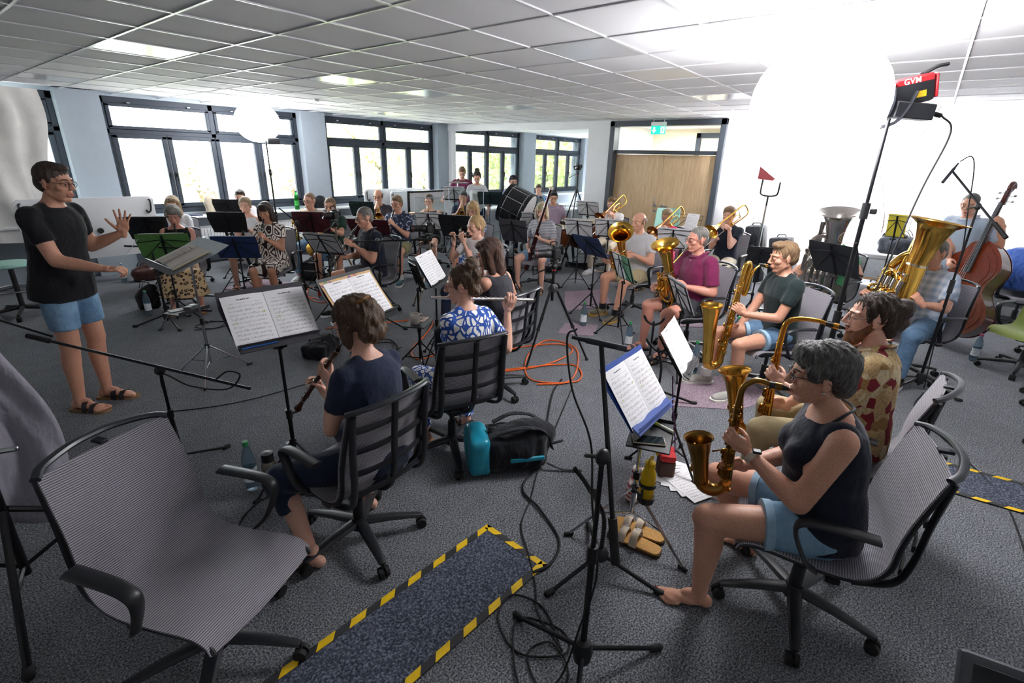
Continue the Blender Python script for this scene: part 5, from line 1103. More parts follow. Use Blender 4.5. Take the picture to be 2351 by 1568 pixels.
P('6', ('dark haired woman in brown and white print dress playing clarinet', 'clarinettist in print dress'), (3.18, 6.55), 222, fem=True, s=.98, tone='tan', hair=('bob', 'darkbrown'), head=(0, 8), top=('dress', ABST), bottom=('skirt', ABST), shoes=('sandal', STRAP), legs=((4, -.05), (2, -.05)), inst=('clarinet', dict(el=50, label='black clarinet of the woman in print dress')))
P('7', ('man with glasses in beige T-shirt and jeans playing french horn', 'horn player in beige'), (4.4, 7.6), 222, s=1., tone='fair', head=(-16, 4), hair=('crop', 'lightbrown'), top=('tee', BEIGE), bottom=('trousers', JEAN), shoes=('shoe', WHITEF), glasses='#33343a', inst=('horn', dict(label='brass french horn of the man in beige')))
P('8', ('woman in bottle green knit top with wristwatch playing french horn', 'horn player in green knit'), (4.35, 6.95), 222, fem=True, fat=.15, s=.96, tone='mid', hair=('tight', 'lightbrown'), top=('loose', DGREEN), bottom=('skirt', JEAND), shoes=('shoe', BLACKF), glasses='#5a3030', inst=('horn', dict(label='brass french horn of the woman in green')))
P('9', ('man with glasses in black polo shirt and grey shorts playing clarinet', 'clarinettist in black polo'), (3.72, 5.12), 168, fat=.18, s=1., tone='mid', head=(-6, 10), hair=('crop', 'grey'), top=('polo', NAVY2), bottom=('shorts', GREYS), shoes=('shoe', BLACKF), glasses='#3b4a78', inst=('clarinet', dict(el=52, label='black clarinet of the man in black polo')))
P('10', ('bald bearded man in charcoal T-shirt playing trumpet', 'bald trumpeter'), (5.75, 7.65), 222, s=1.02, fat=.1, tone='mid', hair=('bald', 'darkbrown'), top=('tee', CHAR), bottom=('trousers', JEAND), shoes=('shoe', BLACKF), glasses='#2a2a2e', inst=('trumpet', dict(el=24, az=8, label='brass trumpet of the bald man')))
P('11', ('man with glasses in blue floral shirt and khaki shorts playing clarinet', 'clarinettist in floral shirt'), (5.2, 6.42), 208, s=1., tone='mid', head=(-8, 6), hair=('short', 'lightbrown'), top=('shirt', FLOR), bottom=('shorts', KHAKI), shoes=('shoe', TEALS, WSOLE, SOCK), glasses='#2a2420', inst=('clarinet', dict(el=50, label='black clarinet of the man in floral shirt')))
P('12', ('woman in black sleeveless top playing flugelhorn behind clear screen', 'flugelhorn player behind clear screen'), (6.15, 6.75), 214, fem=True, s=.96, tone='fair', hair=('tight', 'brown'), top=('tank', BLACKF), bottom=('short', BLACKF), shoes=('shoe', BLACKF), inst=('trumpet', dict(el=18, fat=1.25, name='flugelhorn', label='brass flugelhorn behind the clear screen')))
P('13', ('man in navy T-shirt playing flugelhorn behind large clear screen', 'flugelhorn player in navy'), (7.2, 6.95), 218, s=.98, tone='mid', hair=('short', 'saltpepper'), top=('tee', NAVY), bottom=('trousers', NAVY), shoes=('shoe', BLACKF), inst=('trumpet', dict(el=22, fat=1.25, name='flugelhorn', label='brass flugelhorn of the man in navy')))
P('14', ('woman with blonde bob and round glasses in white and blue print dress playing cornet', 'cornet player in print dress'), (5.62, 5.2), 205, fem=True, s=.97, tone='mid', hair=('bob', 'blonde'), top=('dress', LEAF2), bottom=('skirt', LEAF2), shoes=('shoe', BLACKF), glasses='#4b3b36', inst=('trumpet', dict(el=20, mat=SILV, name='cornet', label='silver cornet of the woman with blonde bob')))
# percussion and the annexe
P('19', ('man in plum T-shirt standing at the percussion', ''), (8.35, 8.1), 225, ch=False, seat=None, s=1.0, tone='fair', lean=8, head=(-10, 24), hair=('short', 'lightbrown'), top=('tee', MARO), bottom=('trousers', JEAND), shoes=('shoe', BLACKF), glasses='#55565c', hands={'R': (A(.3, -.42, 1.0), A(.5, -.3, -.5), A(0, 0, -1), 'relax')})
P('20', ('young woman with bun in white T-shirt standing at a music stand', ''), (7.85, 7.2), 225, ch=False, seat=None, fem=True, s=.96, tone='fair', head=(-6, 26), hair=('bun', 'darkbrown'), top=('tee', WHITEF), bottom=('trousers', NAVY), shoes=('shoe', BLACKF), glasses='#8a8a90')
P('21', ('woman with short black hair in pale shirt standing behind the bass drum', ''), (8.3, 6.62), 222, ch=False, seat=None, fem=True, fat=.15, s=.92, tone='fair', head=(12, 6), hair=('mop', 'black'), top=('shirt', PLAID), bottom=('trousers', NAVY), shoes=('shoe', BLACKF), glasses='#6a5a50', hands={'R': (A(.24, .05, 1.06), A(.6, .4, .2), A(0, .3, -1), 'grip')})
P('22', ('young man in light blue T-shirt at a desk with his chin on his hand', 'young man at annexe desk'), (11.1, 8.0), 225, s=.97, tone='fair', hair=('short', 'brown'), top=('tee', LBLUE), bottom=('trousers', NAVY), shoes=('shoe', BLACKF), hands={'L': (A(.2, .02, 1.06), A(-.2, -.3, .9), A(-.9, -.2, 0), 'grip')})
P('23', ('black haired man in lavender polo shirt sitting by the bass drum', 'man in lavender polo'), (8.6, 5.8), 212, s=1., tone='asian', head=(4, 10), hair=('short', 'black'), top=('polo', LAV), bottom=('trousers', NAVY), shoes=('shoe', BLACKF))
P('24', ('woman with pale blonde hair in striped shirt and denim shorts playing bassoon', 'bassoonist'), (6.35, 4.45), 196, fem=True, s=.98, tone='fair', head=(6, 8), hair=('bob', 'plat'), top=('shirt', STRI), bottom=('shorts', JEAN), shoes=('sandal', STRAP), glasses='#7a4550', legs=((8, -.05), (22, -.05)), inst=('bassoon', dict(label='dark red bassoon with pale bell ring')))
# low brass
P('25', ('young man in white T-shirt and cream trousers playing trombone', 'trombonist in white'), (8.25, 4.28), 188, s=1.0, tone='fair', head=(4, 12), hair=('quiff', 'lightbrown'), top=('tee', WHITEF), bottom=('trousers', CREAM), shoes=('shoe', WHITEF, WSOLE), inst=('trombone', dict(el=31, az=-16, ext=.1, roll=20, bellmat=ROSE, label='trombone with rose brass bell of the man in white')))
P('26', ('man in light grey T-shirt and khaki shorts with his face behind a baritone horn bell', 'baritone horn player'), (6.05, 2.7), 166, fat=.15, s=1.0, tone='mid', head=(0, 4), hair=('bald', 'lightbrown'), top=('tee', GREYF), bottom=('shorts', KHAK2), shoes=('shoe', OLSH, YSOLE, SOCKB), legs=((8, .1), (8, .0)),
  inst=('upright', dict(k=.95, rb=.145, hb=.33, off=(.27, .03, -.3), pitch=46, az=34, roll=0, name='baritone_horn', label='brass baritone horn hiding the player\'s face')))
P('27', ('woman with curly grey hair and blue glasses in pink clothes playing trombone', 'trombonist in pink'), (7.62, 3.0), 186, fem=True, seat=.43, s=.93, tone='tan', hair=('mop', 'ashblonde'), top=('loose', PINKF), bottom=('short', PINKF), shoes=('sandal', STRAP), glasses='#3a55c0', legs=((8, .05), (16, -.1)), inst=('trombone', dict(el=30, az=-18, roll=20, bellmat=ROSE, label='trombone with dark bell of the woman in pink')))
P('28', ('young man in navy T-shirt and beige trousers playing trombone by the wall', 'trombonist in navy'), (7.8, 2.13), 172, s=1.02, tone='fair', head=(4, 10), hair=('quiff', 'lightbrown'), top=('tee', NAVY2), bottom=('trousers', CREAM), shoes=('shoe', BLACKF), inst=('trombone', dict(el=30, az=-14, roll=20, label='yellow brass trombone of the young man in navy')))
P('29', ('grey haired man in purple shirt and dark shorts playing tenor horn', 'tenor horn player in purple'), (5.08, 1.6), 146, near=True, fat=.28, s=1.0, tone='red', head=(-8, 4), hair=('crop', 'grey'), glasses='#8a5a50', top=('shirt', PURP), bottom=('shorts', DGS), shoes=('sandal', STRG, RUB), legs=((12, .02), (8, .02)),
  inst=('upright', dict(k=.88, rb=.13, hb=.3, off=(.2, .02, -.33), pitch=24, az=24, roll=0, label='brass tenor horn of the man in purple')))
P('33', ('man in green T-shirt half hidden behind silver tuba', 'tuba player in green'), (6.95, .66), 155, fat=.12, s=1., tone='mid', head=(14, 4), hair=('crop', 'grey'), glasses='#303035', top=('tee', GREENT), bottom=('trousers', OLIVE), shoes=('shoe', BLACKF), legs=((22, 0), (22, 0)),
  inst=('upright', dict(k=1.55, rb=.215, hb=.36, off=(.2, .05, -.24), pitch=13, az=28, mat=SILV, silv=1, nv=4, big=1, name='tuba', cat='tuba', label='silver tuba with wide upright bell')))
P('34', ('man in pale blue plaid shirt and jeans hidden behind brass tuba', 'tuba player in plaid shirt'), (5.93, -.24), 142, fat=.15, s=1., tone='mid', head=(0, 4), hair=('crop', 'grey'), top=('shirt', PLAID), bottom=('trousers', JEAND), shoes=('shoe', BLACKF), legs=((24, 0), (20, 0)),
  inst=('upright', dict(k=1.5, rb=.22, hb=.38, off=(.28, .03, -.2), pitch=-7, az=0, roll=-7, mat=GOLD, silv=1, nv=4, big=1, name='tuba', cat='tuba', label='yellow brass tuba with broad tilted bell')))
# ------------------------------------------------------------------ empty chairs, stands, sheets
chair((.43, 1.72), -68, 'empty grey mesh office chair by the yellow and black edged runner')
chair((6.75, -1.12), 150, 'green mesh office chair next to the double bass', True)
chair((7.65, -1.5), 160, 'green mesh office chair behind the other green chair', True)
chair((5.9, -1.35), 175, 'empty grey mesh office chair in front of the green chairs')
chair((4.95, -1.3), 165, 'empty grey mesh office chair at the end of the second runner')
chair((8.75, -1.25), 200, 'empty grey mesh office chair against the white wall')
MAROP = mat('maroon_desk', '#4c1420', .55, var=.1); BLUP = mat('navy_desk', '#1f3560', .5, var=.1); GRNP = mat('green_desk', '#4d7a3c', .55, var=.1); DKP = mat('black_desk', '#16181d', .5, var=.15); PETR = mat('dark_petrol_desk', '#1d3435', .5, var=.1); MINTP = mat('mint_folder', '#7fb893', .6, var=.05); BLUF = mat('blue_folder', '#2b4fa0', .5, var=.05); YELP = mat('yellow_sheet', '#d7c63c', .7, var=.05); GREYP = mat('anthracite_card', '#3c3a40', .7, var=.05)
def kraft():
    m = bpy.data.materials.new('butterfly_kraft_folder'); m.use_nodes = True; t = NT(m); MATS['butterfly_kraft_folder'] = m
    v = t.n('TexVoronoi', iScale=26., iRandomness=.8); t.l(t.coord(), v.inputs['Vector']); c = t.ramp(v.outputs['Color'], [(.2, lin('#d9a441')), (.4, lin('#7a4f8f')), (.55, lin('#e3c22f')), (.7, lin('#4f8f7d')), (.85, lin('#b3475a'))], 'CONSTANT')
    f = t.math('MULTIPLY', t.math('LESS_THAN', v.outputs['Distance'], .42), t.math('GREATER_THAN', t.noise(90., 2), .47)); t.l(t.mix(f, lin('#cfa97c'), c), t.b.inputs['Base Color']); t.b.inputs['Roughness'].default_value = .7; return m
KRAFT = kraft()
MS = music_stand
# conductor's stand with score
M = MS('chrome pole music stand with wide flat desk in front of the conductor', (1.53, 4.6), 179, h=.99, tilt=68, kind='solid', col=mat('grey_blue_desk', '#6b737c', .45), w=.62, dh=.46, pole=CHR, legr=.33, ly=60, ox=.22)
t = thing('score_book', 'thick open score lying on the conductor\'s desk', 'book', M=M); sm = sheet_mat('score_print', '#d9d3cd', '#3a3a40', False)
for s in (-1, 1): obj('page_block', grid(lambda u, v: (s*(.002+u*.2), .03+v*.29, .008+.022*math.sin(PI*min(1, u*1.15+.12))), 8, 4, .012), sm, t)
obj('cover', MB(bev((0, .175, .002), (.43, .31, .006), .002)), mat('score_cover_cream', '#b9a983', .7), t)
t = thing('stand_tray', 'black clip-on tray holding a metronome under the conductor\'s desk', 'tray', (1.5, 4.83, .56), D2R(20)); obj('tray_plate', MB(bev((0, 0, 0), (.3, .2, .008), .003), bev((0, -.1, .015), (.3, .006, .03), .002)), BLK, t); obj('arm', MB(tube([(0, 0, 0), (.1, -.18, -.01)], .008, 8)), BLKM, t)
t = thing('metronome', 'grey electronic metronome lying on the clip-on tray', 'metronome', (1.54, 4.82, .566), D2R(40)); obj('case', MB(bev((0, 0, .018), (.13, .07, .034), .008)), mat('metronome_grey', '#4d4e55', .4), t); obj('display', MB(bev((.02, 0, .036), (.05, .04, .003), .001)), mat('lcd', '#8b9687', .3), t)
tag(obj('memo_pad', MB(bev((1.44, 4.87, .569), (.12, .08, .006), .002)), PAP), 'small white memo pad beside the metronome on the tray', 'notepad')
# left side
M = MS('music stand with green desk in front of the leopard skirt clarinettist', (1.9, 6.35), 60, h=.75, tilt=20, col=GRNP, w=.5); sheets('white sheets on the green desk', M)
M = MS('music stand with black desk in front of the long haired clarinettist', (2.14, 7.62), 55, h=.8, tilt=20, col=DKP); sheets('white sheets on the black desk by the window', M)
M = MS('music stand with black desk in front of the young blonde clarinettist', (3.05, 7.45), 46, h=.82, tilt=22, col=DKP, w=.5); sheets('white sheets in front of the young blonde clarinettist', M)
M = MS('low black music stand in front of the man at the window board', (3.45, 8.35), 50, h=.95, tilt=20, col=DKP, w=.42, dh=.26)
M = MS('music stand with navy desk in front of the print dress clarinettist', (2.53, 6.05), 47, h=.72, tilt=30, col=BLUP, w=.5); sheets('white sheets on the navy desk before the print dress', M)
M = MS('music stand with maroon desk between the two horn players', (3.82, 6.62), 42, h=.84, tilt=20, col=MAROP, w=.52); sheets('white sheets on the maroon desk of the horns', M)
M = MS('wire music stand in front of the black polo clarinettist', (3.1, 5.12), 20, h=.81, tilt=34, kind='wire', w=.42, dh=.3); sheets('white sheets on the wire stand of the black polo clarinettist', M)
M = MS('music stand with maroon desk in front of the floral shirt clarinettist', (4.0, 5.52), 31, h=.87, tilt=36, col=MAROP, w=.56); sheets('white sheets on the maroon desk by the floral shirt', M)
M = MS('music stand with petrol desk in front of the bald trumpeter', (5.1, 7.25), 35, h=.92, tilt=20, col=PETR, w=.42, dh=.26)
M = MS('music stand with broad black desk in front of the cornet player', (5.15, 5.12), 20, h=.81, tilt=20, col=DKP, w=.5, dh=.33); sheets('white sheets on the broad black desk of the cornet', M)
M = MS('wire music stand standing before the flugelhorn screen', (5.5, 6.05), 30, h=.78, tilt=22, kind='wire'); sheets('white sheets on the wire stand by the flugelhorn screen', M)
# front row stands
M = MS('black music stand with dark folder in front of the barefoot oboist', (1.21, 2.58), 262, h=.91, tilt=39, col=GREYP, w=.47, dh=.34, ly=40); sheets('two white music pages spread on the dark folder', M, w=.215, h=.3, mat_=SHEET)
o = tag(obj('pencil', MB(tube([(-.02, -.008, .03), (-.2, -.008, .03)], .0045, 6)), mat('blue_pencil', '#2459a8', .4), M=M), 'blue pencil lying on the ledge of the oboist\'s stand', 'pencil')
M = MS('black music stand carrying a butterfly print folder', (1.72, 2.47), 284, h=.94, tilt=37, col=DKP, w=.47, dh=.33, ly=10); sheets('white music pages in a butterfly print kraft folder', M, w=.2, h=.285, mat_=SHEET, folder=KRAFT)
tag(obj('pencil', MB(tube([(-.05, -.008, .03), (-.2, -.008, .03)], .005, 6)), mat('green_pencil', '#1f9a55', .4), M=M), 'green pencil on the ledge under the butterfly folder', 'pencil')
M = MS('black wire music stand in front of the anthracite top flautist', (3.12, 3.38), -62, h=.78, tilt=30, col=DKP, w=.46, dh=.3); sheets('white music page on the black stand beside the tripod', M, n=2, mat_=SHEETP)
# tablet stand with tray and mug
tb = music_stand('thin black stand holding a tablet and a small tray', (2.83, 3.3), -22, h=.8, tilt=18, kind='wire', w=.2, dh=.24)
def tabm():
    m = bpy.data.materials.new('tablet_screen'); m.use_nodes = True; t = NT(m); n = t.noise(22., 4, .6); c = t.ramp(n, [(.3, lin('#2a6ea6')), (.5, lin('#5aa4cf')), (.7, lin('#cfe6f2'))]); t.l(c, t.b.inputs['Base Color']); t.l(c, t.b.inputs['Emission Color']); t.b.inputs['Emission Strength'].default_value = .25; t.b.inputs['Roughness'].default_value = .15; return m
t = thing('tablet', 'tablet with a blue water picture on the thin stand', 'tablet', M=tb); obj('case', MB(bev((0, .12, .004), (.2, .27, .01), .004)), BLK, t); obj('screen', MB(bev((0, .12, .0095), (.18, .25, .002), .001)), tabm(), t)
t = thing('stand_tray', 'black tray with mug and cards on the tablet stand', 'tray', (2.74, 3.2, .52), D2R(30)); obj('tray_plate', MB(bev((0, 0, 0), (.3, .2, .01), .003)), BLK, t); obj('arm', MB(tube([(0, 0, 0), (.09, .1, 0)], .008, 8)), BLKM, t)
t = thing('mug', 'off-white mug standing on the black tray', 'mug', (2.69, 3.19, .525)); CER = mat('mug_ceramic', '#d9d2c6', .3); obj('cup', MB(lathe([(.001, .002), (.032, 0), (.04, .01), (.043, .09), (.039, .09), (.036, .012), (.001, .008)], 20)), CER, t); obj('handle', MB(tube(spl([(.04, -.01, .075), (.068, -.02, .07), (.066, -.02, .035), (.04, -.01, .022)], 5), .006, 8)), CER, t)
tag(obj('postcard', MB(bev((2.81, 3.24, .5265), (.14, .1, .003), .001, RZ(.5)[:3, :3])), mat('postcard_print', '#c4a89d', .6, var=.4, nscale=40)), 'printed cards lying beside the mug', 'card')
# right side stands
M = MS('music stand with blue folder and yellow water bottle holder in front of the alto saxophonist', (2.13, .83), 271, h=.71, tilt=36, col=BLUF, w=.46, dh=.33, pole=CHR, legr=.34, ly=-15); sheets('two highlighted music pages in a blue folder', M, w=.21, h=.297, mat_=SHEET)
M = MS('music stand with white sheets in front of the bearded saxophonist', (2.9, .93), 281, h=.7, tilt=33, kind='wire', w=.42, dh=.3, ly=80); sheets('white sheets in clear sleeve facing the bearded saxophonist', M, w=.2, h=.29)
M = MS('music stand with white sheet in front of the tenor horn player', (4.4, 1.5), -48, h=.62, tilt=24, kind='wire', w=.42, dh=.3); sheets('white sheets facing the tenor horn player', M)
M = MS('music stand with mint folder in front of the baritone horn player', (4.95, 2.37), 322, h=.66, tilt=20, kind='wire', w=.42, dh=.32)
sheets('white sheet beside the mint folder', M, n=1, shift=.105); sheets('mint green folder facing the baritone horn player', M, n=1, mat_=MINTP, shift=-.105)
M = MS('music stand with tilted navy desk between bassoon and baritone horn', (5.5, 3.05), 342, h=.77, tilt=42, col=BLUP, w=.5, dh=.34); sheets('white sheets on the tilted navy desk', M)
M = MS('wire music stand in front of the trombonist in white', (6.9, 3.62), 15, h=.8, tilt=24, kind='wire', w=.4); sheets('white sheets facing the trombonist in white', M)
M = MS('wire music stand in front of the trombonist in pink', (6.75, 2.55), 12, h=.78, tilt=22, kind='wire', w=.44); sheets('white sheets facing the trombonist in pink', M)
M = MS('spread black wire music stand by the oak door', (8.45, 3.02), 175, h=.82, tilt=22, kind='wire', w=.5); sheets('single white sheet on the stand by the oak door', M, n=1, shift=.09)
M = MS('small black tablet stand beside the trombonist in navy', (6.62, 1.4), 20, h=.74, tilt=20, col=DKP, w=.3, dh=.24)
M = MS('music stand with large black desk in front of the silver tuba', (5.75, .52), 327, h=.9, tilt=28, col=DKP, w=.54, dh=.34); sheets('white sheets on the large black desk by the silver tuba', M)
M = MS('wire music stand with yellow sheets beside the brass tuba', (8.2, .2), -15, h=1.05, tilt=15, kind='wire', w=.3); sheets('yellow sheet on the stand near the black bag', M, n=1, mat_=YELP)
M = MS('wire music stand in front of the timpani', (6.75, 4.9), 15, h=.8, tilt=24, kind='wire', w=.44); sheets('white sheets between bassoon and bass drum', M)
M = MS('music stand with grey desk in front of the bassoonist', (5.5, 4.34), 5, h=.8, tilt=18, col=GREYP, w=.46, dh=.32); sheets('white sheets facing the bassoonist', M)
M = MS('wire music stand beside the bassoonist', (6.7, 4.02), 12, h=.78, tilt=26, kind='wire', w=.46); sheets('white sheets beside the bassoonist', M)
M = MS('wire music stand behind the timpani by the white wall', (8.75, 5.08), 8, h=.88, tilt=24, kind='wire', w=.46); sheets('white sheets above the timpani', M)
M = MS('wire music stand in front of the percussionists', (7.35, 7.35), 40, h=1.08, tilt=30, kind='wire', w=.5); sheets('white sheets in front of the percussionists', M)
M = MS('music stand with petrol desk behind the flugelhorn player in navy', (7.75, 6.75), 40, h=1.02, tilt=35, col=PETR, w=.5)
# ------------------------------------------------------------------ microphones
mic_stand('microphone stand with long boom crossing in front of the conductor\'s feet', (.8, 3.2), 15, .69, (.39, 3.97, .82), (1.05, 2.65, .66)); cable('black cable looped round the long boom', [(.95, 2.85, .68), (1.0, 2.78, .74), (1.03, 2.7, .73), (.98, 2.78, .64), (.88, 3.02, .62), (.8, 3.2, .66), (.81, 3.21, .4), (.82, 3.2, .12)], .0045)
mic_stand('microphone stand with boom beside the mint stool', (-.05, 5.2), 40, .85, (.1, 5.25, .86), (.55, 4.45, .66), foam=False)
mic_stand('short microphone stand with level boom before the green desk', (1.79, 6.42), 30, .89, (2.06, 6.08, .88), (1.65, 6.61, .89), R=.32); microphone('slim black microphone before the green desk', (1.62, 6.65, .89), (.41, -.53, -.01), .14)
mic_stand('microphone stand with slanting boom behind the print dress clarinettist', (3.55, 6.55), 70, 1.0, (3.66, 6.32, .83), (3.45, 6.79, 1.18), R=.3)
mic_stand('microphone stand with level boom across the black polo clarinettist', (3.4, 4.6), 50, 1.0, (3.78, 4.14, 1.03), (3.22, 4.81, .98), R=.3); microphone('silver microphone clipped over the level boom', (3.5, 4.5, 1.05), (.3, -.3, -.4), .09, .014)
mic_stand('tall microphone stand with upright boom beside the blue folder', (1.28, .62), 85, .98, (1.25, .52, .63), (1.375, .71, 1.315), R=.34, r=.011); microphone('black pencil microphone on top of the upright boom', (1.42, .655, 1.31), (-.1, .17, .03), .17)
cable('black microphone cable hanging from the upright boom', [(1.43, .84, 1.33), (1.47, .9, 1.27), (1.43, .84, 1.1), (1.38, .72, .95), (1.32, .66, .75), (1.29, .6, .5), (1.26, .63, .25), (1.2, .66, .02), (1.12, .7, .008), (1.2, .82, .008), (1.3, .78, .008), (1.25, .66, .01), (1.1, .6, .008), (1.0, .55, .008)], .004)
mic_stand('tall microphone stand with boom aimed at the double bass', (5.55, -.35), 20, 1.62, (5.32, -.55, 1.42), (5.74, -.13, 1.88), R=.3); microphone('dark blue stick microphone above the double bass', (5.67, -.09, 1.8), (.12, -.06, .14), .2, .012)
cable('cable hanging from the microphone above the double bass', [(5.81, -.16, 1.96), (5.78, -.22, 2.0), (5.72, -.26, 1.9), (5.64, -.3, 1.6), (5.57, -.35, 1.2), (5.56, -.36, .6), (5.58, -.4, .02)], .0045)
# black instrument stands
def sax_stand(label, pos, yaw, s=1.):
    t = thing('instrument_stand', label, 'instrument stand', (*pos, 0), D2R(yaw)); obj('post', MB(tube(spl([(0, 0, .08), (.0, 0, .3), (.05, 0, .42), (.09, 0, .5)], 5), .011, 8)), BLKM, t); obj('cradle', MB(tube(spl([(.13, -.09, .56), (.09, -.06, .5), (.08, 0, .47), (.09, .06, .5), (.13, .09, .56)], 5), .011, 8)), RUB, t); obj('hub', MB(ell((0, 0, .1), .04, n=12, m=8)), BLK, t); legs3(t, .1, .3, 10, .01); return t
sax_stand('black instrument stand with padded cradle beside the sandals', (1.78, .82), 150); sax_stand('black instrument stand with padded cradle before the tenor horn player', (4.35, 1.72), 200)
sax_stand('black instrument stand on the pink felt before the baritone saxophonist', (3.72, 1.36), 170)
# ------------------------------------------------------------------ lamps
def lantern(label, ctr, r, strength, flat=.88):
    em = bpy.data.materials.new('lantern_glow_'+label[:5]); em.use_nodes = True; q = NT(em); q.b.inputs['Base Color'].default_value = (.9, .9, .9, 1); n = q.noise(6., 2); q.l(q.ramp(n, [(.3, (.97, .97, 1, 1)), (.7, (1, 1, 1, 1))]), q.b.inputs['Emission Color']); q.b.inputs['Emission Strength'].default_value = strength
    t = thing('lantern_softbox', label, 'softbox', tuple(ctr)); a = np.linspace(0, PI, 15)
    obj('diffuser', MB(lathe([(max(r*math.sin(x), .001), r*flat*-math.cos(x)) for x in a], 28)), em, t); return t
def light_stand(label, pos, H, R=.42, ly=30, top=None):
    t = thing('light_stand', label, 'light stand', (*pos, 0)); obj('lower_tube', MB(cyl((0, 0, .1), (0, 0, H*.42), .0175)), BLKM, t); obj('middle_tube', MB(cyl((0, 0, H*.4), (0, 0, H*.75), .0145)), BLKM, t); obj('upper_tube', MB(cyl((0, 0, H*.73), (0, 0, H), .011)), BLKM, t)
    for z in (.42, .75): c = obj('collar', MB(cyl((0, 0, H*z-.05), (0, 0, H*z+.05), .024)), BLK, t); obj('wing_knob', MB(bev((.0, -.045, H*z), (.015, .04, .035), .006)), BLK, c)
    legs3(t, .62, R, ly, .011, BLKM, z2=.2); return t
light_stand('tall black light stand behind the bearded saxophonist', (3.98, .28), 2.17)
lr = lantern('huge glowing white lantern softbox by the white wall', (3.74, .64, 2.245), .375, LANTERN_R, .95)
dl = nrm(A(.42, -.53, .16)); t = thing('video_light', 'black and red studio light head holding the huge lantern', 'studio light', M=imat(A(3.99, .36, 2.29), dl, A(0, 0, 1)))
RED = mat('red_light_shell', '#b0242c', .4, var=.05); BLH = mat('light_head_black', '#1c1d22', .45)
obj('mount_plate', MB(lathe([(.02, 0), (.14, 0), (.145, .012), (.05, .02), (.05, .05)], 24, axmat((-.01, 0, 0), (1, 0, 0)))), BLH, t)
obj('head_body', MB(bev((.17, 0, -.01), (.24, .12, .14), .02)), BLH, t); sh = obj('red_shell', MB(bev((.17, 0, .05), (.23, .126, .05), .012)), RED, t); obj('rear_panel', MB(bev((.3, 0, .0), (.015, .12, .13), .005)), RED, t)
obj('tilt_grip', MB(tube(spl([(.25, 0, .075), (.33, 0, .1), (.39, 0, .1)], 4), .02, 8, sx=.6)), BLH, t); obj('cooling_ring', MB(lathe([(.055, 0), (.06, .02), (.055, .05)], 20, axmat((.02, 0, 0), (1, 0, 0)))), BLH, t)
obj('warning_sticker', MB(bev((.2, .0, -.03), (.07, .1235, .035), .001)), mat('yellow_sticker', '#e2b81c', .5), t)
def text(body, size, mt, parent, M, ext=.001):
    c = bpy.data.curves.new('lettering', 'FONT'); c.body = body; c.size = size; c.align_x = 'CENTER'; c.align_y = 'CENTER'; c.extrude = ext; c.offset = size*.006; c.space_character = 1.12
    o = bpy.data.objects.new('lettering', c); TMP.collection.objects.link(o); vl = TMP.view_layers[0]; vl.update(); me = bpy.data.meshes.new_from_object(o.evaluated_get(vl.depsgraph)); bpy.data.objects.remove(o, do_unlink=True)
    me.materials.append(mt); n = bpy.data.objects.new('lettering', me); COL.objects.link(n); n.parent = parent; n.matrix_local = Matrix(np.array(M).tolist()); return n
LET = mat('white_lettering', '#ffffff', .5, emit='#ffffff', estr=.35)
# lettering sits on the camera-facing side of the shell (local -y)
Mt = np.eye(4); Mt[:3, 0] = (1, 0, 0); Mt[:3, 1] = (0, 0, 1); Mt[:3, 2] = (0, -1, 0); Mt[:3, 3] = (.15, -.064, .05); text('GVM', .044, LET, sh, Mt)
t2 = obj('yoke', MB(tube(spl([(.17, -.075, -.01), (.12, -.08, -.09), (.05, -.07, -.16), (-.02, 0, -.17), (.05, .07, -.16), (.12, .08, -.09), (.17, .075, -.01)], 4), .009, 6, sx=.6, sy=1.8)), BLH, t)
t = thing('power_supply', 'black power supply box hanging under the studio light head', 'power supply', M=imat(A(4.08, .19, 2.215), A(.618, -.786, -.05), A(0, 0, 1))); obj('box', MB(bev((0, 0, 0), (.24, .09, .09), .006)), BLH, t); obj('plug', MB(tube([(.12, 0, 0), (.19, 0, -.01)], .014, 8)), RUB, t)
cable('thick black cable falling from the studio light to the floor', [(4.21, .04, 2.2), (4.26, -.03, 2.1), (4.22, .03, 1.75), (4.12, .1, 1.2), (4.05, .17, .7), (4.02, .2, .3), (4.0, .15, .02)], .006)
cable('thin cable looping beside the light stand', [(4.2, .05, 2.25), (4.15, .1, 2.1), (4.05, .2, 2.02), (3.99, .26, 1.9), (4.03, .2, 1.7), (4.05, .17, 1.5), (3.95, .3, 1.42), (3.9, .38, 1.45), (3.96, .3, 1.55)], .002, mat('thin_wire', '#6d4a40', .5))
light_stand('thin black light stand before the window board', (4.3, 8.6), 2.1, R=.35); lantern('round glowing white lantern softbox before the windows', (4.27, 8.74, 2.34), .34, LANTERN_L, .9)
obj_l = thing('video_light', 'small black light head under the window lantern', 'studio light', (4.34, 8.62, 2.06)); obj('head_body', MB(bev((.06, -.04, 0), (.2, .1, .1), .015)), BLH, obj_l); obj('yoke', MB(tube(spl([(.0, 0, .04), (-.03, 0, -.02), (-.04, 0, -.08)], 4), .01, 6)), BLH, obj_l)
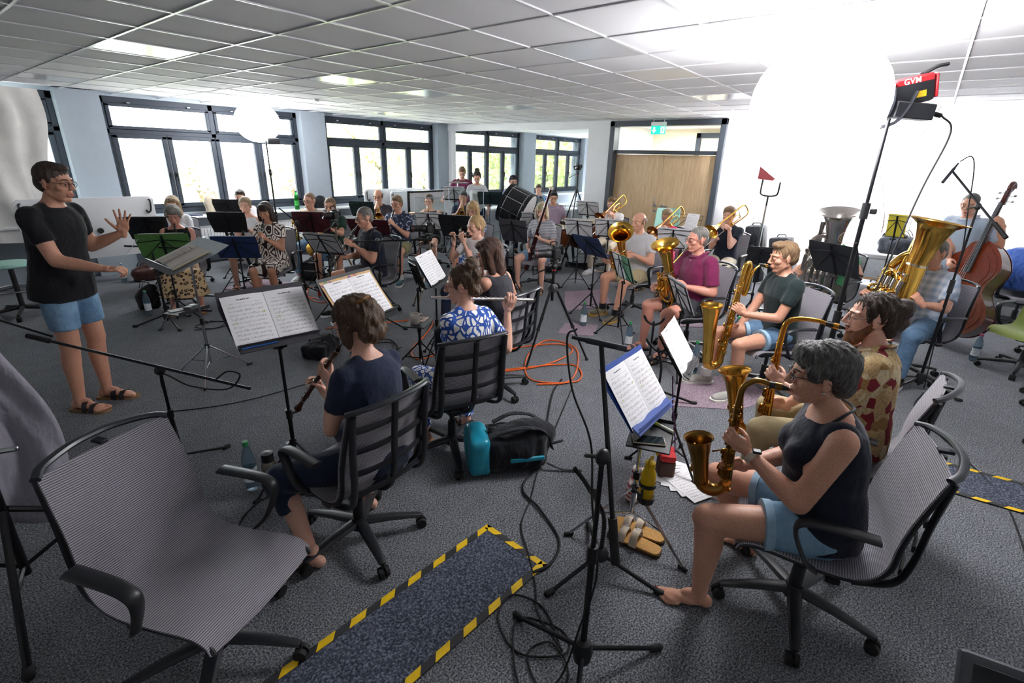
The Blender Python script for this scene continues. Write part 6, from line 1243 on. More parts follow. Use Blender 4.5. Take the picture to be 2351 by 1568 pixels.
# bounce light aimed at the white wall
t = thing('light_stand', 'chrome light stand between the instrument cases', 'light stand', (8.0, 1.74, 0)); obj('lower_tube', MB(cyl((0, 0, .1), (0, 0, .75), .016)), CHR, t); obj('upper_tube', MB(cyl((0, 0, .7), (0, 0, 1.35), .016)), CHR, t); obj('collar', MB(cyl((0, 0, .68), (0, 0, .78), .024), tube([(0, 0, .7), (.0, -.12, .72)], .009, 6)), CHR, t); obj('black_top', MB(cyl((0, 0, 1.3), (0, 0, 1.48), .014)), BLKM, t); legs3(t, .6, .4, 50, .011, CHR, z2=.2)
obj('fork', MB(tube(spl([(.06, .12, 1.72), (.06, .125, 1.56), (.03, .1, 1.5), (.0, 0, 1.485), (-.03, -.1, 1.5), (-.06, -.13, 1.54), (-.06, -.135, 1.68)], 4), .014, 6)), BLKM, t)
t = thing('bounce_light', 'red panel light turned towards the white wall', 'studio light', (8.02, 1.82, 1.76)); V, F = prism([(-.1, .1), (-.105, -.07), (.09, -.09), (.12, -.06)], -.07, .07); obj('shell', MB((np.stack([V[:, 0]*.24-V[:, 2]*.97, V[:, 0]*-.97-V[:, 2]*.24, V[:, 1]+.02], 1), F)), RED, t); obj('light_panel', MB(bev((.078, .02, -.01), (.006, .14, .09), .002)), mat('panel_glow', '#ffffff', .5, emit='#ffffff', estr=6.), t); obj('lead', MB(tube(spl([(0, .05, -.05), (-.02, .0, -.12), (-.01, -.03, -.3), (.02, .07, -.62), (-.0, -.06, -.9)], 4), .004, 6)), RUB, t)
al = bpy.data.lights.new('bounce_light_beam', 'SPOT'); al.energy = BOUNCE; al.spot_size = D2R(150); al.spot_blend = .9; al.shadow_soft_size = .1; ao = bpy.data.objects.new('bounce_light_beam', al); COL.objects.link(ao); ao.location = (8.13, 1.8, 1.78); ao.rotation_euler = Vector((-1, .45, -.3)).to_track_quat('Z', 'Y').to_euler()
# ------------------------------------------------------------------ double bass and its player
def double_bass(M, label):
    t = thing('double_bass', label, 'double bass', M=M); ribm = mat('bass_rib_varnish', '#4a170d', .22, var=.3, nscale=14, coat=.5); top = mat('bass_top_varnish', '#7c2f12', .22, var=.25, nscale=12, coat=.5, stretch=(1, 6, .8)); blk = mat('ebony', '#121010', .35)
    hw = [(0, .17), (.16, .185), (.27, .26), (.325, .38), (.31, .5), (.235, .61), (.195, .69), (.2, .78), (.245, .88), (.25, .97), (.2, 1.08), (.12, 1.17), (.05, 1.215), (0, 1.22)]
    P = spl([(w, z, 0) for w, z in hw], 4)[:, :2]; out = [(w, z) for w, z in P]+[(-w, z) for w, z in P[::-1][1:-1]]
    def slab(x0, x1, k): V, F = prism([(y*k, .69+(z-.69)*(1+(k-1)*.6)) for y, z in out], x0, x1); return V[:, [2, 0, 1]], F
    obj('ribs', MB(slab(-.2, -.005, 1.)), ribm, t); obj('back_plate', MB(slab(-.208, -.2, 1.02)), ribm, t); obj('front_plate', MB(slab(-.005, .004, 1.025), slab(.004, .016, .9), slab(.016, .024, .7)), top, t, angle=25)
    obj('fingerboard', MB(tube([(.055, 0, .86), (.05, 0, 1.63)], [.034, .022], 8, sx=.45, sy=1., up=(1, 0, 0))), blk, t); obj('neck', MB(tube([(.0, 0, 1.2), (.03, 0, 1.28), (.035, 0, 1.62)], [.035, .024, .02], 10)), ribm, t)
    obj('pegbox', MB(bev((.02, 0, 1.69), (.045, .05, .16), .01)), ribm, t); a = np.linspace(0, 3.4*PI, 26); obj('scroll', MB(tube([(.0+(.05-.0036*i*1.0*.38)*-math.cos(x)*.75, 0, 1.8+(.05-.0036*i*.38)*math.sin(x)) for i, x in enumerate(a)], np.linspace(.026, .016, 26), 10)), ribm, t)
    for s, z in ((1, 1.65), (-1, 1.68), (1, 1.71), (-1, 1.74)): obj('tuning_peg', MB(tube([(.01, s*.02, z), (.01, s*.06, z)], .004, 6), bev((.01, s*.075, z), (.012, .025, .022), .004)), HND, t)
    for i in range(4): obj('string', MB(tube([(.06, (i-1.5)*.009, 1.62), (.115, (i-1.5)*.022, .585), (.05, (i-1.5)*.012, .36)], .0018, 5)), HND, t)
    obj('bridge', MB(bev((.07, 0, .575), (.014, .13, .1), .004)), mat('maple_bridge', '#c39a62', .5), t); obj('tailpiece', MB(tube([(.05, 0, .4), (.025, 0, .19)], [.035, .018], 8, sx=.3, sy=1., up=(1, 0, 0))), blk, t)
    for s in (-1, 1): obj('f_hole', MB(tube(spl([(.0235, s*.075, .69), (.0235, s*.095, .67), (.023, s*.1, .6), (.02, s*.125, .52), (.019, s*.14, .5)], 4), .006, 6, sx=.4)), blk, t)
    obj('endpin', MB(tube([(-.08, 0, .19), (-.08, 0, .0)], .006, 8), ell((-.08, 0, .008), .012, n=8, m=6)), HND, t); return t
ax = nrm(A(.42, -.22, 1.68)); BM = imat(A(7.22, -.47, 0), nrm(A(math.cos(D2R(146)), math.sin(D2R(146)), 0)-ax*(A(math.cos(D2R(146)), math.sin(D2R(146)), 0)@ax)), ax)
double_bass(BM, 'reddish brown double bass leaning against its standing player')
def tl(p): return (np.linalg.inv(TR(7.75, -.46, 0) @ RZ(D2R(150))) @ A(*p, 1))[:3]
nk = (BM @ A(.03, .02, 1.45, 1))[:3]; pk = (BM @ A(.12, 0, .72, 1))[:3]
P('35', ('bass player in pale blue shirt standing behind the double bass', ''), (7.75, -.46), 150, ch=False, seat=None, s=.97, fat=.25, tone='mid', lean=5, head=(14, 8), hair=('crop', 'saltpepper'), glasses='#55504c', top=('shirt', fab('pale_blue_shirt', '#a9b6c6')), bottom=('trousers', JEAND), shoes=('shoe', YSH, YSOLE), legs=((14, .05), (10, -.02)), hands={'L': (tl(nk), A(.6, -.4, .6), A(-.5, -.8, .1), 'grip'), 'R': (tl(pk)+A(.04, -.03, 0), A(.7, .5, -.4), A(-.2, .7, -.3), 'key')})
# ------------------------------------------------------------------ percussion
def bass_drum():
    c = A(7.4, 5.8, 1.05); d = nrm(A(.3, -.85, -.38)); t = thing('bass_drum', 'large black concert bass drum tilted on its stand', 'bass drum', (7.4, 5.8, 0)); o = A(0, 0, 1.05); bk = mat('drum_shell_black', '#15161a', .3, var=.1); M = axmat(o-d*.23, d)
    obj('shell', MB(lathe([(.345, 0), (.345, .46)], 40, M)), bk, t); obj('drum_head', MB(lathe([(.001, .462), (.335, .462)], 40, M)), mat('drum_skin', '#dfe0e2', .5), t); obj('rear_head', MB(lathe([(.335, -.002), (.001, -.002)], 40, M)), mat('drum_skin', '#dfe0e2', .5), t)
    for z in (.015, .445): obj('hoop', MB(lathe([(.345, z-.022), (.362, z-.022), (.362, z+.022), (.345, z+.022)], 40, M)), bk, t)
    for z in (.07, .39): obj('chrome_band', MB(lathe([(.347, z-.006), (.349, z), (.347, z+.006)], 40, M)), CHR, t)
    for k in range(10):
        a = 2*PI*k/10; q = xf([(.352*math.cos(a), .352*math.sin(a), .0), (.352*math.cos(a), .352*math.sin(a), .46)], M); obj('tension_rod', MB(tube(q, .0055, 6)), CHR, t)
    bx = xf([(.346*math.cos(-.9), .346*math.sin(-.9), .24)], M)[0]; n_ = nrm(bx-o-d*((bx-o)@d)); obj('badge', MB(bev((0, 0, 0), (.07, .05, .004), .002)), CHR, t, axmat(bx+n_*.002, n_, d))
    st = [(math.cos(a)*r, math.sin(a)*r) for k in range(5) for a, r in ((PI/2+2*PI*k/5, .07), (PI/2+2*PI*k/5+PI/5, .03))]; sv, sf_ = prism(st, 0, .003); bx2 = xf([(.347*math.cos(-2.1), .347*math.sin(-2.1), .16)], M)[0]; n2 = nrm(bx2-o-d*((bx2-o)@d)); obj('star_emblem', MB((sv, sf_)), mat('star_grey', '#8c8c94', .5), t, axmat(bx2, n2, d))
    for s in (-1, 1):
        e = np.cross(d, A(0, 0, 1)); e = nrm(e); obj('stand_arm', MB(tube([o+e*s*.37, o+e*s*.4-A(0, 0, .5), e*s*.42+A(0, 0, .06)], .014, 8)), BLKM, t); obj('stand_foot', MB(tube([e*s*.42+A(.3*d[0], .3*d[1], .04), e*s*.42-A(.3*d[0], .3*d[1], -.04)], .014, 8)), BLKM, t)
    return t
bass_drum()
t = thing('cymbal_stand', 'chrome cymbal stand in front of the man in plum', 'cymbal stand', (7.5, 7.4, 0)); obj('tube', MB(cyl((0, 0, .1), (0, 0, .8), .013), cyl((0, 0, .78), (0, 0, 1.5), .009)), CHR, t); legs3(t, .55, .35, 15, .009, CHR)
t = thing('cymbal', 'flat bronze cymbal on the chrome stand', 'cymbal', (7.5, 7.4, 1.42)); obj('plate', MB(lathe([(.008, .03), (.04, .026), (.055, .012), (.23, -.004), (.228, -.008), (.05, .006), (.008, .024)], 32)), mat('cymbal_bronze', '#7d776c', .3, .9), t); obj('felt_nut', MB(lathe([(.001, .07), (.016, .06), (.02, .03), (.001, .028)], 12)), BLK, t)
COP = mat('hammered_copper', '#8a4f33', .3, 1., var=.25, nscale=40, bump=.6, bscale=55)
def timpano(label, pos, r, z):
    t = thing('timpano', label, 'timpani', (*pos, 0)); obj('bowl', MB(lathe([(.06, z-.5), (r*.6, z-.44), (r*.9, z-.25), (r*.97, z-.03)], 36)), COP, t); obj('head', MB(lathe([(.001, z+.004), (r*.96, z+.004), (r*1.0, z-.004), (r*1.0, z-.02)], 36)), mat('calf_skin', '#d8ceb6', .5), t); obj('counter_hoop', MB(lathe([(r*.99, z-.03), (r*1.04, z-.03), (r*1.04, z-.005), (r*.99, z-.005)], 36)), BLKM, t)
    for k in range(6): a = PI/3*k; obj('strut', MB(tube([(r*1.03*math.cos(a), r*1.03*math.sin(a), z-.01), (r*.75*math.cos(a), r*.75*math.sin(a), z-.45), (r*.55*math.cos(a), r*.55*math.sin(a), .12)], .014, 8)), BLKM, t)
    obj('base', MB(lathe([(.001, .06), (r*.62, .06), (r*.62, .13), (.001, .13)], 20)), BLKM, t)
    for k in range(3): a = 2*PI*k/3; obj('caster', MB(cyl((r*.62*math.cos(a), r*.62*math.sin(a)-.015, .035), (r*.62*math.cos(a), r*.62*math.sin(a)+.015, .035), .035, n=14), box((r*.62*math.cos(a), r*.62*math.sin(a), .07), (.03, .02, .05))), RUB, t)
timpano('copper kettle drum behind the bassoonist', (7.35, 4.95), .34, .8); timpano('larger copper kettle drum before the white pier', (8.05, 4.78), .38, .86)
t = thing('timpani_mallet', 'felt tipped wooden mallet lying on the floor by the kettle drums', 'mallet', (7.9, 4.35, .02), D2R(-50)); obj('stick', MB(tube([(0, 0, 0), (.34, 0, 0)], .007, 6)), OAK, t); obj('felt_head', MB(ell((0, 0, .01), .025, n=10, m=8)), WHT, t)
t = thing('keyboard', 'white mallet keyboard on black X-stand before the oak door', 'keyboard', (8.95, 2.75, 0), D2R(90)); obj('case', MB(bev((0, 0, .8), (1.1, .32, .07), .015)), WHT, t)
for k in range(20): obj('key', MB(bev((-.48+k*.05, -.05, .842), (.044, .18, .012), .002)), PAP, t)
for s in (-1, 1): obj('x_leg', MB(tube([(-.25*s, s*.02, .76), (.25*s, s*.02, .02)], .016, 6, rect=True)), BLKM, t)
t = thing('woodblock_bars', 'row of brown wooden bars on a small table behind the flugelhorns', 'xylophone', (6.95, 7.7, .0)); obj('frame', MB(bev((0, 0, .8), (.8, .3, .05), .01), box((-.35, 0, .4), (.04, .25, .8)), box((.35, 0, .4), (.04, .25, .8))), BLK, t)
for k in range(9): obj('bar', MB(bev((-.34+.085*k, .0, .84), (.06, .3-.014*k, .022), .005)), mat('rosewood', '#b47a3c', .4), t)
# clear screens
def screen(label, c, yaw, w, h):
    t = thing('clear_screen', label, 'screen', (c[0], c[1], 0), D2R(yaw)); m = GLASS; obj('panel', MB(bev((0, 0, c[2]), (.008, w, h), .003)), m, t); e = mat('acrylic_edge', '#c8d2e2', .2, trans=.3)
    a = [(-w/2, -h/2), (w/2, -h/2), (w/2, h/2), (-w/2, h/2)]; P_ = [(0, y, c[2]+z) for y, z in a]; 
    for i in range(4): obj('edge', MB(tube([P_[i], P_[(i+1) % 4]], .006, 4)), e, t)
    obj('post', MB(cyl((0, 0, .1), (0, 0, c[2]-h/2+.05), .012)), BLKM, t); obj('clip', MB(bev((0, 0, c[2]-h/2+.03), (.03, .06, .06), .005)), BLK, t); legs3(t, .3, .28, 20, .008)
screen('clear acrylic screen in front of the flugelhorn player in navy', (6.72, 6.42, 1.13), 222, .62, .46); screen('clear acrylic screen beside the floral shirt clarinettist', (5.62, 6.18, .88), 222, .48, .78)
# ------------------------------------------------------------------ cameras
CHAM = mat('champagne_aluminium', '#9c8f7d', .35, .8, var=.05)
tripod('black camera tripod behind the flautists', (3.92, 2.6), 1.0, -60, .38); camera_body('camera with long lens behind the flautists', TR(3.92, 2.6, 1.0) @ RZ(D2R(150)), .19)
tripod('champagne coloured camera tripod beside the cornet player', (4.12, 4.55), 1.02, 200, .45, CHAM); camera_body('camera with long lens beside the cornet player', TR(4.12, 4.55, 1.02) @ RZ(D2R(148)), .19)
tripod('grey camera tripod between the horns and the black polo clarinettist', (3.75, 5.95), 1.08, 100, .36, CHAM); camera_body('camera on the tripod in front of the horn players', TR(3.75, 5.95, 1.08) @ RZ(D2R(172)), .13)
tripod('tall black tripod in the annexe opening', (10.4, 6.38), 1.68, 80, .5); camera_body('camcorder on the tall tripod in the annexe opening', TR(10.4, 6.38, 1.68) @ RZ(D2R(175)), .1)
# ------------------------------------------------------------------ tables, boards, boxes
def flip_table(label, x0, x1, y, z0, z1, tilt=0.):
    t = thing('folding_table', label, 'table', ((x0+x1)/2, y, 0)); L = x1-x0; H = z1-z0; tp = mat('white_laminate', '#e8e9ec', .35, var=.01)
    P_ = spl([(-L/2+.05, z0, 0), (L/2-.05, z0, 0), (L/2, z0+.05, 0), (L/2, z1-.05, 0), (L/2-.05, z1, 0), (-L/2+.05, z1, 0), (-L/2, z1-.05, 0), (-L/2, z0+.05, 0)], 1, True)[:, :2]; V, F = prism(P_, -.014, .014); obj('table_top', MB((V[:, [0, 2, 1]], [f[::-1] for f in F])), tp, t)
    for s in (-1, 1):
        obj('leg', MB(tube([(s*(L/2-.2), .06, z1-.35), (s*(L/2-.2), .1, .08)], .025, 8)), BLKM, t); obj('foot', MB(bev((s*(L/2-.2), .08, .06), (.05, .5, .04), .01)), BLKM, t)
        for q in (-.2, .25): obj('caster', MB(cyl((s*(L/2-.2)-.02, .08+q, .03), (s*(L/2-.2)+.02, .08+q, .03), .03, n=12)), RUB, t)
        obj('hook', MB(tube(spl([(s*(L/2-.07), -.02, z1-.05), (s*(L/2-.05), -.03, z1-.07), (s*(L/2-.06), -.03, z1-.2), (s*(L/2-.1), -.03, z1-.24), (s*(L/2-.12), -.02, z1-.2)], 4), .011, 8)), BLK, t)
    obj('cable_port', MB(lathe([(.001, 0), (.035, 0), (.04, .006)], 18, axmat((.05, -.02, z0+.38), (0, -1, 0)))), BLK, t)
flip_table('white folding table tipped upright behind the conductor', 1.15, 2.72, 9.2, .38, 1.22)
for k, (x, y) in enumerate(((6.95, 9.35), (7.25, 9.2), (7.55, 9.05))): flip_table(('rearmost', 'middle', 'front')[k]+' of the white folding tables nested under the third window', x-.45 if k else x-.3, x+1.15, y, .4, 1.2-.02*k)
t = thing('whiteboard', 'whiteboard with black frame leaning behind the flugelhorn player', 'whiteboard', (8.05, 8.72, 0)); obj('board', MB(bev((0, 0, .83), (1.45, .02, .64), .004)), mat('whiteboard_enamel', '#e6e7ea', .2), t); obj('frame', MB(box((0, -.005, 1.16), (1.5, .035, .04)), box((0, -.005, .5), (1.5, .035, .04)), box((-.73, -.005, .83), (.045, .035, .7)), box((.73, -.005, .83), (.045, .035, .7))), BLKM, t)
for s in (-1, 1): obj('leg', MB(box((s*.6, 0, .25), (.04, .03, .5)), box((s*.6, 0, .015), (.04, .4, .03))), BLKM, t)
def desk(label, c, yaw, L, W_, z, m=None):
    t = thing('desk', label, 'desk', (*c, 0), D2R(yaw)); obj('worktop', MB(bev((0, 0, z), (L, W_, .03), .006)), m or WHT, t)
    for sx in (-1, 1):
        for sy in (-1, 1): obj('leg', MB(box((sx*(L/2-.06), sy*(W_/2-.06), z/2), (.04, .04, z-.02))), HND, t)
    obj('modesty_panel', MB(box((0, W_/2-.05, z*.62), (L-.16, .02, z*.55))), mat('desk_panel_grey', '#8f9398', .6), t); return t
desk('long white table along the white wall behind the tubas', (9.15, -.35), 90, 3.0, .66, .74); desk('white annexe desk in front of the young man in light blue', (10.55, 7.45), 135, 1.5, .75, .74); desk('white annexe desk with bags by the last window', (12.2, 7.2), 95, 1.6, .75, .74); desk('low white cabinet table behind the bass drum', (8.75, 7.45), 0, .9, .45, .85)
def soft_bag(name, label, c, size, m, cat='bag', yaw=0, handles=True, z=0.):
    t = thing(name, label, cat, (c[0], c[1], z), D2R(yaw)); L, W_, H = size
    b = MB(ell((0, 0, H*.42), (L/2, W_/2, H*.43)), bev((0, 0, H*.35), (L*.86, W_*.82, H*.7), H*.12), ell((L*.15, 0, H*.75), (L*.3, W_*.3, H*.2))); V, F = remesh(b, max(.012, min(size)*.06), 5); V = folds(V, .006); V[:, 2] = np.maximum(V[:, 2], 0); obj('bag_body', (V, F), m, t, angle=180)
    if handles:
        for s in (-1, 1): obj('handle', MB(tube(spl([(-L*.2, s*W_*.2, H*.8), (-L*.1, s*W_*.25, H*1.02), (L*.1, s*W_*.25, H*1.02), (L*.2, s*W_*.2, H*.8)], 4), .009, 6, sx=.5)), m, t)
    return t
BAGB = fab('black_nylon', '#17191f', wr=.9); BAGN = fab('dark_blue_nylon', '#23262f', wr=.9); BLUEC = fab('royal_blue_cover', '#1f3f7d', wr=1.); BRN = mat('brown_leather', '#4b2420', .4, var=.3, bump=.3, bscale=40)
soft_bag('duffel_bag', 'dark blue soft bag on the long white table', (8.95, .12), (.55, .35, .32), BAGN, z=.755, yaw=80); soft_bag('instrument_gig_bag', 'black gig bag lying on the long white table', (9.1, -.75), (.7, .3, .22), BAGB, z=.755, yaw=85)
soft_bag('instrument_cover', 'royal blue bass cover heaped over a chair by the wall', (8.75, -1.3), (.9, .6, .55), BLUEC, 'cover', 60, False, .5)
soft_bag('leather_bag', 'brown leather bag on the floor behind the conductor', (2.35, 9.0), (.36, .22, .26), BRN); soft_bag('handbag', 'black leather handbag beside the leopard skirt', (1.88, 7.3), (.28, .18, .33), mat('black_leather', '#15151a', .35, var=.2)); soft_bag('shopping_bag', 'cream paper bag standing on the window board', (3.75, 9.7), (.28, .18, .42), mat('cream_paper_bag', '#cbbfa9', .8, bump=.3, bscale=30), z=.84)
soft_bag('bag', 'black bag with green trim under the butterfly folder', (2.45, 4.35), (.42, .3, .2), BAGB, yaw=30); soft_bag('bag', 'black bag on the floor behind the bassoonist', (6.0, 4.85), (.35, .25, .3), BAGB); soft_bag('jacket', 'dark jacket over the annexe chair', (10.75, 7.65), (.35, .2, .45), BAGB, 'jacket', 45, False, .6)
soft_bag('cloth_bag', 'checked cloth bag hanging beside the tripod of the horns', (3.55, 5.7), (.16, .1, .3), print_mat('brown_check_cloth', '#55493f', '#a39588', 'plaid', 9), z=.2, handles=False)
soft_bag('grey_sweater', 'dark sweater heap on the window board beside the bottle', (5.75, 9.68), (.36, .2, .26), BAGB, 'clothing', 0, False, .84); soft_bag('waste_bin', 'olive green bin bag by the window', (5.45, 9.25), (.36, .3, .62), fab('olive_bin', '#5b6436'), 'bin', 0, False)
def hard_case(label, c, size, yaw, m, tilt=0, z=0.):
    t = thing('instrument_case', label, 'case', M=TR(c[0], c[1], z) @ RZ(D2R(yaw)) @ RY(D2R(tilt))); L, W_, H = size; obj('shell', MB(bev((0, 0, H/2), (L, W_, H), min(size)*.15)), m, t); obj('seam', MB(box((0, 0, H*.55) if L > H else (0, 0, H/2), (L*1.01, W_*1.01, .012) if L > H else (.012, W_*1.01, H*.98))), HND if m is not BAGB else BLK, t)
    obj('handle', MB(tube(spl([(-.07, 0, H), (-.05, 0, H+.035), (.05, 0, H+.035), (.07, 0, H)], 4), .01, 6)), BLK, t)
    for s in (-1, 1): obj('latch', MB(bev((s*L*.3, -W_/2-.004, H*.55), (.05, .01, .05), .003)), HND, t)
hard_case('tall black trombone case leaning at the wall', (9.25, 2.0), (.3, .3, .95), 90, BAGB, 6); hard_case('shorter black case leaning at the wall beside the chrome stand', (9.25, 1.58), (.32, .28, .8), 80, BAGB, 8)
hard_case('silver flight case on the floor by the long table', (8.35, .25), (.62, .4, .42), 75, mat('flight_case_grey', '#b4b7bd', .4, .2)); hard_case('brown cardboard carton under the long white table', (9.0, .45), (.5, .35, .4), 85, mat('carton', '#7a5b3e', .85, var=.1))
hard_case('black ribbed case behind the slanting microphone boom', (4.15, 7.35), (.34, .26, .3), 30, mat('case_black', '#191c22', .35))
# mint stools
MINT = mat('mint_shell', '#9cc9bd', .45, var=.03)
def stool(label, pos, yaw, h):
    t = thing('counter_stool', label, 'stool', (*pos, 0), D2R(yaw)); obj('seat', MB(ell((0, 0, h), (.23, .24, .035)), ell((0, 0, h+.01), (.215, .225, .035))), MINT, t, angle=180); obj('backrest', grid(lambda u, v: (-.2-.06*math.sin(PI*u)-.04*v, (u-.5)*.44*(1-.1*v), h+.03+v*.36), 11, 7, .02), MINT, t, angle=60)
    obj('back_support', MB(tube(spl([(-.05, 0, h-.04), (-.24, 0, h-.02), (-.28, 0, h+.15)], 5), .018, 8)), BLK, t); obj('column', MB(cyl((0, 0, .1), (0, 0, h-.03), .026)), BLK, t); a = np.linspace(0, 2*PI, 29)[:-1]; obj('foot_ring', MB(tube([(.22*math.cos(x), .22*math.sin(x), .32) for x in a], .01, 8, loop=True), *[tube([(0, 0, .34), (.22*math.cos(x), .22*math.sin(x), .32)], .007, 6) for x in (0, 2.1, 4.2)]), CHR, t)
    for k in range(5):
        a = 2*PI*k/5; d = A(math.cos(a), math.sin(a), 0); l = obj('base_leg', MB(tube([d*.03+A(0, 0, .1), d*.32+A(0, 0, .07)], [.024, .014], 8)), BLK, t); obj('caster', MB(cyl(d*.32+A(-d[1]*.02, d[0]*.02, .028), d*.32+A(d[1]*.02, -d[0]*.02, .028), .028, n=12)), RUB, l)
stool('mint green counter stool at the hanging sheet', (.82, 8.0), -35, .6); stool('mint green counter stool in front of the oak door', (8.95, 3.55), 200, .72)
# ------------------------------------------------------------------ things on the floor
def runner(label, o, ang, L, W_):
    t = thing('floor_runner', label, 'mat', (*o, 0), D2R(ang)); obj('mat', MB(bev((L/2, 0, .004), (L, W_, .008), .003)), RUGM, t); BT = mat('black_tape', '#2b2b2e', .5); YT = mat('yellow_tape', '#f0c40e', .45); tw = .034; st = .075
    def tape(p0, p1):
        p0, p1 = A(*p0), A(*p1); d = nrm(p1-p0); n = A(-d[1], d[0]); ln = np.linalg.norm(p1-p0); c = (p0+p1)/2; R_ = [[d[0], n[0], 0], [d[1], n[1], 0], [0, 0, 1]]; obj('tape', MB(box((c[0], c[1], .0086), (ln+tw, tw, .0016), R_)), BT, t); x = -tw/2
        while x < ln:
            q = [p0+d*x-n*tw/2, p0+d*(x+st)-n*tw/2, p0+d*(x+st+tw*.9)+n*tw/2, p0+d*(x+tw*.9)+n*tw/2]; V, F = prism([(min(max(a_[0], -tw), L+tw), a_[1]) for a_ in q], .0088, .0102); obj('yellow_stripe', MB((V, F)), YT, t); x += st*2
    tape((L, -W_/2), (L, W_/2)) if False else tape((0, W_/2), (0, -W_/2)); tape((0, W_/2), (L, W_/2)); tape((0, -W_/2), (L, -W_/2))
runner('blue grey carpet runner with yellow and black taped edges by the empty chair', (1.635, 1.24), 176.5, 2.3, .38); runner('second taped carpet runner behind the saxophonists', (3.93, -.2), -86, 2.4, .38)
def felt(label, pts): tag(obj('felt_mat', MB(prism(pts, 0, .006)), PINK), label, 'mat')
felt('pink grey felt mat under the baritone saxophonist', [(3.72, 1.22), (4.3, 1.4), (4.75, 1.0), (4.45, .6), (4.02, .78)]); felt('pink grey felt mat under the baritone horn player', [(5.4, 3.38), (6.3, 3.95), (6.9, 3.6), (6.1, 3.05)]); felt('pink grey felt mat between the tenor horn and the wall', [(5.75, 2.12), (6.6, 2.2), (6.7, 1.75), (6.05, 1.7)]); felt('pink grey felt mat under the young blonde clarinettist', [(2.9, 7.7), (3.6, 7.9), (3.8, 7.2), (3.1, 7.0)])
felt('small pink felt mat by the tripod behind the flautists', [(4.6, 2.95), (5.0, 3.1), (5.2, 2.75), (4.8, 2.6)])
ORG = mat('orange_cable', '#e2621d', .45)
for k, (lab, pts) in enumerate((('orange cable loop around the tripod behind the flautists', [(3.0, 2.9), (3.5, 2.62), (3.9, 2.3), (3.6, 2.06), (3.35, 2.4), (3.75, 2.75), (4.3, 2.9), (4.32, 2.55), (3.9, 2.25), (3.52, 2.12), (3.3, 2.3)]), ('second orange cable beside the tripod behind the flautists', [(3.25, 2.75), (3.7, 2.5), (4.2, 2.5), (4.3, 2.7), (4.0, 2.95), (3.5, 3.1)]), ('orange cable coil behind the oboist\'s stand', [(3.8, 6.9), (3.5, 6.4), (3.45, 6.0), (3.75, 6.05), (3.9, 6.45), (3.75, 6.85), (3.5, 6.5), (3.52, 6.15)]), ('orange cable running past the champagne tripod', [(2.9, 5.0), (3.3, 4.75), (3.75, 4.55), (3.9, 4.3), (3.5, 4.0), (3.1, 3.75), (3.0, 3.5), (3.4, 3.5)]))): cable(lab, [(x, y, .009+.006*(i % 2)) for i, (x, y) in enumerate(pts)], .0075, ORG)
for lab, pts, r in (('black cable running forward from the backpack', [(3.55, 2.2), (3.28, 2.11), (2.9, 1.9), (2.4, 1.6), (2.05, 1.5), (1.95, 1.3), (1.82, 1.08), (1.66, 1.02), (1.55, 1.05)], .007), ('thin black cable beside the backpack cable', [(3.5, 2.05), (2.9, 1.8), (2.3, 1.55), (2.0, 1.4), (1.78, 1.3), (1.64, 1.15), (1.5, 1.0), (1.38, .9), (1.3, .72)], .0045), ('black cable loops under the tall microphone stand', [(1.3, .72), (1.42, .9), (1.38, 1.05), (1.25, 1.02), (1.18, .85), (1.3, .7), (1.38, .78), (1.3, .95), (1.1, .8), (1.0, .6)], .0045), ('tangled black cables behind the oboist', [(2.6, 3.9), (2.9, 4.2), (3.1, 4.05), (2.8, 3.8), (2.55, 3.95), (2.8, 4.3), (3.15, 4.2), (3.0, 3.85), (2.65, 3.75)], .006), ('black cable crossing the floor before the conductor\'s stand', [(.9, 4.2), (1.4, 3.9), (2.0, 3.8), (2.6, 3.85), (3.1, 3.9)], .004), ('black cable running across the floor to the second runner', [(5.5, -.4), (5.0, -.35), (4.4, -.6), (3.9, -.8), (3.3, -.85), (2.8, -.85), (2.2, -.9)], .0045), ('black cable coil by the short microphone stand', [(1.9, 6.0), (2.1, 5.9), (2.25, 6.05), (2.1, 6.2), (1.95, 6.1), (2.05, 5.9), (2.3, 5.95), (2.15, 6.22)], .005), ('black cable at the chair legs of the empty chair', [(1.25, 2.3), (1.05, 2.55), (.85, 2.5), (.7, 2.3)], .005)): cable(lab, [(x, y, r+.003*(i % 3)) for i, (x, y) in enumerate(pts)], r)
for lab, x, y, kw in (('clear water bottle with green cap beside the oboist', 1.0, 2.72, dict(h=.32, cap='#1f8a4c')), ('clear water bottle with green cap beside the black handbag', 1.78, 7.0, dict(h=.3, cap='#2f7a55')), ('clear water bottle by the brown leather bag', 2.1, 9.1, dict(h=.3, cap='#c9d4da')), ('pink capped bottle beside the navy desk', 2.72, 6.25, dict(h=.3, cap='#d87f9a')), ('small bottle with red label under the maroon desk', 3.58, 6.2, dict(h=.24, lab='#b3262e', cap='#22242a')), ('green capped bottle in front of the baritone horn player', 5.05, 2.88, dict(h=.3)), ('green capped bottle beside the mint folder stand', 4.72, 2.12, dict(h=.3)), ('green capped bottle beside the tenor horn player\'s chair', 4.55, 1.35, dict(h=.32)), ('bottle with pale label behind the baritone saxophonist', 5.75, 1.3, dict(h=.3, cap='#2d8f4e')), ('pink capped bottle by the green chair', 6.9, -.8, dict(h=.3, cap='#c2557e')), ('water bottle between the two flautists', 2.75, 2.95, dict(h=.28, lab='#b3262e', cap='#c9d4da')), ('second clear bottle under the oboist\'s knee', 1.2, 2.62, dict(h=.26, cap='#c9d4da'))): bottle(lab, (x, y), **kw)
bottle('green glass bottle on the window board', (5.28, 9.66), h=.36, r=.045, liq='#2f9a3a', cap='#1b5a2a', lab='#2f9a3a', z=.838); bottle('blue topped bottle on the annexe desk', (10.1, 7.05), h=.28, r=.045, liq='#7fb2dc', cap='#2a63c9', z=.756)
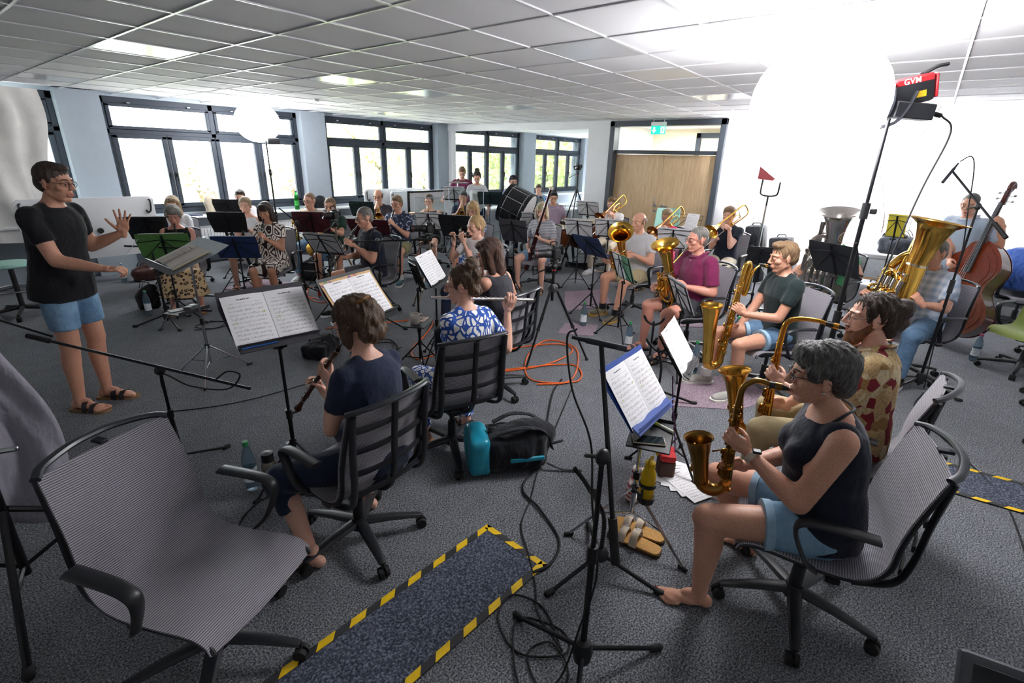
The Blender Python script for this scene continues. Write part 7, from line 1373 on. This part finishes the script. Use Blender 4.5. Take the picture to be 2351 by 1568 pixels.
t = thing('thermos_flask', 'steel thermos flask beside the oboist', 'flask', (1.06, 2.6, 0)); obj('flask_body', MB(lathe([(.001, 0), (.04, 0), (.042, .01), (.042, .19), (.03, .22)], 20)), mat('flask_steel', '#8d877e', .3, .9), t); obj('lid', MB(lathe([(.033, .215), (.033, .265), (.001, .27)], 18)), BLK, t)
# backpack under the leaf print flautist's chair
t = thing('backpack', 'black and teal roll-top backpack lying on the floor behind the flautist', 'backpack', (2.22, 1.72, 0), D2R(-38)); b = MB(bev((0, 0, .13), (.42, .3, .24), .06), ell((.1, 0, .2), (.2, .14, .1)), ell((.0, 0, .14), (.25, .17, .13))); V, F = remesh(b, .012, 5); V = folds(V, .007); V[:, 2] = np.maximum(V[:, 2], .0); obj('pack_body', (V, F), BAGB, t, angle=180)
TEAL = mat('teal_tarpaulin', '#1f8fa8', .3, var=.1, bump=.2, bscale=20); b = MB(bev((-.23, 0, .14), (.14, .3, .26), .04)); V, F = remesh(b, .012, 4); V = folds(V, .006); V[:, 2] = np.maximum(V[:, 2], .002); obj('roll_top', (V, F), TEAL, t, angle=180)
for s in (-1, 1): obj('shoulder_strap', MB(tube(spl([(-.12, s*.08, .27), (.02, s*.1, .31), (.18, s*.09, .27), (.25, s*.07, .12)], 5), .022, 6, sx=.25, sy=1., up=(0, 0, 1))), BAGB, t); obj('loose_strap', MB(tube(spl([(.2, s*.12, .05), (.3, s*.16, .012), (.42, s*.19, .008)], 4), .012, 4, sx=.2, sy=1., up=(0, 0, 1))), BAGB, t)
obj('buckle', MB(bev((-.14, .0, .275), (.05, .03, .012), .003)), BLK, t); obj('teal_panel', MB(bev((.06, -.16, .12), (.22, .02, .03), .006)), TEAL, t)
# sandals, papers, tray, bottle in holder
FELT = mat('beige_felt', '#c6b7a3', .9); CORK = mat('cork_footbed', '#b5853f', .7, var=.15, nscale=90)
for k, (x, y, a) in enumerate(((2.06, .71, 168), (2.155, .73, 172))):
    t = thing('sandal', ('left', 'right')[k]+' one of the pair of beige two-strap sandals on the floor', 'sandal', (x, y, 0), D2R(a-75)); pts = [(px, py*(1 if k else -1)) for px, py in ((-.088, 0), (-.075, -.035), (-.02, -.042), (.06, -.044), (.13, -.053), (.185, -.04), (.205, .0), (.19, .038), (.13, .05), (.06, .043), (-.02, .042), (-.075, .035))]; Q = spl([(a_, b_, 0) for a_, b_ in pts], 3, True)[:, :2]
    if not k: Q = Q[::-1]
    obj('sole', MB(prism(Q, 0, .018)), mat('sandal_sole', '#3d2c22', .8), t); obj('footbed', MB(prism(Q*.96+A(.002, 0), .017, .028)), CORK, t)
    for x0, h_ in ((.05, .065), (.115, .052)):
        an_ = np.linspace(0, PI, 11); o = obj('strap', MB(tube([(x0, math.cos(q)*.05, .02+math.sin(q)*h_) for q in an_], .019, 4, sx=1., sy=.14, up=(1, 0, 0), rect=True)), FELT, t); obj('buckle', MB(bev((x0, -.034, .02+h_*.72), (.026, .012, .02), .002)), HND, o)
t = thing('stand_tray', 'black clip-on tray with a phone beside the blue folder stand', 'tray', (2.09, .77, .64), D2R(18)); obj('tray_plate', MB(bev((0, 0, 0), (.3, .2, .008), .003), bev((.15, 0, .008), (.005, .2, .02), .002)), BLK, t); obj('arm', MB(tube([(-.0, .0, -.005), (.03, .06, -.02)], .008, 8)), BLKM, t)
t = thing('smartphone', 'smartphone lying on the black tray', 'phone', (2.02, .75, .646), D2R(30)); obj('case', MB(bev((0, 0, .004), (.075, .15, .008), .003)), mat('phone_case', '#b9ad9d', .5), t); obj('screen', MB(bev((0, 0, .0083), (.068, .142, .001), .0004)), mat('phone_glass', '#20282b', .05), t)
t = thing('highlighter', 'yellow highlighter pen on the black tray', 'pen', (2.18, .745, .653), D2R(75)); obj('barrel', MB(tube([(-.06, 0, 0), (.03, 0, 0)], .008, 10)), mat('highlighter_body', '#cfd6c4', .4), t); obj('pen_cap', MB(tube([(.03, 0, 0), (.07, 0, 0)], .009, 10)), mat('highlighter_yellow', '#d8e63a', .4), t)
t = thing('sports_bottle', 'bright yellow drinking bottle in the stand\'s black holder', 'bottle', (2.1, .755, .26)); YB = mat('yellow_bottle', '#e6c512', .3, trans=.25); obj('bottle_body', MB(lathe([(.001, 0), (.034, 0), (.037, .01), (.037, .15), (.033, .17), (.024, .19), (.024, .2)], 20)), YB, t); obj('lid', MB(lathe([(.026, .195), (.026, .225), (.012, .235), (.001, .236)], 16), tube(spl([(-.024, 0, .215), (-.02, 0, .25), (.02, 0, .25), (.024, 0, .215)], 4), .005, 6)), YB, t)
t = thing('bottle_holder', 'black ring bottle holder clamped to the chrome stand leg', 'holder', (2.1, .755, .255)); obj('base_cup', MB(lathe([(.001, 0), (.042, 0), (.044, .012), (.044, .035), (.04, .035)], 20)), BLK, t); obj('ring', MB(lathe([(.04, .095), (.044, .095), (.044, .115), (.04, .115)], 20)), BLK, t); obj('clamp_bar', MB(tube([(-.044, 0, .02), (-.06, 0, .03), (-.06, 0, .1), (-.044, 0, .105)], .006, 6), tube([(-.06, 0, .06), (-.02, .07, .06)], .007, 6)), BLK, t)
t = thing('loose_sheet_music', 'fan of white music sheets lying on the floor beside the bottle', 'sheet music', (2.72, .74, 0), D2R(-55))
for k in range(5): o = obj('page', page_geo(.21, .297, .002), SHEETP, t); o.location = (.05*k-.1, -.03*k, .002+.0025*k); o.rotation_euler = (0, 0, .25*k-.5)
soft_bag('gift_bag', 'striped red and white gift bag behind the yellow bottle', (2.42, .93), (.2, .1, .2), print_mat('red_white_stripe', '#e4dcd2', '#a92a38', 'stripe', 9)); t = thing('red_box', 'small red and yellow topped box on the floor by the gift bag', 'box', (2.78, .9, 0), .5); obj('carton', MB(bev((0, 0, .06), (.14, .1, .12), .01)), mat('brown_box', '#4a2d20', .7), t); obj('red_cloth', MB(bev((0, 0, .14), (.15, .1, .05), .02)), mat('red_cloth', '#c9242a', .7, bump=.4, bscale=20), t); obj('yellow_cloth', MB(bev((.05, .03, .12), (.06, .07, .05), .015)), mat('yellow_cloth', '#e0b820', .7), t)
cable('purple cord tied to the sheet stand of the bearded saxophonist', [(2.9, .98, .62), (2.86, .94, .45), (2.84, .9, .3), (2.8, .86, .15), (2.78, .86, .02)], .004, mat('purple_cord', '#5d2a63', .6))
# grey cloth rig and monitor near the camera
t = thing('draped_light_rig', 'grey cloth hung over a black tripod at the room edge', 'light stand', (.02, 2.75, 0)); GC = fab('grey_backdrop_cloth', '#9b98a3', wr=.9)
obj('cloth', grid(lambda u, v: (-.62+u*(.8+.09*math.sin(v*2.2))+.015*math.sin(v*7+u*5), .3-.12*u*v-.1*v+.035*math.sin(u*23+v*3)*(.4+v)+.012*math.sin(u*51-v*5), 1.12-v*.88-.08*u*(1-v)+.05*(1-u)*v), 40, 30, .004), GC, t, angle=180); legs3(t, .42, .55, -100, .014, BLKM, z2=.12); obj('post', MB(cyl((0, 0, .08), (0, 0, 1.1), .018)), BLKM, t); obj('cross_bar', MB(tube([(-.6, .1, 1.05), (.1, .1, 1.0)], .012, 8)), BLKM, t); obj('clamp', MB(capsule((-.05, -.02, .72), (.1, -.05, .7), .012, n=8, m=3)), CHR, t)
t = thing('monitor', 'dark grey monitor edge standing close to the camera', 'monitor', M=TR(1.6, -.64, .47) @ RZ(D2R(190)) @ RY(D2R(-35))); obj('housing', MB(bev((0, 0, 0), (.04, .5, .3), .015)), mat('monitor_shell', '#4a4d52', .35), t); obj('screen', MB(bev((.021, 0, 0), (.004, .44, .25), .002)), mat('monitor_glass', '#15171b', .12), t); obj('post', MB(cyl((-.02, 0, -.1), (-.02, 0, -.62), .02)), BLKM, t); obj('foot', MB(lathe([(.001, -.66), (.16, -.66), (.16, -.64), (.02, -.62)], 24)), BLKM, t)
# things in the annexe and on the sill
t = thing('laptop', 'open laptop on the annexe desk', 'laptop', (10.3, 7.4, .757), D2R(225)); obj('base', MB(bev((0, 0, .008), (.24, .34, .016), .004)), mat('laptop_grey', '#6e7278', .35, .5), t); obj('lid', MB(bev((-.15, 0, .12), (.012, .34, .23), .003, RY(-.3)[:3, :3])), mat('laptop_grey', '#6e7278', .35, .5), t)
tag(obj('paper_stack', MB(bev((10.75, 7.2, .77), (.3, .4, .03), .004, RZ(.6)[:3, :3])), PAP), 'stack of papers on the annexe desk', 'paper'); soft_bag('suitcase_bag', 'blue grey bag on the desk by the last window', (12.0, 6.85), (.6, .35, .4), fab('blue_grey_bag', '#3f5468'), z=.756)
for k, (x, lab) in enumerate(((9.0, 'left'), (9.22, 'right'))): tag(obj('cardboard_disc', MB(lathe([(.001, 0), (.11, 0), (.11, .01), (.001, .01)], 28, axmat((x-.25, 9.62, .95), (0, -1, .12)))), WHT), lab+' one of two round white discs leaning on the sill', 'disc', 'white discs on the sill')
tag(obj('notebook', MB(bev((3.35, 9.7, .848), (.36, .2, .02), .004)), mat('dark_blue_book', '#2b3050', .5)), 'dark blue notebooks lying on the window board', 'book')
# ------------------------------------------------------------------ outside
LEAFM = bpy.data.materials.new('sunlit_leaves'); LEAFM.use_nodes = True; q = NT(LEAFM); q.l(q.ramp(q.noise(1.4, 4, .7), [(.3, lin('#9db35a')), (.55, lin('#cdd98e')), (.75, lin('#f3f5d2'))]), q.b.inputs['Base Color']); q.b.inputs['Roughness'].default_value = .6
BARK = mat('bark', '#5b4a3a', .9, bump=.5, bscale=20)
def tree(label, x, y, zb, h, r, n=2600, seed=0):
    t = thing('tree', label, 'tree', (x, y, zb), group='trees outside the windows'); g = np.random.default_rng(seed); obj('trunk', MB(tube(spl([(0, 0, 0), (.1, .05, h*.3), (0, 0, h*.6), (.1, 0, h*.85)], 4), np.linspace(.25, .05, 13), 8), *[tube([(0, 0, h*q_), (math.cos(a_)*r*.6, math.sin(a_)*r*.6, h*q_+r*.5)], [.09, .03], 6) for q_, a_ in ((.35, 0), (.4, 2), (.5, 4), (.6, 1), (.65, 3))]), BARK, t)
    cl = g.normal(size=(16, 3))*A(.55, .55, .5)*r+A(0, 0, h*.62); p = cl[g.integers(0, 16, n)]+g.normal(size=(n, 3))*r*.24; a = g.normal(size=(n, 3)); a /= np.linalg.norm(a, axis=1, keepdims=True); b = np.cross(a, g.normal(size=(n, 3))); b /= np.linalg.norm(b, axis=1, keepdims=True); s = g.uniform(.08, .17, (n, 1))
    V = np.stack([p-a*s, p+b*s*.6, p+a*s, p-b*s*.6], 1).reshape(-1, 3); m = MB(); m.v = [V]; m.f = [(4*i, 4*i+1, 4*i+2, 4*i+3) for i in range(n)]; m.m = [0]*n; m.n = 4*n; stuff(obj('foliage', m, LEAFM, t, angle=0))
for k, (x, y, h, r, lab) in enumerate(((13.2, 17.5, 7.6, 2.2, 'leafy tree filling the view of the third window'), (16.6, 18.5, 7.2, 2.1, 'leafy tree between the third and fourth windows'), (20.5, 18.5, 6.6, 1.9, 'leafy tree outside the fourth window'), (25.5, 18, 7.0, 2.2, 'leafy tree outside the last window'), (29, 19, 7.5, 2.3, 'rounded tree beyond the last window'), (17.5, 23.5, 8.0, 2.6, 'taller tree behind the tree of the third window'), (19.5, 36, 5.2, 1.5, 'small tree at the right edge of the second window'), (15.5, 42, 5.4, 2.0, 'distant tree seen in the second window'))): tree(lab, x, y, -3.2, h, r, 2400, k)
struct('ground_outside', MB(box((10, 40, -3.3), (90, 58, .2))), mat('sunny_pavement', '#b9b8ae', .9, var=.08, nscale=2))
t = thing('far_building', 'pale distant building seen through the second window', 'building', (9.2, 44, -3.2)); obj('wall', MB(bev((0, 0, 2.6), (4, 3, 5.2), .05)), mat('far_wall', '#c6cbd6', .8), t); obj('roof', MB(bev((0, 0, 5.3), (4.4, 3.4, .25), .05)), mat('far_roof', '#8b8f9a', .7), t)
for i in range(3):
    for j in range(2): w_ = obj('window', MB(bev((-1.2+1.2*i, -1.5, 1.4+2.1*j), (.7, .06, 1.0), .02)), DGF, t); obj('pane', MB(box((-1.2+1.2*i, -1.54, 1.4+2.1*j), (.56, .03, .86))), mat('far_pane', '#9fb2c6', .2), w_)
print('TRIS', sum(len(o.data.loop_triangles) if o.data.loop_triangles else sum(len(p.vertices)-2 for p in o.data.polygons) for o in bpy.data.objects if o.type == 'MESH'))
bpy.data.scenes.remove(TMP)
